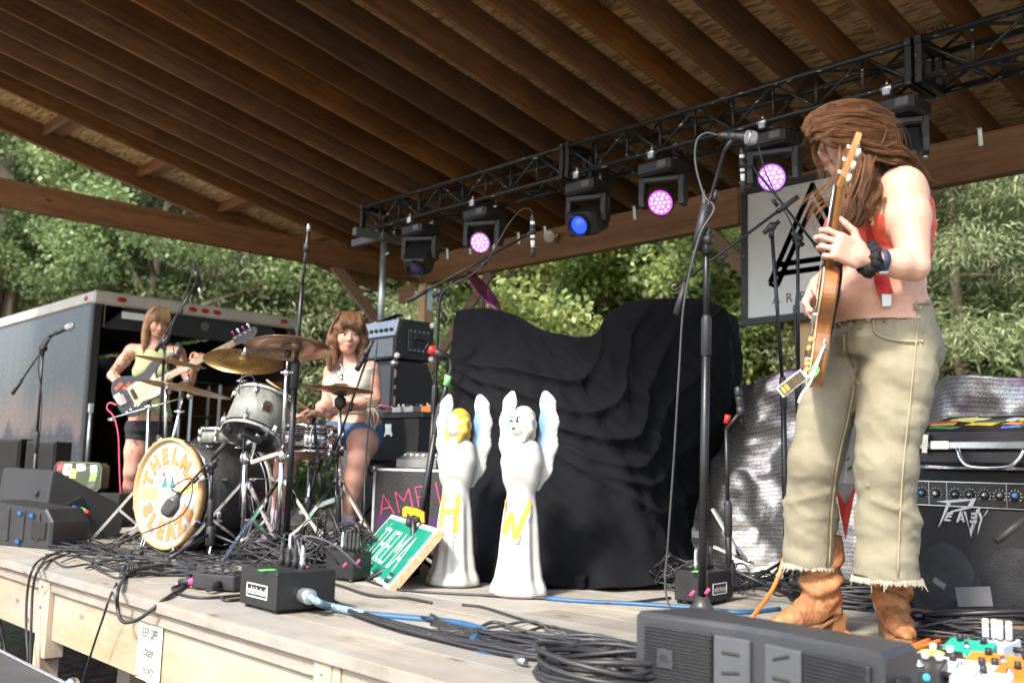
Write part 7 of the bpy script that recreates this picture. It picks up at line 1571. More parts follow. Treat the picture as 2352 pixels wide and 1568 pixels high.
def ribbon(P,w,n_of,th=.002):
 mb = MB(); A = []; B = []
 for i,p in enumerate(P):
  p = Vector(p); t = (Vector(P[min(i + 1,len(P) - 1)]) - Vector(P[max(i - 1,0)])).normalized(); nn = n_of(p) if callable(n_of) else Vector(n_of); s = t.cross(nn).normalized(); A.append([p - s * w / 2,p + s * w / 2]); B.append([p - s * w / 2 + nn * th,p + s * w / 2 + nn * th])
 mb.grid(B,True); mb.grid(A,True,True); return mb
# ------------------------------------------------------------------ the guitarist
G = lambda x,y,dd=0.0: aD(x,y,3.27 + dd)
def guitarist():
 G0 = drop(fl(1955,1462)); o = thing('person','person with wind-blown brown hair, red crop top and khaki jeans playing guitar','person',G0)
 up = Vector((0,0,1)); fT = (-CR * .92 - CF * .40); fT.z = 0; fT.normalize(); lT = Vector((-fT.y,fT.x,0)); fP = (-CR * .75 - CF * .65); fP.z = 0; fP.normalize(); lP = Vector((-fP.y,fP.x,0))
 # ---- torso
 cen = [G(2020,800),G(2020,735),G(2018,690),G(2022,640),G(2030,580),G(2036,520),G(2038,465),G(2030,425)]
 ra = [.175,.168,.162,.15,.15,.155,.152,.115]; rb = [.14,.14,.138,.127,.122,.127,.108,.076]
 def torso(P):
  d = s_loft(P,[npv(c) for c in cen],ra,rb,npv(lT));
  for s in (-1,1): d = smin(d,s_ell(P,npv(cen[5] + fT * .085 + lT * s * .078 - up * .005),(.075,.075,.07)),.035)
  d = smin(d,s_ell(P,npv(G(2000,690) + fT * .06),(.12,.12,.075)),.05)
  return d
 hS,hE,hW = G(2072,437,-.13),G(2100,612,-.24),G(1988,594,-.30)
 rS,rE,rW = G(1985,440,.14),G(1955,606,.20),G(1878,655,.04)
 neck0,hc = G(2015,415),G(1946,326,-.02)
 F = (-CR * .96 - CF * .22 - up * .16).normalized(); U = (up - F * up.dot(F)).normalized() * 1.0; U = (U - CR * -.0).normalized(); S = F.cross(U).normalized() * -1
 S = U.cross(F).normalized()
 def skin(P):
  d = torso(P)
  d = smin(d,s_chain(P,[npv(hS),npv(hS.lerp(hE,.35) + CR * .006),npv(hE)],[.068,.066,.045],.02),.035); d = smin(d,s_chain(P,[npv(hE),npv(hE.lerp(hW,.35)),npv(hW)],[.044,.042,.028],.02),.012)
  d = smin(d,s_chain(P,[npv(rS),npv(rE)],[.07,.05],.02),.04); d = smin(d,s_chain(P,[npv(rE),npv(rE.lerp(rW,.4)),npv(rW)],[.046,.044,.029],.02),.012)
  d = smin(d,s_cap(P,npv(G(2005,430)),npv(hc - U * .07 - F * .02),.066,.055),.04)
  d = smin(d,s_cap(P,npv(G(2035,432)),npv(hS),.05,.066),.04); d = smin(d,s_cap(P,npv(G(2025,435)),npv(rS),.05,.06),.04)
  d = smax(d,-s_ell(P,npv(G(1912,690) + fT * .03),(.012,.012,.014)),.008)
  return d
 lo = np.min([npv(p) for p in (cen[0],hS,hE,hW,rS,rE,rW,hc)],0) - .24; hi = np.max([npv(p) for p in (cen[0],hS,hE,hW,rS,rE,rW,hc)],0) + .24; lo[2] = cen[1].z - .02; hi[2] = hc.z + .0
 mb = MB(); vs,fs = sdf_mesh(skin,lo,hi,.0085); add_np(mb,vs,fs); BV = BVHTree.FromPolygons(vs.tolist(),fs.tolist())
 vs,fs = sdf_mesh(lambda P: smin(head_sdf(loc_(P,hc,S,F,U),1.0,False),s_cap(P,npv(hc - U * .06 - F * .025),npv(G(2008,420)),.053,.058),.02),npv(hc) - .17,npv(hc) + .17,.005); add_np(mb,vs,fs)
 # fretting hand round the guitar neck
 a = (G(1905,556,-.33) - hW).normalized(); n = (-CR * .25 + CF * .95); n = (n - a * n.dot(a)).normalized(); s = n.cross(a) if n.cross(a).z > 0 else -n.cross(a)
 hc_l = add_hand(mb,hW + a * .012,a,n,s,((.35,1.0,.8),(.5,1.1,.8),(.65,1.15,.8),(.8,1.1,.8)),thumb=(.2,-.3),k=1.06)
 a2 = (G(1850,712,.0) - rW).normalized(); n2 = (CR * .8 - CF * .5 - up * .2); n2 = (n2 - a2 * n2.dot(a2)).normalized(); s2 = (n2.cross(a2)); s2 = s2 if s2.dot(-CF) > 0 else -s2
 add_hand(mb,rW + a2 * .01,a2,n2,s2,((.7,1.0,.6),(.8,1.1,.7),(.9,1.1,.7),(1.0,1.1,.7)),thumb=(.7,.3),k=1.04)
 body = mb.build('body',SKIN,o,world=True); vs,fs = sdf_mesh(torso,npv(cen[4]) - [.3,.3,.32],npv(cen[4]) + [.3,.3,.3],.014); BTo = BVHTree.FromPolygons(vs.tolist(),fs.tolist())
 off = G0
 face_parts(o,hc,S,F,U,1.0,world_off=off)
 def hit(x,y,bv=None):
  r = (bv or BTo).ray_cast(CC,ray(x,y).normalized()); return (r[0],r[1]) if r[0] is not None else (G(x,y,-.1),-CF)
 # ---- crop top: a shell over the chest
 zt,zb = G(2030,470).z,G(2030,612).z
 def top(P):
  d = torso(P) - .009; fr = (P - npv(cen[5])) @ npv(fT); lt = (P - npv(cen[5])) @ npv(lT)
  neck = zt + .012 + .09 * np.clip(np.abs(lt) - .03,0,1) * 0 + .05 * np.clip(fr / .12,-1,1)
  d = smax(d,P[:,2] - neck,.012); d = smax(d,zb - P[:,2] - .004,.004)
  for s_,p in ((1,hS),(-1,rS)): d = smax(d,-(s_cap(P,npv(p + up * .03 - fT * .0),npv(p - up * .035 + fT * .02),.082,.085)),.008)
  return d + .0025 * np.sin(P[:,2] * 150 + P[:,0] * 40) * np.clip((zb + .09 - P[:,2]) / .05,0,1)
 vs,fs = sdf_mesh(top,npv(cen[5]) - [.26,.26,.2],npv(cen[5]) + [.26,.26,.16],.0075); add_np(MB(),vs,fs).build('crop_top',mat('top_red',(.62,.085,.045),.7,0,.08,8,.15,220),o,world=True); BT = BVHTree.FromPolygons(vs.tolist(),fs.tolist())
 # neck strings of the top
 for x in (1958,1966): MB().tube(spline([hit(x,470)[0] - CF * .004,hit(x - 10,445)[0] - CF * .01,G(x - 8,418,-.06)],5),.003,5).build('neck_string',K('top_red'),o,world=True)
 # braces strap down the front with its clip
 P = [hit(x,y)[0] - CF * .014 for x,y in ((1993,470),(1998,500),(2003,540),(2008,575),(2014,610),(2022,645),(2030,676))]; st = ribbon(spline(P,3),.047,lambda p: -CF,.003); b = st.build('brace_strap',mat('strap_red',(.36,.012,.016),.65,0,.15,9,.2,300),o,world=True)
 p = hit(2031,690)[0] - CF * .016; MB().box(p,(.034,.042,.008),axes3(CR,CU,-CF),.003).build('brace_clip',K('steel'),o,world=True)
 # scrunchie and watch on the fretting arm
 d = (hE - hW).normalized(); R = frame(d); sc = MB(); rr = random.Random(3)
 pts = []
 for k in range(41):
  a_ = k / 40 * 2 * math.pi; r = .034 + .006 * math.sin(k * 2.7) ; pts.append(hW + d * (.012 + .008 * math.sin(k * 1.9)) + R @ Vector((math.cos(a_) * r,math.sin(a_) * r,0)))
 sc.tube(pts,[.017 + .004 * math.sin(k * 2.1) for k in range(41)],8,caps=False).build('scrunchie',mat('scrunchie',(.008,.008,.009),.85,0,.2,20,.4,200),o,world=True)
 w0 = hW + d * .052; MB().lathe([(.0355,-.011),(.0385,-.01),(.0385,.01),(.0355,.011)],w0,R=R,n=24).build('watch_strap',mat('watch_blue',(.02,.035,.075),.5),o,world=True); q = w0 - up * .036 - CF * .016; MB().box(q,(.034,.03,.012),axes3(CR,-CF,up),.005).build('watch',K('steel'),o,world=True)
 # brooch
 bp = hit(1996,492)[0] - CF * .02; br = MB(); rr = random.Random(5)
 for k in range(14): br.ell(bp + CR * rr.uniform(-.02,.02) + CU * rr.uniform(-.035,.04) ,(rr.uniform(.006,.012),) * 3,None,7,5)
 br.build('brooch',mat('brooch_gold',(.55,.40,.2),.35,.7,.2,40),o,world=True)
 # ---- jeans
 rl = [G(1985,800,.06),G(1925,890,.04),G(1893,960,.02),G(1870,1060,.0),G(1862,1180,.05),G(1860,1302,.09)]; rr_ = [.110,.091,.083,.076,.083,.090]
 ll = [G(2060,810,-.06),G(2060,870,-.10),G(2047,960,-.12),G(2037,1060,-.13),G(2037,1190,-.11),G(2037,1334,-.10)]; lr = [.117,.115,.103,.092,.094,.104]
 hip = [G(2022,812),G(2022,770),G(2018,720),G(2018,690)]
 def wr(P):
  z = P[:,2]; q = P - npv(G0); w1 = vnoise(q * np.array([3.0,3.0,5.0]),1.8,3) * .005; w2 = (np.abs(vnoise(q * np.array([6,6,9.0]) + np.outer(q[:,2],[4,4,0]),2.6,8)) - .3) * .007 + np.abs(vnoise(q * np.array([14,14,20.0]),2.2,5)) * .0035
  u = q @ npv(CR); f1 = np.sin(z * 34 + u * 16 + 3 * np.sin(u * 9)) * .0016 * np.exp(-((z - G(0,1090).z) / .10) ** 2); f2 = np.sin(u * 42 + z * 30) * .0055 * np.exp(-((z - G(0,862).z) / .06) ** 2)
  f3 = np.sin(z * 46 - u * 22) * .0015 * np.exp(-((z - G(0,1230).z) / .09) ** 2)
  kn = .016 * np.exp(-np.abs((z - G(0,1120).z + .35 * (u - npv(G(2037,0) - G0) @ npv(CR))) / .012) ** 1.3) * (u > npv(G(1955,0) - G0) @ npv(CR)) + .012 * np.exp(-np.abs((z - G(0,1085).z - .3 * (u - npv(G(1868,0) - G0) @ npv(CR))) / .012) ** 1.3) * (u < npv(G(1950,0) - G0) @ npv(CR)); return w1 + w2 + f1 + f2 + f3 - kn * .6
 def jeans(P):
  d = s_loft(P,[npv(h) for h in hip],[.183,.183,.174,.166],[.149,.148,.140,.136],npv(lP)); d = smin(d,s_ell(P,npv(G(2060,800) - fP * .06 + lP * .0),(.12,.122,.108)),.05)
  a_ = s_chain(P,[npv(p) for p in rl],rr_,.03); b_ = s_chain(P,[npv(p) for p in ll],lr,.03); d = smin(smin(d,a_,.04),smin(d,b_,.04),.008) + wr(P)
  # waist, dipping towards the front; hems
  ft = (P - npv(hip[2])) @ npv(fP); d = smax(d,P[:,2] - (G(2020,690).z - .03 * np.clip(ft / .15,-1,1) + .012),.004)
  near = (P @ npv(CR) > npv(G(1955,1300)) @ npv(CR)); hem = np.where(near,G(2037,1334,-.1).z,G(1860,1304,.09).z); d = smax(d,hem - P[:,2],.003)
  return d
 al = np.array([npv(p) for p in rl + ll + hip]); lo,hi = al.min(0) - .2,al.max(0) + .2; lo[2] = al[:,2].min() - .05; hi[2] = al[:,2].max() + .05
 vs,fs = sdf_mesh(jeans,lo,hi,.0085); KH = mat('jeans_khaki',(.205,.182,.122),.85,0,.1,4,.35,420,col2=(.285,.258,.18)); add_np(MB(),vs,fs).build('jeans',KH,o,world=True); BJ = BVHTree.FromPolygons(vs.tolist(),fs.tolist()); J = lambda x,y: hit(x,y,BJ)[0] - ray(x,y).normalized() * .003
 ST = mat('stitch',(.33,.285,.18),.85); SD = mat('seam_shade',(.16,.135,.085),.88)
 def seam(pts,r=.0032,m=ST,name='seam'): MB().tube([J(x,y) for x,y in [(p.x,p.y) for p in spline([Vector((a_,b_,0)) for a_,b_ in pts],6)]],r,5).build(name,m,o,world=True)
 seam([(2110,735),(2100,830),(2090,930),(2076,1060),(2068,1180),(2062,1325)],.0026); seam([(1963,885),(1948,960),(1925,1060),(1912,1160),(1905,1300)],.003); seam([(1956,890),(1941,962),(1918,1060),(1905,1160),(1898,1300)],.0022,SD)
 seam([(1937,765),(1940,820),(1955,860),(1975,885)],.0026); seam([(1945,762),(1950,815),(1962,845)],.002,SD)
 seam([(2005,735),(2012,765),(2050,780),(2100,784),(2118,782)],.0032,ST,'pocket'); seam([(2005,740),(2016,770),(2060,786),(2110,790)],.002,SD,'pocket')
 # waistband, belt loops, button, rivets
 wb = [(1905,757),(1920,748),(1950,738),(1990,725),(2030,713),(2070,705),(2105,700),(2134,698)]; seam(wb,.0036,SD,'waistband_seam')
 wb2 = [(1915,724),(1950,715),(1990,705),(2030,696),(2070,690),(2110,686)]
 for x0,y0,x1,y1 in ((1990,704,1993,738),(2098,684,2104,712)): MB().beam(J(x0,y0) - CF * .006,J(x1,y1) - CF * .006,.014,.006,up=-CF).build('belt_loop',KH,o,world=True)
 for x,y in ((1930,744),(2006,742),(2118,784)): MB().ell(J(x,y),(.006,.006,.006),None,8,6).build('rivet',mat('copper',(.5,.3,.2),.35,.8),o,world=True)
 # frayed hems
 fr = MB(); rg = random.Random(9)
 for (c,r,ctr) in ((rl[-1],rr_[-1] + .001,0),(ll[-1],lr[-1] + .001,1)):
  for k in range(260):
   a_ = k / 260 * 6.283; p = Vector((c.x + math.cos(a_) * r,c.y + math.sin(a_) * r,c.z + .006)); d_ = Vector((math.cos(a_) * .3 + rg.uniform(-.3,.3),math.sin(a_) * .3 + rg.uniform(-.3,.3),-1)); L = rg.uniform(.004,.013) * (3 if rg.random() < .03 else 1); fr.tube([p + Vector((0,0,.008)),p + d_ * L * .5,p + d_ * L + Vector((rg.uniform(-.004,.004),0,0))],[.0026,.0022,.001],3,caps=False)
 q = fr.build('frayed_hem',mat('fray',(.42,.38,.29),.9),o,world=True); q['kind'] = 'stuff'
 # ---- boots
 BM = mat('boot_tan',(.17,.062,.02),.62,0,.25,22,.5,70,col2=(.40,.185,.075),spec=.35); HL = mat('boot_heel',(.24,.115,.045),.5,0,.2,20);
 def boot(ank,toe_dir,k,slouch):
  f = Vector(toe_dir); f.z = 0; f.normalize(); s_ = Vector((-f.y,f.x,0)); B = Vector((ank.x,ank.y,0))
  Wp = lambda x,y,z: npv(B + f * x + s_ * y + up * z)
  def bf(P):
   q = loc_(P,B,f,s_,up); z = q[:,2]
   d = s_chain(P,[Wp(-.012,0,.34),Wp(-.012,0,.26),Wp(-.005,0,.16),Wp(.0,0,.105)],[.066,.064,.060,.054],.03)
   d = smin(d,s_loft(P,[Wp(-.045,0,.072),Wp(.03,0,.082),Wp(.10,0,.055),Wp(.165,0,.036),Wp(.205,0,.028)],[.036,.043,.044,.032,.012],[.046,.058,.035,.024,.012],npv(s_)),.03)
   d = smin(d,s_ell(P,Wp(-.045,0,.085),(.038,.038,.05)),.025)
   fold = .009 * np.sin(z * 95 + 4 * q[:,1] * 10 + 2.2 * np.sin(q[:,0] * 30 + slouch)) * np.exp(-((z - .175) / .075) ** 2) + .004 * np.abs(vnoise(P,38,2)) * np.clip((z - .08) / .05,0,1)
   d = d + fold; return smax(d,.022 + .045 * np.clip((.06 - q[:,0]) / .08,0,1) ** 1.2 * (q[:,0] > -.2) - z,.004)
  lo,hi = npv(B) - .26,npv(B) + .26; lo[2] = 0; hi[2] = .33; vs,fs = sdf_mesh(bf,lo,hi,.006); b = add_np(MB(),vs,fs).build('boot',BM,o,world=True)
  so = MB(); out = [(-.082,0),(-.078,.022),(-.05,.034),(.03,.038),(.10,.043),(.165,.032),(.208,.010),(.208,-.010),(.165,-.032),(.10,-.043),(.03,-.038),(-.05,-.034),(-.078,-.022)]
  rows = []
  for z_,gr in ((0,.0),(1,.003)):
   rows.append([Vector(Wp(x * (1 + gr),y * (1.04),(.006 if z_ == 0 else .018) + .052 * max(0,min(1,(.06 - x) / .08)) ** 1.2 + (.004 if x > .12 else 0))) for x,y in out + out[:1]])
  so.grid(rows,False); so.add(rows[0][:-1],[tuple(range(len(out)))[::-1]]); so.add(rows[1][:-1],[tuple(range(len(out)))]); so.build('boot_sole',HL,o,world=True)
  hl = MB(); P0 = [(-.085,-.03),(-.085,.03),(-.03,.033),(-.022,0),(-.03,-.033)]; hl.add([Vector(Wp(x,y,.066)) for x,y in P0] + [Vector(Wp(-.05 + (x + .05) * .8,y * .82,.0)) for x,y in P0],[tuple(range(5)),(9,8,7,6,5)] + [(i,5 + i,5 + (i + 1) % 5,(i + 1) % 5) for i in range(5)]); hl.build('boot_heel',HL,o,world=True)
  # side seam
  MB().tube([Wp(-.012,-.0655,.31),Wp(-.01,-.066,.2),Wp(-.0,-.060,.12),Wp(.0,-.048,.075)],.0022,5).build('boot_seam',mat('boot_thread',(.6,.5,.35),.7),o,world=True)
 boot(fl(1884,1456),-CR * .93 - CF * .30,1,0); boot(fl(2049,1462),-CR * .12 - CF * .95,1,2)
 # ---- hair
 HM = hair_mat('hair_brown',(.05,.021,.009),(.26,.115,.045)); rng = random.Random(12)
 def cap(P):
  q = loc_(P,hc,S,F,U); d = s_ell(q,(0,-.016,.038),(.078,.097,.086)); d = smin(d,s_ell(q,(0,-.055,-.03),(.066,.054,.09)),.04); d = smin(d,s_ell(q,(0,.062,.058),(.056,.045,.036)),.03)
  d = smin(d,s_chain(P,[npv(G(2000,370,-.02)),npv(G(1995,430,-.08)),npv(G(1980,480,-.12)),npv(G(1972,515,-.13))],[.066,.055,.035,.012],.03),.04)
  face = s_ell(q,(0,.10,-.045),(.075,.080,.070)); d = smax(d,-face,.012)
  return d + .002 * vnoise(P,60,4)
 vs,fs = sdf_mesh(cap,npv(hc) - [.32,.32,.36],npv(hc) + [.32,.32,.22],.0075); hair = add_np(MB(),vs,fs).build('hair',mat('hair_under',(.06,.026,.012),.6,0,.4,30,.6,150),o,world=True); BH = BVHTree.FromPolygons(vs.tolist(),fs.tolist())
 hs = MB(); lerp = lambda a,b,t: a + (b - a) * t
 def locks(nl,per,rows,jl,js,wave=0.0,rad=.00062,seg=4,dt=.05,cutp=.4):
  """locks of strands laid between two edge curves; rows: (px0, py0, dd0, px1, py1, dd1)"""
  K_ = len(rows)
  for l in range(nl):
   t0 = (l + rng.random()) / nl; off = [(rng.gauss(0,jl),rng.gauss(0,jl * .8),rng.gauss(0,.008)) for _ in rows]; ph = rng.uniform(0,6.28); fq = rng.uniform(1.1,2.0); cut = rng.random() < cutp; pinch = rng.uniform(.25,1.0)
   for i in range(per):
    t = min(1,max(0,t0 + rng.uniform(-dt,dt))); td = math.sqrt(t * (2 - t)); pts = []; u = rng.uniform(-1,1)
    for k,(x0,y0,d0,x1,y1,d1) in enumerate(rows):
     g = (.2 + k / K_); wv = wave * math.sin(ph + k * fq) * k / K_; e = k / (K_ - 1); tt = lerp(t,t0,e * (1 - pinch))
     pts.append(G(lerp(x0,x1,tt) + off[k][0] * g + wv + rng.gauss(0,js * g),lerp(y0,y1,tt) + off[k][1] * g + wv * .5 + rng.gauss(0,js * g * .8),lerp(d0,d1,td) + off[k][2] + rng.gauss(0,.004)))
    if cut and K_ > 4: pts = pts[:-1]
    sp_ = spline(pts,seg); m = len(sp_); r0 = rad * rng.uniform(.7,1.3); hs.tube(sp_,[r0 * (1 - .8 * (q_ / (m - 1)) ** 2) for q_ in range(m)],3,caps=False)
 # crown swept forward
 locks(50,64,[(2052,262,.02,2062,345,-.10),(2005,236,-.02,2015,350,-.13),(1950,230,-.02,1965,345,-.145),(1900,240,-.02,1915,335,-.14),(1864,266,-.03,1885,326,-.115),(1848,296,-.05,1872,332,-.10)],5,2.2,5)
 # back of the head falling to the chest
 locks(42,32,[(1998,246,-.08,2048,268,-.0),(2030,285,-.11,2066,318,-.02),(2022,345,-.145,2066,368,-.04),(2000,400,-.17,2050,415,-.09),(1978,448,-.2,2022,450,-.16),(1962,490,-.22,2000,485,-.2),(1952,530,-.21,1982,515,-.2)],11,3.2,11,cutp=.65)
 # blown out over the shoulder
 locks(16,30,[(1965,318,-.15,2005,365,-.15),(2020,335,-.165,2045,378,-.16),(2062,338,-.16,2072,380,-.15),(2090,352,-.15,2098,388,-.13),(2116,378,-.13,2106,404,-.11),(2134,400,-.11,2120,424,-.09)],9,2.5,9,dt=.07)
 # side locks beside the neck of the guitar
 locks(20,26,[(1925,330,-.14,2005,362,-.16),(1930,375,-.15,2000,400,-.18),(1925,425,-.17,1985,445,-.2),(1932,475,-.2,1972,490,-.22),(1915,525,-.2,1955,535,-.22),(1905,572,-.2,1942,566,-.21)],10,2.8,12)
 # thin wisps across the face and flying loose
 locks(6,7,[(1905,285,-.13,1935,320,-.14),(1868,318,-.09,1900,335,-.12),(1866,362,-.08,1910,360,-.11),(1880,405,-.1,1935,385,-.13),(1862,445,-.1,1960,410,-.15)],9,4,10,rad=.0006)
 locks(9,8,[(1915,392,-.11,1945,425,-.15),(1890,425,-.12,1912,462,-.15),(1858,446,-.1,1885,500,-.14),(1828,468,-.08,1868,545,-.12)],10,4,10,rad=.0006)
 locks(7,6,[(1900,250,.0,2040,250,.0),(1880,235,.0,2075,290,-.02),(1850,262,.0,2088,345,-.06),(1832,320,-.02,2110,395,-.1)],14,5,12,rad=.0005)
 locks(6,8,[(2040,360,-.1,2070,380,-.1),(2072,396,-.14,2088,410,-.12),(2085,430,-.19,2118,430,-.15),(2100,470,-.2,2132,455,-.12)],8,3,8,rad=.0006)
 q = hs.build('hair_strands',HM,hair,world=False); q.location = -Vector(G0); q['kind'] = 'stuff'
 return o,hit,J
GU,GHIT,GJ = guitarist()
# ------------------------------------------------------------------ the guitar she plays
def lp_outline(n=44):
 pts = []
 key = [(0,0),(.09,.004),(.145,.045),(.162,.10),(.150,.16),(.115,.215),(.108,.26),(.128,.315),(.13,.36),(.095,.405),(.045,.418),(.0,.415),(-.03,.40),(-.045,.36),(-.07,.345),(-.10,.372),(-.122,.365),(-.126,.315),(-.108,.26),(-.115,.215),(-.150,.16),(-.162,.10),(-.145,.045),(-.09,.004)]
 return [(p.x,p.y) for p in spline([Vector((x,y,0)) for x,y in key] + [Vector((0,0,0))],3)][:-1]
def guitar():
 k = .90; Pb,Pt = aD(1870,872,3.16),aD(1958,298,2.88); A = (Pt - Pb).normalized(); n = -CR * .95 + CF * .30; n = (n - A * n.dot(A)).normalized(); w_ = A.cross(n)
 o = thing('electric_guitar','brown solid electric guitar with cream tuner keys held upright by the person in khaki jeans','guitar',Pb); L = (Pt - Pb).length; R = axes3(w_,A,w_.cross(A)); n = Vector(R.col[2])
 WD = wood('guitar_wood',(.16,.06,.018),(.32,.14,.045),0,.3,18,bump=.05,spread=.02); q = WD.node_tree.nodes['Principled BSDF']; q.inputs['Coat Weight'].default_value = .5; q.inputs['Coat Roughness'].default_value = .12
 NW = wood('guitar_neck_wood',(.20,.085,.022),(.36,.17,.05),0,.3,18,bump=.05,spread=.02)
 MB().prism([(x * k,y * k) for x,y in lp_outline()],(0,0,0),R,.046,.006).build('body',WD,o)
 rim = [Vector(R @ Vector((x * k,y * k,.022))) for x,y in lp_outline()]; MB().tube(rim + [rim[0]],.0028,5).build('binding',mat('binding_cream',(.55,.45,.28),.5),o)
 y0,y1 = .30 * k,L - .185 * k
 rows = []
 for t in np.linspace(0,1,12):
  y = y0 + (y1 - y0) * t; hw = (.028 - .006 * t) * k; th = .024 - .003 * t; rows.append([Vector(R @ Vector((hw * math.cos(a),y,.018 - th * math.sin(a)))) for a in np.linspace(0,math.pi,9)])
 MB().grid(rows).build('neck',NW,o); fb = MB(); fb.add([R @ Vector((x,y,z)) for (x,y) in ((.028 * k,y0 - .1 * k),(.022 * k,y1),(-.022 * k,y1),(-.028 * k,y0 - .1 * k)) for z in (.018,.025)],[(0,2,4,6),(7,5,3,1),(0,1,3,2),(2,3,5,4),(4,5,7,6),(6,7,1,0)]); f = fb.build('fretboard',mat('rosewood',(.025,.014,.009),.5),o)
 for i in range(20): y = y1 - (L * .62) * (1 - 2 ** (-(i + 1) / 12)); MB().box(R @ Vector((0,y,.0258)),(.046 * k,.002,.002),R).build('fret',K('steel'),f)
 # headstock, tipped back
 hp = Matrix.Rotation(.2,3,'X'); R2 = R @ Matrix.Rotation(-.2,3,'X'); h0 = R @ Vector((0,y1,.012)); hs = [(-.022,0),(-.038,.04),(-.036,.15),(-.03,.172),(-.012,.18),(0,.172),(.012,.18),(.03,.172),(.036,.15),(.038,.04),(.022,0)]
 h = MB().prism([(x * k,y * k) for x,y in hs],h0,R2,.016,.002).build('headstock',mat('headstock_wood',(.46,.22,.08),.35,0,.15,14),o)
 for i in range(3):
  for s in (-1,1):
   y = (.045 + .042 * i) * k; p = h0 + R2 @ Vector((s * .03 * k,y,-.012)); MB().cyl(p,p + R2 @ Vector((s * .022,0,0)),.0035,n=8).box(p,(.018,.02,.01),R2,.002).build('tuner',CHR,h); MB().ell(p + R2 @ Vector((s * .034,0,0)),(.011,.0135,.007),R2,10,7).build('tuner_key',mat('key_cream',(.62,.62,.42),.35,sub=.1),h); MB().cyl(h0 + R2 @ Vector((s * .018 * k,y,.006)),h0 + R2 @ Vector((s * .018 * k,y,.02)),.004,n=8).build('tuner_post',CHR,h)
 for i in range(6): x = (-.0175 + .007 * i) * k; MB().cyl(R @ Vector((x * 1.2,.09 * k,.036)),R @ Vector((x,y1,.028)),.0007 + .0001 * i,n=4).build('string',K('steel'),o)
 for y in (.14,.235): MB().box(R @ Vector((0,y * k,.028)),(.07 * k,.036,.016),R,.003).build('pickup',K('steel'),o)
 MB().box(R @ Vector((0,.085 * k,.03)),(.08 * k,.014,.018),R,.002).build('bridge',CHR,o); MB().box(R @ Vector((0,.05 * k,.028)),(.085 * k,.014,.014),R,.003).build('tailpiece',CHR,o)
 for x,y in ((.09,.06),(.12,.1),(.1,.15),(.125,.19)): MB().lathe([(.011,0),(.009,.016),(0,.017)],R @ Vector((x * k,y * k,.023)),n,12).build('knob',mat('knob_amber',(.5,.3,.08),.3),o)
 MB().ell(R @ Vector((.0,-.004,.0)),(.008,.008,.008)).build('strap_button',CHR,o)
 # black strap running round her side
 P = [R @ Vector((0,-.006,-.01)) + Pb,GHIT(1920,760)[0] - CF * .01 if False else aD(1905,740,3.12),aD(1922,650,3.10),aD(1925,600,3.08)]; ribbon(spline([p - Pb for p in P],5),.03,lambda p: CR * -.5 - CF * .8,.003).build('strap',mat('strap_black',(.015,.012,.01),.5),o)
guitar()
def pass_card():
 D = 2.98; o = thing('pass_card','printed pass card on a white and green lanyard hanging at the guitarist\'s hip','pass',aD(1862,870,D)); P0 = Vector(o.location); c = aD(1819,880,D) - P0; x = (aD(1848,858,D) - aD(1790,903,D)).normalized(); y = -CF.cross(x).normalized(); y = y if y.z > 0 else -y; R = axes3(x,y,x.cross(y))
 MB().box(c,(.094,.036,.002),R,.0008).build('card',K('white_paint'),o); MB().box(c - CF * .0016,(.084,.03,.001),R).build('print',mat('pass_print',(.03,.06,.05),.4,0,1.5,60,col2=(.16,.09,.03)),o)
 for k in range(2): MB().box(c - CF * .0024 - x * (.032 - .013 * k),(.009,.02,.0008),R).build('stripe',mat('pass_yellow',(.55,.38,.08),.5),o)
 for pts,m,r in (([(1895,790),(1884,815),(1872,840),(1858,866),(1848,856)],'gaff_white',.004),([(1890,800),(1874,845),(1860,880),(1842,905),(1834,925)],'gaff_white',.004),([(1872,835),(1866,850),(1870,864),(1880,850),(1874,838)],'gaff_green',.004),([(1896,778),(1892,790),(1896,800)],'steel',.0045)): MB().tube([q - P0 for q in spline([aD(a,b,D) for a,b in pts],5)],r,6).build('lanyard',K(m),o)
pass_card()
def bandana():
 D = 3.42; o = thing('bandana','white printed scarf with a red point hanging behind the guitarist\'s legs','scarf',aD(1938,1010,D)); P0 = Vector(o.location)
 def sheet(rows,m,name): MB().grid([[aD(x,y,D + .012 * math.sin(x * .25 + y * .05)) - P0 for x,y in r] for r in rows],True).grid([[aD(x,y,D + .004 + .012 * math.sin(x * .25 + y * .05)) - P0 for x,y in r] for r in rows],True,True).build(name,m,o)
 W = mat('scarf_print',(.55,.50,.47),.8,0,.3,9,col2=(.68,.64,.6)); RD = mat('scarf_red',(.66,.05,.03),.75)
 xs = np.linspace(0,1,7)
 sheet([[(a + (b - a) * t,y) for t in xs] for y,a,b in ((940,1930,1968),(1000,1922,1970),(1060,1916,1970),(1110,1914,1970))],W,'printed_cloth')
 MB().add([aD(x,y,D + .002) - P0 for x,y in ((1914,1110),(1970,1110),(1942,1160))],[(0,1,2),(2,1,0)]).build('printed_point',W,o)
 sheet([[(1914 + 56 * t,1108 + (52 * (1 - abs(2 * t - 1)) if k == 0 else 0)) if k == 0 else (1916 + 52 * t + (26 - 52 * t) * k / 4,1108 + 132 * k / 4 * 1.0 + (52 * (1 - abs(2 * t - 1))) * (1 - k / 4)) for t in xs] for k in range(5)],RD,'red_point')
 for x,y,m in ((1945,1055,'leaf_print'),(1952,1075,'leaf_print'),(1930,1040,'print_black'),(1924,1060,'rust')): mat('leaf_print',(.03,.22,.08),.7); MB().ell(aD(x,y,D - .006) - P0,(.012,.003,.006),axes3((CR + CU * .5).normalized(),CF,CU),10,5).build('print_motif',K(m),o)
bandana()
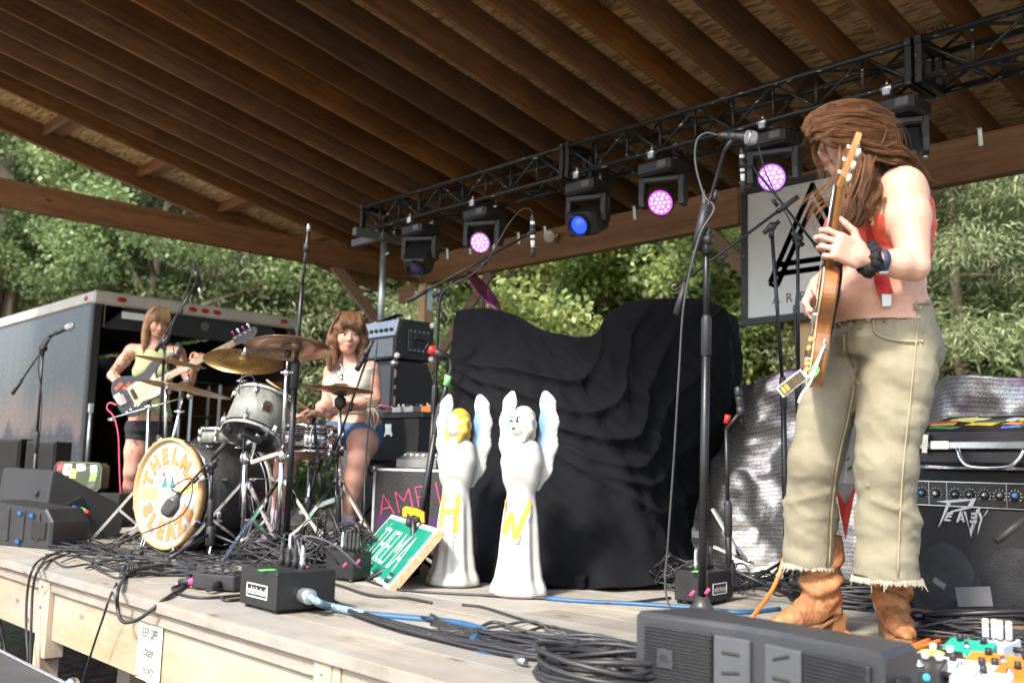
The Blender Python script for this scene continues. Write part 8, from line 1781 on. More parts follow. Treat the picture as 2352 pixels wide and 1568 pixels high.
# ------------------------------------------------------------------ the other two players
def player(name_label,g0,C,fB,hc,F,joints,legs,dims,skin,top,shorts,hair,hand_spec,hr=.009,feet=None):
 up = Vector((0,0,1)); o = thing('person',name_label,'person',g0); lB = Vector((-fB.y,fB.x,0)); U = (up - F * up.dot(F)).normalized(); S = U.cross(F).normalized(); ra,rb = dims
 def torso(P):
  d = s_loft(P,[npv(c) for c in C],ra,rb,npv(lB))
  for s in (-1,1): d = smin(d,s_ell(P,npv(C[3] + fB * (rb[3] * .55) + lB * s * .07),(.062,.062,.058)),.03)
  return d
 (lS,lE,lW),(rS,rE,rW) = joints
 def limbs(P):
  d = None
  for (a,b,c) in legs:
   e = s_chain(P,[npv(a),npv(a.lerp(b,.5)),npv(b)],[.098,.086,.062],.03); e = smin(e,s_chain(P,[npv(b),npv(b.lerp(c,.3)),npv(c)],[.060,.058,.036],.03),.02); d = e if d is None else smin(d,e,.01)
  return d
 def skf(P):
  d = torso(P)
  for a,b,c in joints: d = smin(d,s_chain(P,[npv(a),npv(a.lerp(b,.4)),npv(b)],[.052,.048,.037],.02),.03); d = smin(d,s_chain(P,[npv(b),npv(b.lerp(c,.3)),npv(c)],[.037,.037,.025],.015),.01); d = smin(d,s_cap(P,npv(C[-1]),npv(a),.045,.05),.03)
  d = smin(d,s_cap(P,npv(C[-1]),npv(hc - U * .06 - F * .02),.055,.048),.03); return smin(d,limbs(P),.03)
 al = np.array([npv(p) for p in C + [hc] + [q for j in joints for q in j] + [q for l in legs for q in l]]); lo,hi = al.min(0) - .15,al.max(0) + .15
 mb = MB(); vs,fs = sdf_mesh(skf,lo,hi,hr + .002); add_np(mb,vs,fs); vs,fs = sdf_mesh(lambda P: head_sdf(loc_(P,hc,S,F,U)),npv(hc) - .15,npv(hc) + .15,.0065); add_np(mb,vs,fs)
 for (w_,a,n,s,cu) in hand_spec: add_hand(mb,w_,a,n,s,cu,h=.0055)
 mb.build('body',skin,o,world=True); face_parts(o,hc,S,F,U,world_off=Vector(g0))
 m,zt,zb,nk,arm = top[:5]
 def tf(P):
  d = torso(P)
  for (a,b,c) in joints: d = smin(d,s_cap(P,npv(C[-1]),npv(C[-1].lerp(a,.8)),.045,.05),.03)
  d = d - .012; fr = (P - npv(C[3])) @ npv(fB); lt = np.abs((P - npv(C[3])) @ npv(lB)); d = smax(d,P[:,2] - (zt - nk * np.clip(fr / .1,-.3,1) * np.clip(1 - lt / .10,0,1)),.01); d = smax(d,zb - P[:,2],.004)
  for (a,b,c) in joints: d = smax(d,-s_cap(P,npv(a + up * .05),npv(a - up * arm),*top[5]),.008)
  return d + .004 * vnoise(P,16,2) + .003 * np.sin(P[:,2] * 110) * np.clip((zb + .1 - P[:,2]) / .06,0,1)
 c = npv(C[3]); vs,fs = sdf_mesh(tf,c - [.27,.27,.35],c + [.27,.27,.28],.0085); add_np(MB(),vs,fs).build('top',m,o,world=True)
 m2,zs,frac = shorts
 def sf(P):
  d = torso(P) - .012
  for (a,b,c_) in legs:
   e = a.lerp(b,frac); f_ = s_cap(P,npv(a),npv(e),.112,.104); ax = npv((b - a).normalized()); f_ = smax(f_,(P - npv(e)) @ ax,.004); d = smin(d,f_,.03)
  d = smax(d,P[:,2] - zs,.004)
  lowest = min((a.lerp(b,frac)).z for a,b,c_ in legs) - .1; return smax(d,lowest - P[:,2],.01) + .005 * vnoise(P,18,5)
 al = np.array([npv(p) for a,b,c_ in legs for p in (a,b)] + [npv(C[0]),npv(C[1])]); lo,hi = al.min(0) - .17,al.max(0) + .17; vs,fs = sdf_mesh(sf,lo,hi,.010); add_np(MB(),vs,fs).build('shorts',m2,o,world=True)
 # hair
 hm,under,capf,fams = hair
 vs,fs = sdf_mesh(lambda P: capf(P,loc_(P,hc,S,F,U)),npv(hc) - [.2,.2,.36],npv(hc) + [.2,.2,.17],.0085); hb = add_np(MB(),vs,fs).build('hair',under,o,world=True); hs = MB(); rng = random.Random(4)
 for n,rows,jit,mir in fams:
  for sd in ((1,-1) if mir else (1,)):
   for i in range(n):
    t = (i + rng.random()) / n; c1,c2 = math.sin(t * 14 + 1),math.cos(t * 19); pts = []
    for k_,(a,b) in enumerate(rows): a,b = Vector(a),Vector(b); q = a.lerp(b,t); j = jit * (.3 + k_ / len(rows)); q = q + Vector((c1 * j + rng.gauss(0,j * .5),rng.gauss(0,j * .4),c2 * j * .6)); pts.append(Vector(hc) + S * (q.x * sd) + F * q.y + U * q.z)
    sp_ = spline(pts,3); m_ = len(sp_); r0 = .0019 * rng.uniform(.7,1.3); hs.tube(sp_,[r0 * (1 - .8 * (e / (m_ - 1)) ** 2) for e in range(m_)],3,caps=False)
 q = hs.build('hair_strands',hm,hb); q.location = -Vector(g0); q['kind'] = 'stuff'
 return o
def drummer():
 Q = lambda x,y,dd=0.0: aD(x,y,5.9 + dd); fB = (-CF * .85 - CR * .45); fB.z = 0; fB.normalize(); up = Vector((0,0,1))
 C = [Q(815,985,.06),Q(814,955,.05),Q(812,925,.03),Q(808,885,.02),Q(805,855,.02),Q(803,832,.03)]; F = (-CF * .93 + CR * .28 + up * .02).normalized(); hc = Q(799,770,-.02)
 lS,lE,lW = Q(850,850,.0),Q(862,916,-.05),Q(745,950,-.28); rS,rE,rW = Q(766,855,.02),Q(752,925,.0),Q(712,958,-.22)
 legs = [(Q(840,990,.0),Q(824,1052,-.36),Q(798,1190,-.30)),(Q(785,990,-.0),Q(660,1040,-.22),Q(640,1178,-.12))]
 aL = (Q(712,945,-.30) - lW).normalized(); aR = (Q(685,955,-.22) - rW).normalized(); dn = -up
 HM = hair_mat('hair_chestnut',(.085,.038,.016),(.27,.135,.06)); UN = mat('hair_chestnut_under',(.14,.066,.03),.6,0,.4,40,.6,160)
 def capf(P,q):
  d = s_ell(q,(0,-.012,.046),(.092,.108,.092)); d = smin(d,s_ell(q,(0,-.045,-.03),(.098,.07,.12)),.04)
  for s in (-1,1): d = smin(d,s_chain(q,[(s * .078,.02,.03),(s * .092,.012,-.04),(s * .088,.02,-.11),(s * .075,.035,-.17)],[.026,.032,.03,.02],.02),.025)
  d = smin(d,s_ell(q,(0,.070,.062),(.062,.03,.035)),.02); d = smax(d,-s_ell(q,(0,.115,-.035),(.052,.075,.085)),.012)
  return d + .005 * np.sin(q[:,2] * 75 + q[:,0] * 60) + .005 * vnoise(P,45,3)
 fams = [(260,[((.0,.0,.142),(.0,-.09,.115)),((.06,.04,.118),(.07,-.08,.08)),((.094,.045,.04),(.10,-.06,.0)),((.104,.035,-.05),(.108,-.04,-.09)),((.098,.045,-.13),(.10,-.02,-.16)),((.09,.06,-.19),(.09,.0,-.22))],.010,True),(120,[((-.05,.03,.138),(.05,.03,.138)),((-.06,.09,.10),(.06,.09,.10)),((-.062,.105,.06),(.062,.105,.06)),((-.068,.098,.03),(.068,.098,.03))],.004,False),(110,[((.0,-.09,.10),(.06,-.08,.08)),((.0,-.125,.0),(.08,-.1,.0)),((.0,-.12,-.1),(.09,-.08,-.1)),((.01,-.11,-.17),(.09,-.06,-.18))],.007,True)]
 BG = mat('top_beige',(.58,.54,.45),.8,0,.06,6,.2,260); DN = mat('denim_blue',(.035,.085,.19),.85,0,.35,9,.3,300,col2=(.07,.15,.29))
 g0 = Vector((-5.02,3.5,0)); z = lambda y: Q(0,y).z
 o = player('person in a beige tank top and denim shorts seated at the drums holding a stick',g0,C,fB,hc,F,((lS,lE,lW),(rS,rE,rW)),legs,([.175,.168,.135,.145,.14,.09],[.13,.12,.10,.105,.09,.06]),SKIN3,(BG,z(822),z(930),.03,.01,(.050,.054)),(DN,z(948),.42),(HM,UN,capf,fams),[(lW,aL,(dn + CR * .3).normalized(),CF * -1 + up * .3,((.5,.9,.6),) * 4),(rW,aR,(dn + CR * .4).normalized(),CF + up * .2,((.4,.8,.5),) * 4)])
 SK = mat('sock_lilac',(.42,.36,.46),.85);
 for (a,b,c),fd in zip(legs,(-CF * .8 + CR * -.35,KAX * -1)):
  f = Vector(fd); f.z = 0; f.normalize(); bt = Vector((c.x,c.y,.06)); vs,fs = sdf_mesh(lambda P: smin(s_chain(P,[npv(c + up * .10),npv(c),npv(bt + up * .03)],[.043,.042,.043],.02),s_chain(P,[npv(bt),npv(bt + f * .10 - up * .01),npv(bt + f * .17 - up * .02)],[.042,.038,.028],.02),.02),npv(bt) - .24,npv(bt) + .26,.008); add_np(MB(),vs,fs).build('sock',SK,o,world=True)
 # lacing and ties at the side of the top
 tie = MB()
 for k in range(7): p = Q(838 + k * 1.5,905 + k * 6,-.13); tie.tube([p - CR * .03,p + CR * .02 - up * .006,p + CR * .06],.0028,5)
 for k in range(4): p = Q(846 + k * 4,938,-.15); tie.tube(spline([p,p - up * .05 + CR * rng_(k),p - up * .12 + CR * rng_(k + 3)],4),.005,6)
 q = tie.build('side_ties',mat('tie_beige',(.42,.33,.26),.8),o,world=True); q['kind'] = 'stuff'
 pr = MB()
 for k in range(9): pr.ell(Q(782 + k * 5,838 + 9 * math.sin(k / 8 * math.pi),-.12),(.005,.005,.005),None,7,5)
 q = pr.build('pearl_necklace',mat('pearl',(.6,.57,.5),.25),o,world=True); q['kind'] = 'stuff'
 st = MB().tube([aD(612,872,5.55),aD(640,893,5.58),aD(722,951,5.62)],[.0045,.0078,.0078],8); st.solo('drumstick',mat('hickory',(.5,.32,.16),.5),'wooden drumstick pointing over the rack tom','drumstick')
def rng_(k): return [.01,-.012,.015,.03,-.02,.02,.01,.0][k % 8]
drummer()
def bassist():
 Q = lambda x,y,dd=0.0: aD(x,y,7.9 + dd); up = Vector((0,0,1)); fB = (-CF * .95 + CR * .1); fB.z = 0; fB.normalize()
 C = [Q(344,985),Q(344,955),Q(346,915),Q(352,855),Q(355,825),Q(356,800)]; F = (-CF * .80 + CR * .55 - up * .22).normalized(); hc = Q(362,742,-.02)
 rS,rE,rW = Q(303,806,.0),Q(257,862,.04),Q(288,888,-.17); lS,lE,lW = Q(410,812,.0),Q(436,878,-.05),Q(448,840,-.16)
 legs = [(Q(322,990),Q(303,1085,-.08),Q(298,1188,.0)),(Q(372,990),Q(388,1085,-.04),Q(392,1190,.02))]
 aR = (Q(312,895,-.20) - rW).normalized(); aL = (Q(456,822,-.20) - lW).normalized()
 HM = hair_mat('hair_blond',(.20,.105,.045),(.46,.29,.14)); UN = mat('hair_blond_under',(.26,.14,.065),.6,0,.35,40,.6,160)
 def capf(P,q):
  d = s_ell(q,(0,-.014,.044),(.085,.104,.090)); d = smin(d,s_chain(q,[(0,-.06,.0),(0,-.06,-.12),(0,-.05,-.22)],[.08,.07,.05],.03),.04)
  for s in (-1,1): d = smin(d,s_chain(q,[(s * .072,.03,.05),(s * .082,.02,-.04),(s * .08,.02,-.14),(s * .075,.03,-.24)],[.022,.026,.024,.014],.02),.025)
  d = smin(d,s_ell(q,(0,.072,.056),(.058,.028,.035)),.02); return smax(d,-s_ell(q,(0,.12,-.04),(.047,.078,.078)),.012) + .004 * vnoise(P,50,3)
 fams = [(220,[((.0,.0,.136),(.0,-.09,.11)),((.055,.04,.112),(.06,-.08,.08)),((.086,.045,.03),(.088,-.06,.0)),((.09,.035,-.07),(.092,-.05,-.1)),((.084,.04,-.17),(.085,-.03,-.2)),((.075,.05,-.26),(.08,-.02,-.29))],.005,True),(100,[((-.04,.03,.132),(.04,.03,.132)),((-.055,.088,.10),(.055,.088,.10)),((-.06,.104,.055),(.06,.104,.055)),((-.062,.100,.022),(.062,.100,.022))],.003,False)]
 GT = mat('top_green',(.34,.40,.19),.8,0,.06,6,.2,260); BK = mat('denim_black',(.012,.012,.016),.85,0,.3,9,.3,300); z = lambda y: Q(0,y).z
 g0 = drop(Q(345,1195))
 o = player('person with long blond hair in a green halter top and black shorts playing bass',g0,C,fB,hc,F,((lS,lE,lW),(rS,rE,rW)),legs,([.165,.16,.125,.14,.13,.075],[.12,.115,.095,.10,.085,.055]),SKIN2,(GT,z(795),z(945),.0,.09,(.066,.062)),(BK,z(958),.24),(HM,UN,capf,fams),[(rW,aR,(CF + CR * .1 - up * .2).normalized(),up,((.5,.8,.5),) * 4),(lW,aL,(CF * .9 + CR * .3).normalized(),-CR + up * .3,((.7,1.0,.7),) * 4)])
 SH = K('black_rubber')
 for a,b,c in legs: f = Vector((fB.x,fB.y,0)); bt = Vector((c.x,c.y,.05)); vs,fs = sdf_mesh(lambda P: smax(smin(s_cap(P,npv(c + up * .05),npv(bt),.046,.045),s_chain(P,[npv(bt - f * .03),npv(bt + f * .08),npv(bt + f * .18)],[.045,.042,.034],.02),.02),.004 - P[:,2],.004),npv(bt) - .26,npv(bt) + .26,.011); add_np(MB(),vs,fs).build('shoe',SH,o,world=True)
 TT = mat('tattoo_ink',(.09,.07,.075),.6); rr = random.Random(4)
 # inked patterns on her picking arm and thigh: short curved strokes lying on the skin
 bv = BVHTree.FromPolygons([v.co[:] for v in o.children[0].data.vertices],[p.vertices[:] for p in o.children[0].data.polygons])
 def stroke(x,y,s):
  pts = []
  a = rr.uniform(0,6);
  for k in range(6):
   r = bv.ray_cast(CC - g0,ray(x,y).normalized());
   if r[0] is None: return None
   pts.append(r[0] - ray(x,y).normalized() * .001); a += rr.uniform(-.9,.9); x += math.cos(a) * s; y += math.sin(a) * s
  return pts
 tm = MB()
 for k in range(46):
  t = rr.random(); x,y = (303 + (259 - 303) * t + rr.gauss(0,5),812 + 48 * t + rr.gauss(0,4)) if k < 30 else (262 + 18 * t + rr.gauss(0,3),858 + 20 * t + rr.gauss(0,3))
  p = stroke(x,y,1.8)
  if p: tm.tube(p,.0022,4,caps=False)
 for k in range(22): p = stroke(306 + rr.gauss(0,5),1015 + rr.gauss(0,12),1.8); p and tm.tube(p,.0018,4,caps=False)
 if tm.v: q = tm.build('tattoos',TT,o); q['kind'] = 'stuff'
bassist()
def bass_guitar():
 D = 7.62; a,b = aD(268,925,D),aD(584,765,D + .12); A = (b - a).normalized(); L = (b - a).length; n = -CF; n = (n - A * n.dot(A)).normalized(); w_ = A.cross(n); R = axes3(w_,A,w_.cross(A)); n = Vector(R.col[2])
 if n.dot(CF) > 0: R = axes3(-w_,A,(-w_).cross(A)); n = Vector(R.col[2])
 o = thing('bass_guitar','dark grey electric bass with a cream pickguard and maple neck','bass guitar',a); sgn = 1 if (R @ Vector((1,0,0))).z > 0 else -1
 key = [(0,0),(.10,.01),(.165,.07),(.15,.16),(.115,.22),(.12,.29),(.155,.36),(.165,.43),(.135,.455),(.105,.40),(.055,.36),(.0,.355),(-.05,.36),(-.09,.40),(-.125,.40),(-.13,.35),(-.105,.27),(-.11,.2),(-.15,.13),(-.15,.05),(-.08,.0)]
 out = [(p.x * sgn,p.y) for p in spline([Vector((x,y,0)) for x,y in key] + [Vector((0,0,0))],3)][:-1]
 MB().prism(out,(0,0,0),R,.042,.006).build('body',mat('bass_grey',(.035,.037,.045),.35,0,.1,8,coat=.4),o)
 pg = [(.06,.12),(.075,.2),(.04,.3),(.075,.36),(.03,.35),(-.03,.35),(-.085,.36),(-.095,.28),(-.08,.18),(-.11,.12),(-.06,.12)]; MB().prism([(x * sgn,y) for x,y in pg],R @ Vector((0,0,.0225)),R,.004,.001).build('pickguard',mat('guard_cream',(.62,.54,.38),.4),o)
 MB().box(R @ Vector((0,.34 + (L - .50) / 2,.022)),(.05,L - .50,.02),R,.006).build('neck',mat('maple',(.58,.42,.26),.4,0,.1,9),o)
 for i in range(18): y = (L - .16) - (L - .2) * .98 * (1 - 2 ** (-(i + 1) / 12)); MB().box(R @ Vector((0,y,.0335)),(.05,.003,.002),R).build('fret',K('steel'),o)
 hs = [(-.025,0),(-.028,.05),(-.05,.08),(-.052,.11),(-.03,.17),(-.0,.21),(.03,.215),(.05,.19),(.045,.02),(.025,0)]; h = MB().prism([(x * sgn,y) for x,y in hs],R @ Vector((0,L - .175,.018)),R,.016,.003).build('headstock',K('bass_grey'),o)
 for i in range(4):
  p = R @ Vector((sgn * .03,L - .14 + .043 * i,.027)); MB().lathe([(.013,0),(.012,.008),(.006,.01),(.006,.016),(0,.016)],p,n,12).build('tuner_post',CHR,h); e = p + R @ Vector((sgn * .05,0,-.012)); MB().cyl(p - n * .012,e,.004,n=8).ell(e,(.013,.013,.006),R,8,6).build('tuner_key',mat('key_purple',(.3,.05,.3),.25,.8) if i % 2 == 0 else CHR,h)
 MB().box(R @ Vector((-.0 * sgn,.05,.026)),(.075,.06,.012),R,.002).build('bridge',CHR,o); MB().box(R @ Vector((0,.15,.028)),(.08,.03,.012),R,.003).build('pickup',K('print_black'),o)
 for i in range(4): x = -.016 + .0107 * i; MB().cyl(R @ Vector((x * 1.6,.05,.04)),R @ Vector((x,L - .15,.038)),.0013,n=4).build('string',K('steel'),o)
 for x,y in ((-.09,.09),(-.1,.05),(-.105,.015)): MB().lathe([(.012,0),(.011,.016),(0,.017)],R @ Vector((x * sgn,y + .03,.022)),n,12).build('knob',CHR,o)
 OR = mat('sticker_orange',(.75,.14,.06),.5)
 for (x,y,s_) in ((.075,.13,'OK NO'),(.105,.075,'BOB')): t = MB(); put_text(t,s_,R @ Vector((x * sgn,y,.0222)),R @ Matrix.Rotation(math.pi / 2 + .3,3,'Z'),height=.028,width=.07,bold=.03); t.build('sticker_lettering',OR,o)
 MB().box(R @ Vector((.02 * sgn,.035,.0222)),(.075,.05,.001),R @ Matrix.Rotation(.1,3,'Z')).build('sticker',K('white_paint'),o)
 MB().tube(spline([(aD(x,y,D - .02)) - a for x,y in ((268,930),(252,925),(246,938),(262,958),(272,1000),(274,1060),(277,1130),(283,1190),(310,1212))],6),.006,6).build('lead',mat('lead_pink',(.72,.10,.19),.45),o)
 ribbon(spline([R @ Vector((.13 * sgn,.44,.0)),aD(404,825,7.68) - a,aD(412,800,7.85) - a,aD(405,792,7.98) - a],5),.05,lambda p: -CF,.003).build('strap',K('strap_black'),o)
bass_guitar()
# ================================================================== CABLES
CB = K('cable_black')
def edge_pt(x,y):
 """on the boards, or hanging just in front of the fascia below the edge"""
 p = fl(x,y,.006); return p if p.y > YF + .02 else aY(x,y,YF - .03)
def cable(pts,r=.0045,m=None,label=None,group=None,name='cable',seg=6,n=6,lift=0.0,wig=0.0,seed=0,fn=edge_pt):
 rr = random.Random(seed); P = [fn(x,y) + Vector((rr.gauss(0,wig),rr.gauss(0,wig),abs(rr.gauss(0,lift)))) if not isinstance(x,Vector) else x for x,y in [(q if not isinstance(q,Vector) else (q,0)) for q in pts]]
 return MB().tube(spline(P,seg),r,n).solo(name,m or CB,label,'cable',group)
A_,B_ = 'black cable snaking over the boards in front of the drum kit','black cables in front of the drum kit'
rr = random.Random(31)
for i in range(30):                                   # loose runs before the kit
 x0 = rr.uniform(100,420); x1 = rr.uniform(500,960); n = rr.randint(5,8); pts = []
 for k in range(n): t = k / (n - 1); x = x0 + (x1 - x0) * t; pts.append((x,1262 + 26 * math.sin(t * rr.uniform(2,7) + i) * .8 + (x - 300) * .045 + rr.gauss(0,9)))
 cable(pts,rr.choice((.0038,.0042,.0048)),rr.choice((CB,CB,K('cable_grey'))),A_,B_,lift=.006,seed=i,seg=7)
for i in range(9):                                    # tied bundle at the edge
 o = rr.uniform(-9,9); pts = [(286 + rr.uniform(-6,6),1322 + o * .5),(340,1314 + o),(410,1312 + o * 1.2),(480,1326 + o * 1.2),(560,1338 + o * .8)]; cable(pts,.0055,CB,'black cable in the tied bundle at the stage edge','bundled cables at the stage edge',lift=.012,seed=i + 50)
cable([(288,1322),(272,1352),(270,1395),(282,1426),(320,1420),(380,1375),(440,1338),(520,1322),(580,1330)],.0075,CB,'thick black cable hanging in a loop below the stage edge',None,lift=0)
cable([(268,1338),(252,1372),(236,1420),(214,1485),(192,1560),(186,1600)],.0045,CB,'thin black cable hanging from the tied bundle to the ground')
cable([(150,1262),(105,1278),(78,1300),(64,1350),(60,1430),(64,1520),(60,1600)],.006,CB,'black cable dropping over the edge beside the end post','cables dropping by the end post'); cable([(160,1270),(118,1284),(90,1304),(76,1350),(72,1430),(70,1520),(76,1600)],.006,CB,'black cable dropping over the edge beside the end post','cables dropping by the end post')
cable([(0,1425),(10,1480),(16,1540),(14,1600)],.006,CB,'black cable hanging under the stage beyond the end post',fn=lambda x,y: aY(x,y,YF + .3))
tie = MB(); c = edge_pt(284,1322)
for k in range(5): tie.tube([c + Vector((math.cos(a) * .03 + rr.gauss(0,.004),math.sin(a) * .012 + .01 * k,.02 + .03 * math.sin(a))) for a in np.linspace(0,6.5,12)],.004,5)
tie.solo('cable_tie',CB,'black knotted tie round the cable bundle at the stage edge','cable tie')
# blue multicore from the lettered stage box
o1,bx_,by_,ba_,bb_ = BOX1; g0_ = Vector(o1.location) + by_ * bb_ * .45 + Vector((0,0,.06)) - bx_ * .05
BLUE = mat('cable_blue',(.018,.085,.185),.5,0,.12,8); BRAID = mat('cable_braid',(.22,.32,.42),.5,.2,.7,90,.8,200)
MB().tube(spline([g0_,g0_ - bx_ * .06 - Vector((0,0,.012)),fl(760,1392,.02),fl(840,1410,.014)],8),.0135,9).solo('braided_cable',BRAID,'grey braided sleeve of the blue multicore at the lettered stage box','cable')
cable([(838,1410),(930,1418),(1020,1426),(1085,1438),(1115,1450),(1112,1462)],.012,BLUE,'blue multicore running away from the braided sleeve',n=9); cable([(1130,1456),(1096,1462),(1086,1476),(1110,1492),(1200,1502),(1320,1508),(1500,1512)],.013,BLUE,'blue multicore curling under the black cables near the stage edge',n=9)
cable([(1255,1374),(1330,1380),(1450,1386),(1600,1396),(1700,1406),(1790,1398)],.010,BLUE,'blue cable along the foot of the black drape',n=8); cable([(1900,1300),(1960,1320),(2000,1338),(2060,1352)],.009,BLUE,'blue cable between the guitarist\'s boots and the combo amplifier',n=8)
for i in range(7):
 o = rr.uniform(-8,8); cable([(705 + o,1285),(722 + o,1335),(745 + o,1372),(800,1405 + o * .6),(900,1440 + o),(1010,1466 + o),(1120,1490 + o),(1250,1508 + o * 1.5),(1400,1520 + o)],rr.choice((.0055,.007)),CB,'black cable in the bundle running along the stage edge','cables running along the stage edge',lift=.01,seed=80 + i)
cable([(805,1318),(880,1345),(960,1358),(1150,1368),(1300,1376),(1420,1384),(1540,1372)],.0055,CB,'black cable running past the feet of the angels'); cable([(690,1318),(780,1344),(850,1366),(930,1372),(992,1384)],.0055,CB,'black cable ending on bare boards before the angels'); cable([(1062,1388),(1110,1394),(1180,1416),(1260,1438),(1380,1462),(1500,1486)],.0055,CB,'black cable crossing the bare boards towards the front loudspeaker')
cable([(590,1362),(480,1372),(420,1366),(395,1350),(430,1340)],.0055,CB,'black cable curling beside the small distribution box'); cable([(560,1375),(520,1378),(505,1370)],.006,CB,'short black cable into the lettered stage box')
# coil at the edge
def coil(c,r,n,label,seed,m=CB,rad=.007):
 q = random.Random(seed); mb = MB(); pts = []
 for k in range(n * 18): a = k / 18 * 2 * math.pi; R_ = r * (1 + .1 * math.sin(a * .37) + q.gauss(0,.012)); pts.append(Vector((c.x + math.cos(a) * R_ + q.gauss(0,.002),c.y + math.sin(a) * R_ * .95,rad + .010 * (k / 18) * (.55 + .25 * math.sin(a * 1.3)))))
 mb.tube(pts,rad,6); return mb.solo('cable_coil',m,label,'cable')
coil(fl(1395,1560),.17,9,'coiled black cable heaped beside the front loudspeaker',3); coil(fl(1330,1500),.13,5,'loose coil of black cable by the stage edge',5,K('cable_grey'),.0055); coil(fl(1950,1385),.22,10,'coil of black cable behind the guitarist\'s boots',7); coil(fl(2270,1460),.2,8,'coil of black cable in front of the combo amplifier',9)
xl = fl(1208,1520,.014); MB().cyl(xl - Vector((.05,-.01,0)),xl,.0095,n=12).solo('cable_plug',K('steel'),'silver plug at the end of a black cable on the boards','plug')
# orange guitar lead
OR_ = mat('cable_orange',(.70,.18,.035),.45,0,.06,8)
MB().tube(spline([aD(1874,862,3.2),aD(1862,960,3.42),aD(1815,1200,3.52),aD(1806,1262,3.5),aD(1776,1350,3.46)] + [fl(x,y,.008) for x,y in ((1722,1424),(1708,1442),(1735,1452),(1800,1432),(1870,1428),(1935,1448),(1990,1480),(2050,1496),(2110,1478),(2170,1452),(2192,1452),(2160,1470),(2090,1492),(2072,1512),(2110,1508),(2180,1498),(2210,1505))],7),.0075,8).solo('guitar_lead',OR_,'orange guitar lead trailing round the guitarist\'s boots to the pedals','cable')
# microphone leads
MB().tube(spline([aD(1650,311,3.65),aD(1622,306,3.66),aD(1600,325,3.66),aD(1598,380,3.66),aD(1618,450,3.64),aD(1640,480,3.6),aD(1606,545,3.58),aD(1572,690,3.58),aD(1560,850,3.58),aD(1548,1050,3.6),aD(1534,1250,3.62),aD(1528,1350,3.62),aD(1550,1410,3.60),fl(1600,1418,.006),fl(1500,1425,.006)],7),.0042,6).solo('microphone_lead',K('cable_grey'),'grey lead hanging from the singer\'s microphone to the boards','cable')
MB().tube(spline([aD(1223,488,5.2),aD(1215,480,5.2),aD(1195,484,5.2),aD(1165,520,5.18),aD(1125,590,5.17),aD(1085,630,5.17),aD(1030,660,5.17),aD(1008,700,5.17),aD(1000,880,5.17),aD(985,1100,5.17)],6),.0035,6).solo('microphone_lead',CB,'black lead arching from the banded microphone over the blond angel','cable')
MB().tube(spline([aD(1741,330,4.93),aD(1760,400,4.9),aD(1800,480,4.88),aD(1826,540,4.88),aD(1832,640,4.9),aD(1826,740,4.9),aD(1834,950,4.9)],6),.004,6).solo('microphone_lead',CB,'black lead tied along the stand before the farm sign','cable')
MB().tube(spline([aD(445,602,6.08),aD(436,594,6.08),aD(431,605,6.08),aD(440,632,6.08),aD(420,690,6.08),aD(395,750,6.08),aD(380,800,6.08),aD(370,1000,6.08)],6),.0035,6).solo('microphone_lead',CB,'black lead wound down the pencil microphone stand by the bassist','cable')
MB().tube(spline([aD(112,772,6.98),aD(96,790,6.98),aD(88,850,6.98),aD(96,920,6.97),aD(84,1090,6.97)],6),.004,6).solo('microphone_lead',CB,'black lead hanging beside the bassist\'s microphone stand','cable')
MB().tube(spline([aD(412,1134,5.4),aD(395,1120,5.38),aD(440,1100,5.3),aD(420,1180,5.2),aD(300,1235,5.3),fl(240,1262,.006)],6),.004,6).solo('microphone_lead',CB,'black lead looping from the kick microphone across the drum head','cable')
MB().tube(spline([aD(858,780,5.48),aD(866,790,5.46),aD(858,860,5.44),aD(846,980,5.4),aD(838,1100,5.36),aD(835,1190,5.3),fl(820,1270,.006)],6),.0045,6).solo('microphone_lead',CB,'black lead hanging straight down in front of the drummer\'s arm','cable')
# tangles round the stage boxes: nobody could count these
def tangle(c,rx,ry,h,n,seed,label,r=.0042,mats=None):
 q = random.Random(seed); mb = MB()
 for i in range(n):
  a0 = q.uniform(0,6.28); P = []
  m = q.randint(5,8)
  for k in range(m): a = a0 + q.uniform(.5,1.3) * k; rad = q.uniform(.2,1.0); P.append(Vector((c.x + math.cos(a) * rx * rad,c.y + math.sin(a) * ry * rad,.005 + abs(q.gauss(0,h * .5)) * (1 - rad * .6))))
  P[0].z = P[-1].z = .006; mb.tube(spline(P,6),r * q.choice((.8,1,1.25)),5)
 return tag(mb.build('cable_tangle',mats or CB),label,'cables',kind='stuff')
tangle(fl(780,1300),.30,.26,.28,42,1,'tangle of black cables heaped round the plain stage box'); tangle(fl(620,1290),.34,.22,.16,26,2,'tangle of black cables behind the lettered stage box near the drum kit'); tangle(fl(1600,1350),.28,.25,.2,28,3,'tangle of black cables round the stage box by the drape'); tangle(fl(1730,1345),.35,.22,.08,22,4,'tangle of black cables beside the drape and the silver tarpaulin')
tangle(fl(2050,1395),.55,.25,.06,36,5,'mat of black cables between the guitarist and the combo amplifier'); tangle(fl(2300,1485),.35,.2,.06,20,6,'loose black cables round the guitarist\'s pedal board'); tangle(fl(180,1262),.5,.16,.05,22,7,'mat of black cables beside the large wedge monitor'); tangle(fl(1280,1500),.4,.1,.04,18,8,'loose black cables at the stage edge before the front loudspeaker',.005)
for i in range(14):                                   # more loose runs near the edge
 x0 = rr.uniform(90,330); pts = [(x0 + rr.gauss(0,8) + t * rr.uniform(240,420),1285 + (x0 + t * 330) * .05 + 18 * math.sin(t * 6 + i) + rr.gauss(0,6)) for t in np.linspace(0,1,7)]; cable(pts,rr.choice((.0042,.005)),CB,A_,B_,lift=.006,seed=200 + i,seg=7)
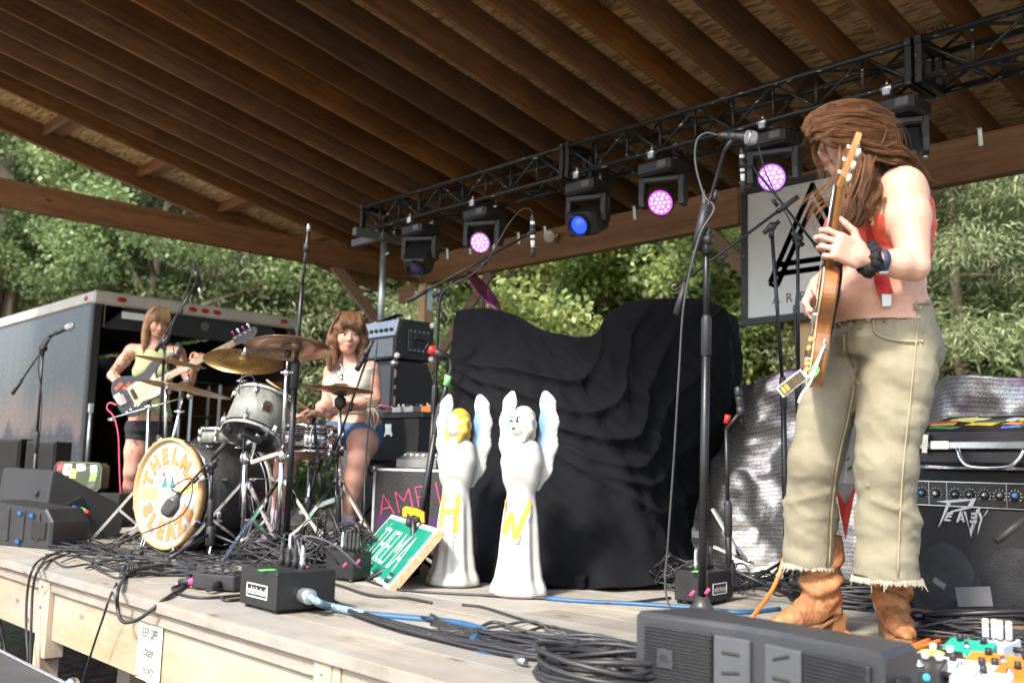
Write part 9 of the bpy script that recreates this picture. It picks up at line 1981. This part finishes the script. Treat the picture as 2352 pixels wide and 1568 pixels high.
for i in range(8):
 y0 = rr.uniform(1470,1540); cable([(980 + 75 * k + rr.gauss(0,12),y0 - 60 + 11 * k + rr.gauss(0,12)) for k in range(7)],rr.choice((.005,.0065)),rr.choice((CB,K('cable_grey'))),'black cable in the bundle running along the stage edge','cables running along the stage edge',lift=.008,seed=240 + i)
# plug sleeves and tape tabs among them
def plug_up(p,d,m,label,L=.05):
 MB().tube(spline([p,p + Vector((0,0,.05)),p + Vector(d) * .5 + Vector((0,0,L * .9)),p + Vector(d) + Vector((0,0,L * .3)),p + Vector(d) * 1.6 + Vector((0,0,-.05))],5),.0045,6).solo('cable',m,label,'cable','cables plugged into the stage boxes')
q0 = Vector(o1.location) + bx_ * ba_ * .5 + by_ * bb_ * .55 + Vector((0,0,.205))
for k,(dx,m) in enumerate(((-.10,'cable_grey'),(-.04,'cable_black'),(.03,'gaff_white'),(.09,'cable_black'))): plug_up(q0 + bx_ * (-.07 + .045 * k),(bx_ * dx + by_ * .09) * (.45 if m == 'gaff_white' else 1),K(m),{'gaff_white': 'white sleeved','cable_grey': 'grey'}.get(m,'black') + ' cable rising from a plug of the lettered stage box')
def tabs():
 for i,(x,y,m,lab) in enumerate(((788,1232,'gaff_pink','pink'),(818,1225,'gaff_pink','pink'),(700,1240,'red_plastic','red'),(1585,1290,'gaff_pink','pink'),(1620,1285,'gaff_pink','pink'))):
  p = fl(x,y + 70,.13 + .03 * (i % 2)) if i < 3 else fl(x,y + 78,.15); MB().cyl(p,p + Vector((.010,.008,.016)),.0048,n=8).solo('cable_tag',K(m),lab + ' tape tag on a cable over the ' + ('plain stage box' if i < 3 else 'stage box by the drape'),'tag','tape tags on cables')
 for x,y,w_,m,lab in ((1000,1420,.05,'gaff_green','green'),(330,1308,.06,'gaff_green','green'),(540,1322,.05,'gaff_green','green')):
  p = fl(x,y,.003); MB().box(p,(w_,.02,.003),Euler((0,0,.2)).to_matrix()).solo('floor_tape',K(m),lab + ' strip of tape stuck on the boards','tape','tape strips on the boards')
tabs()
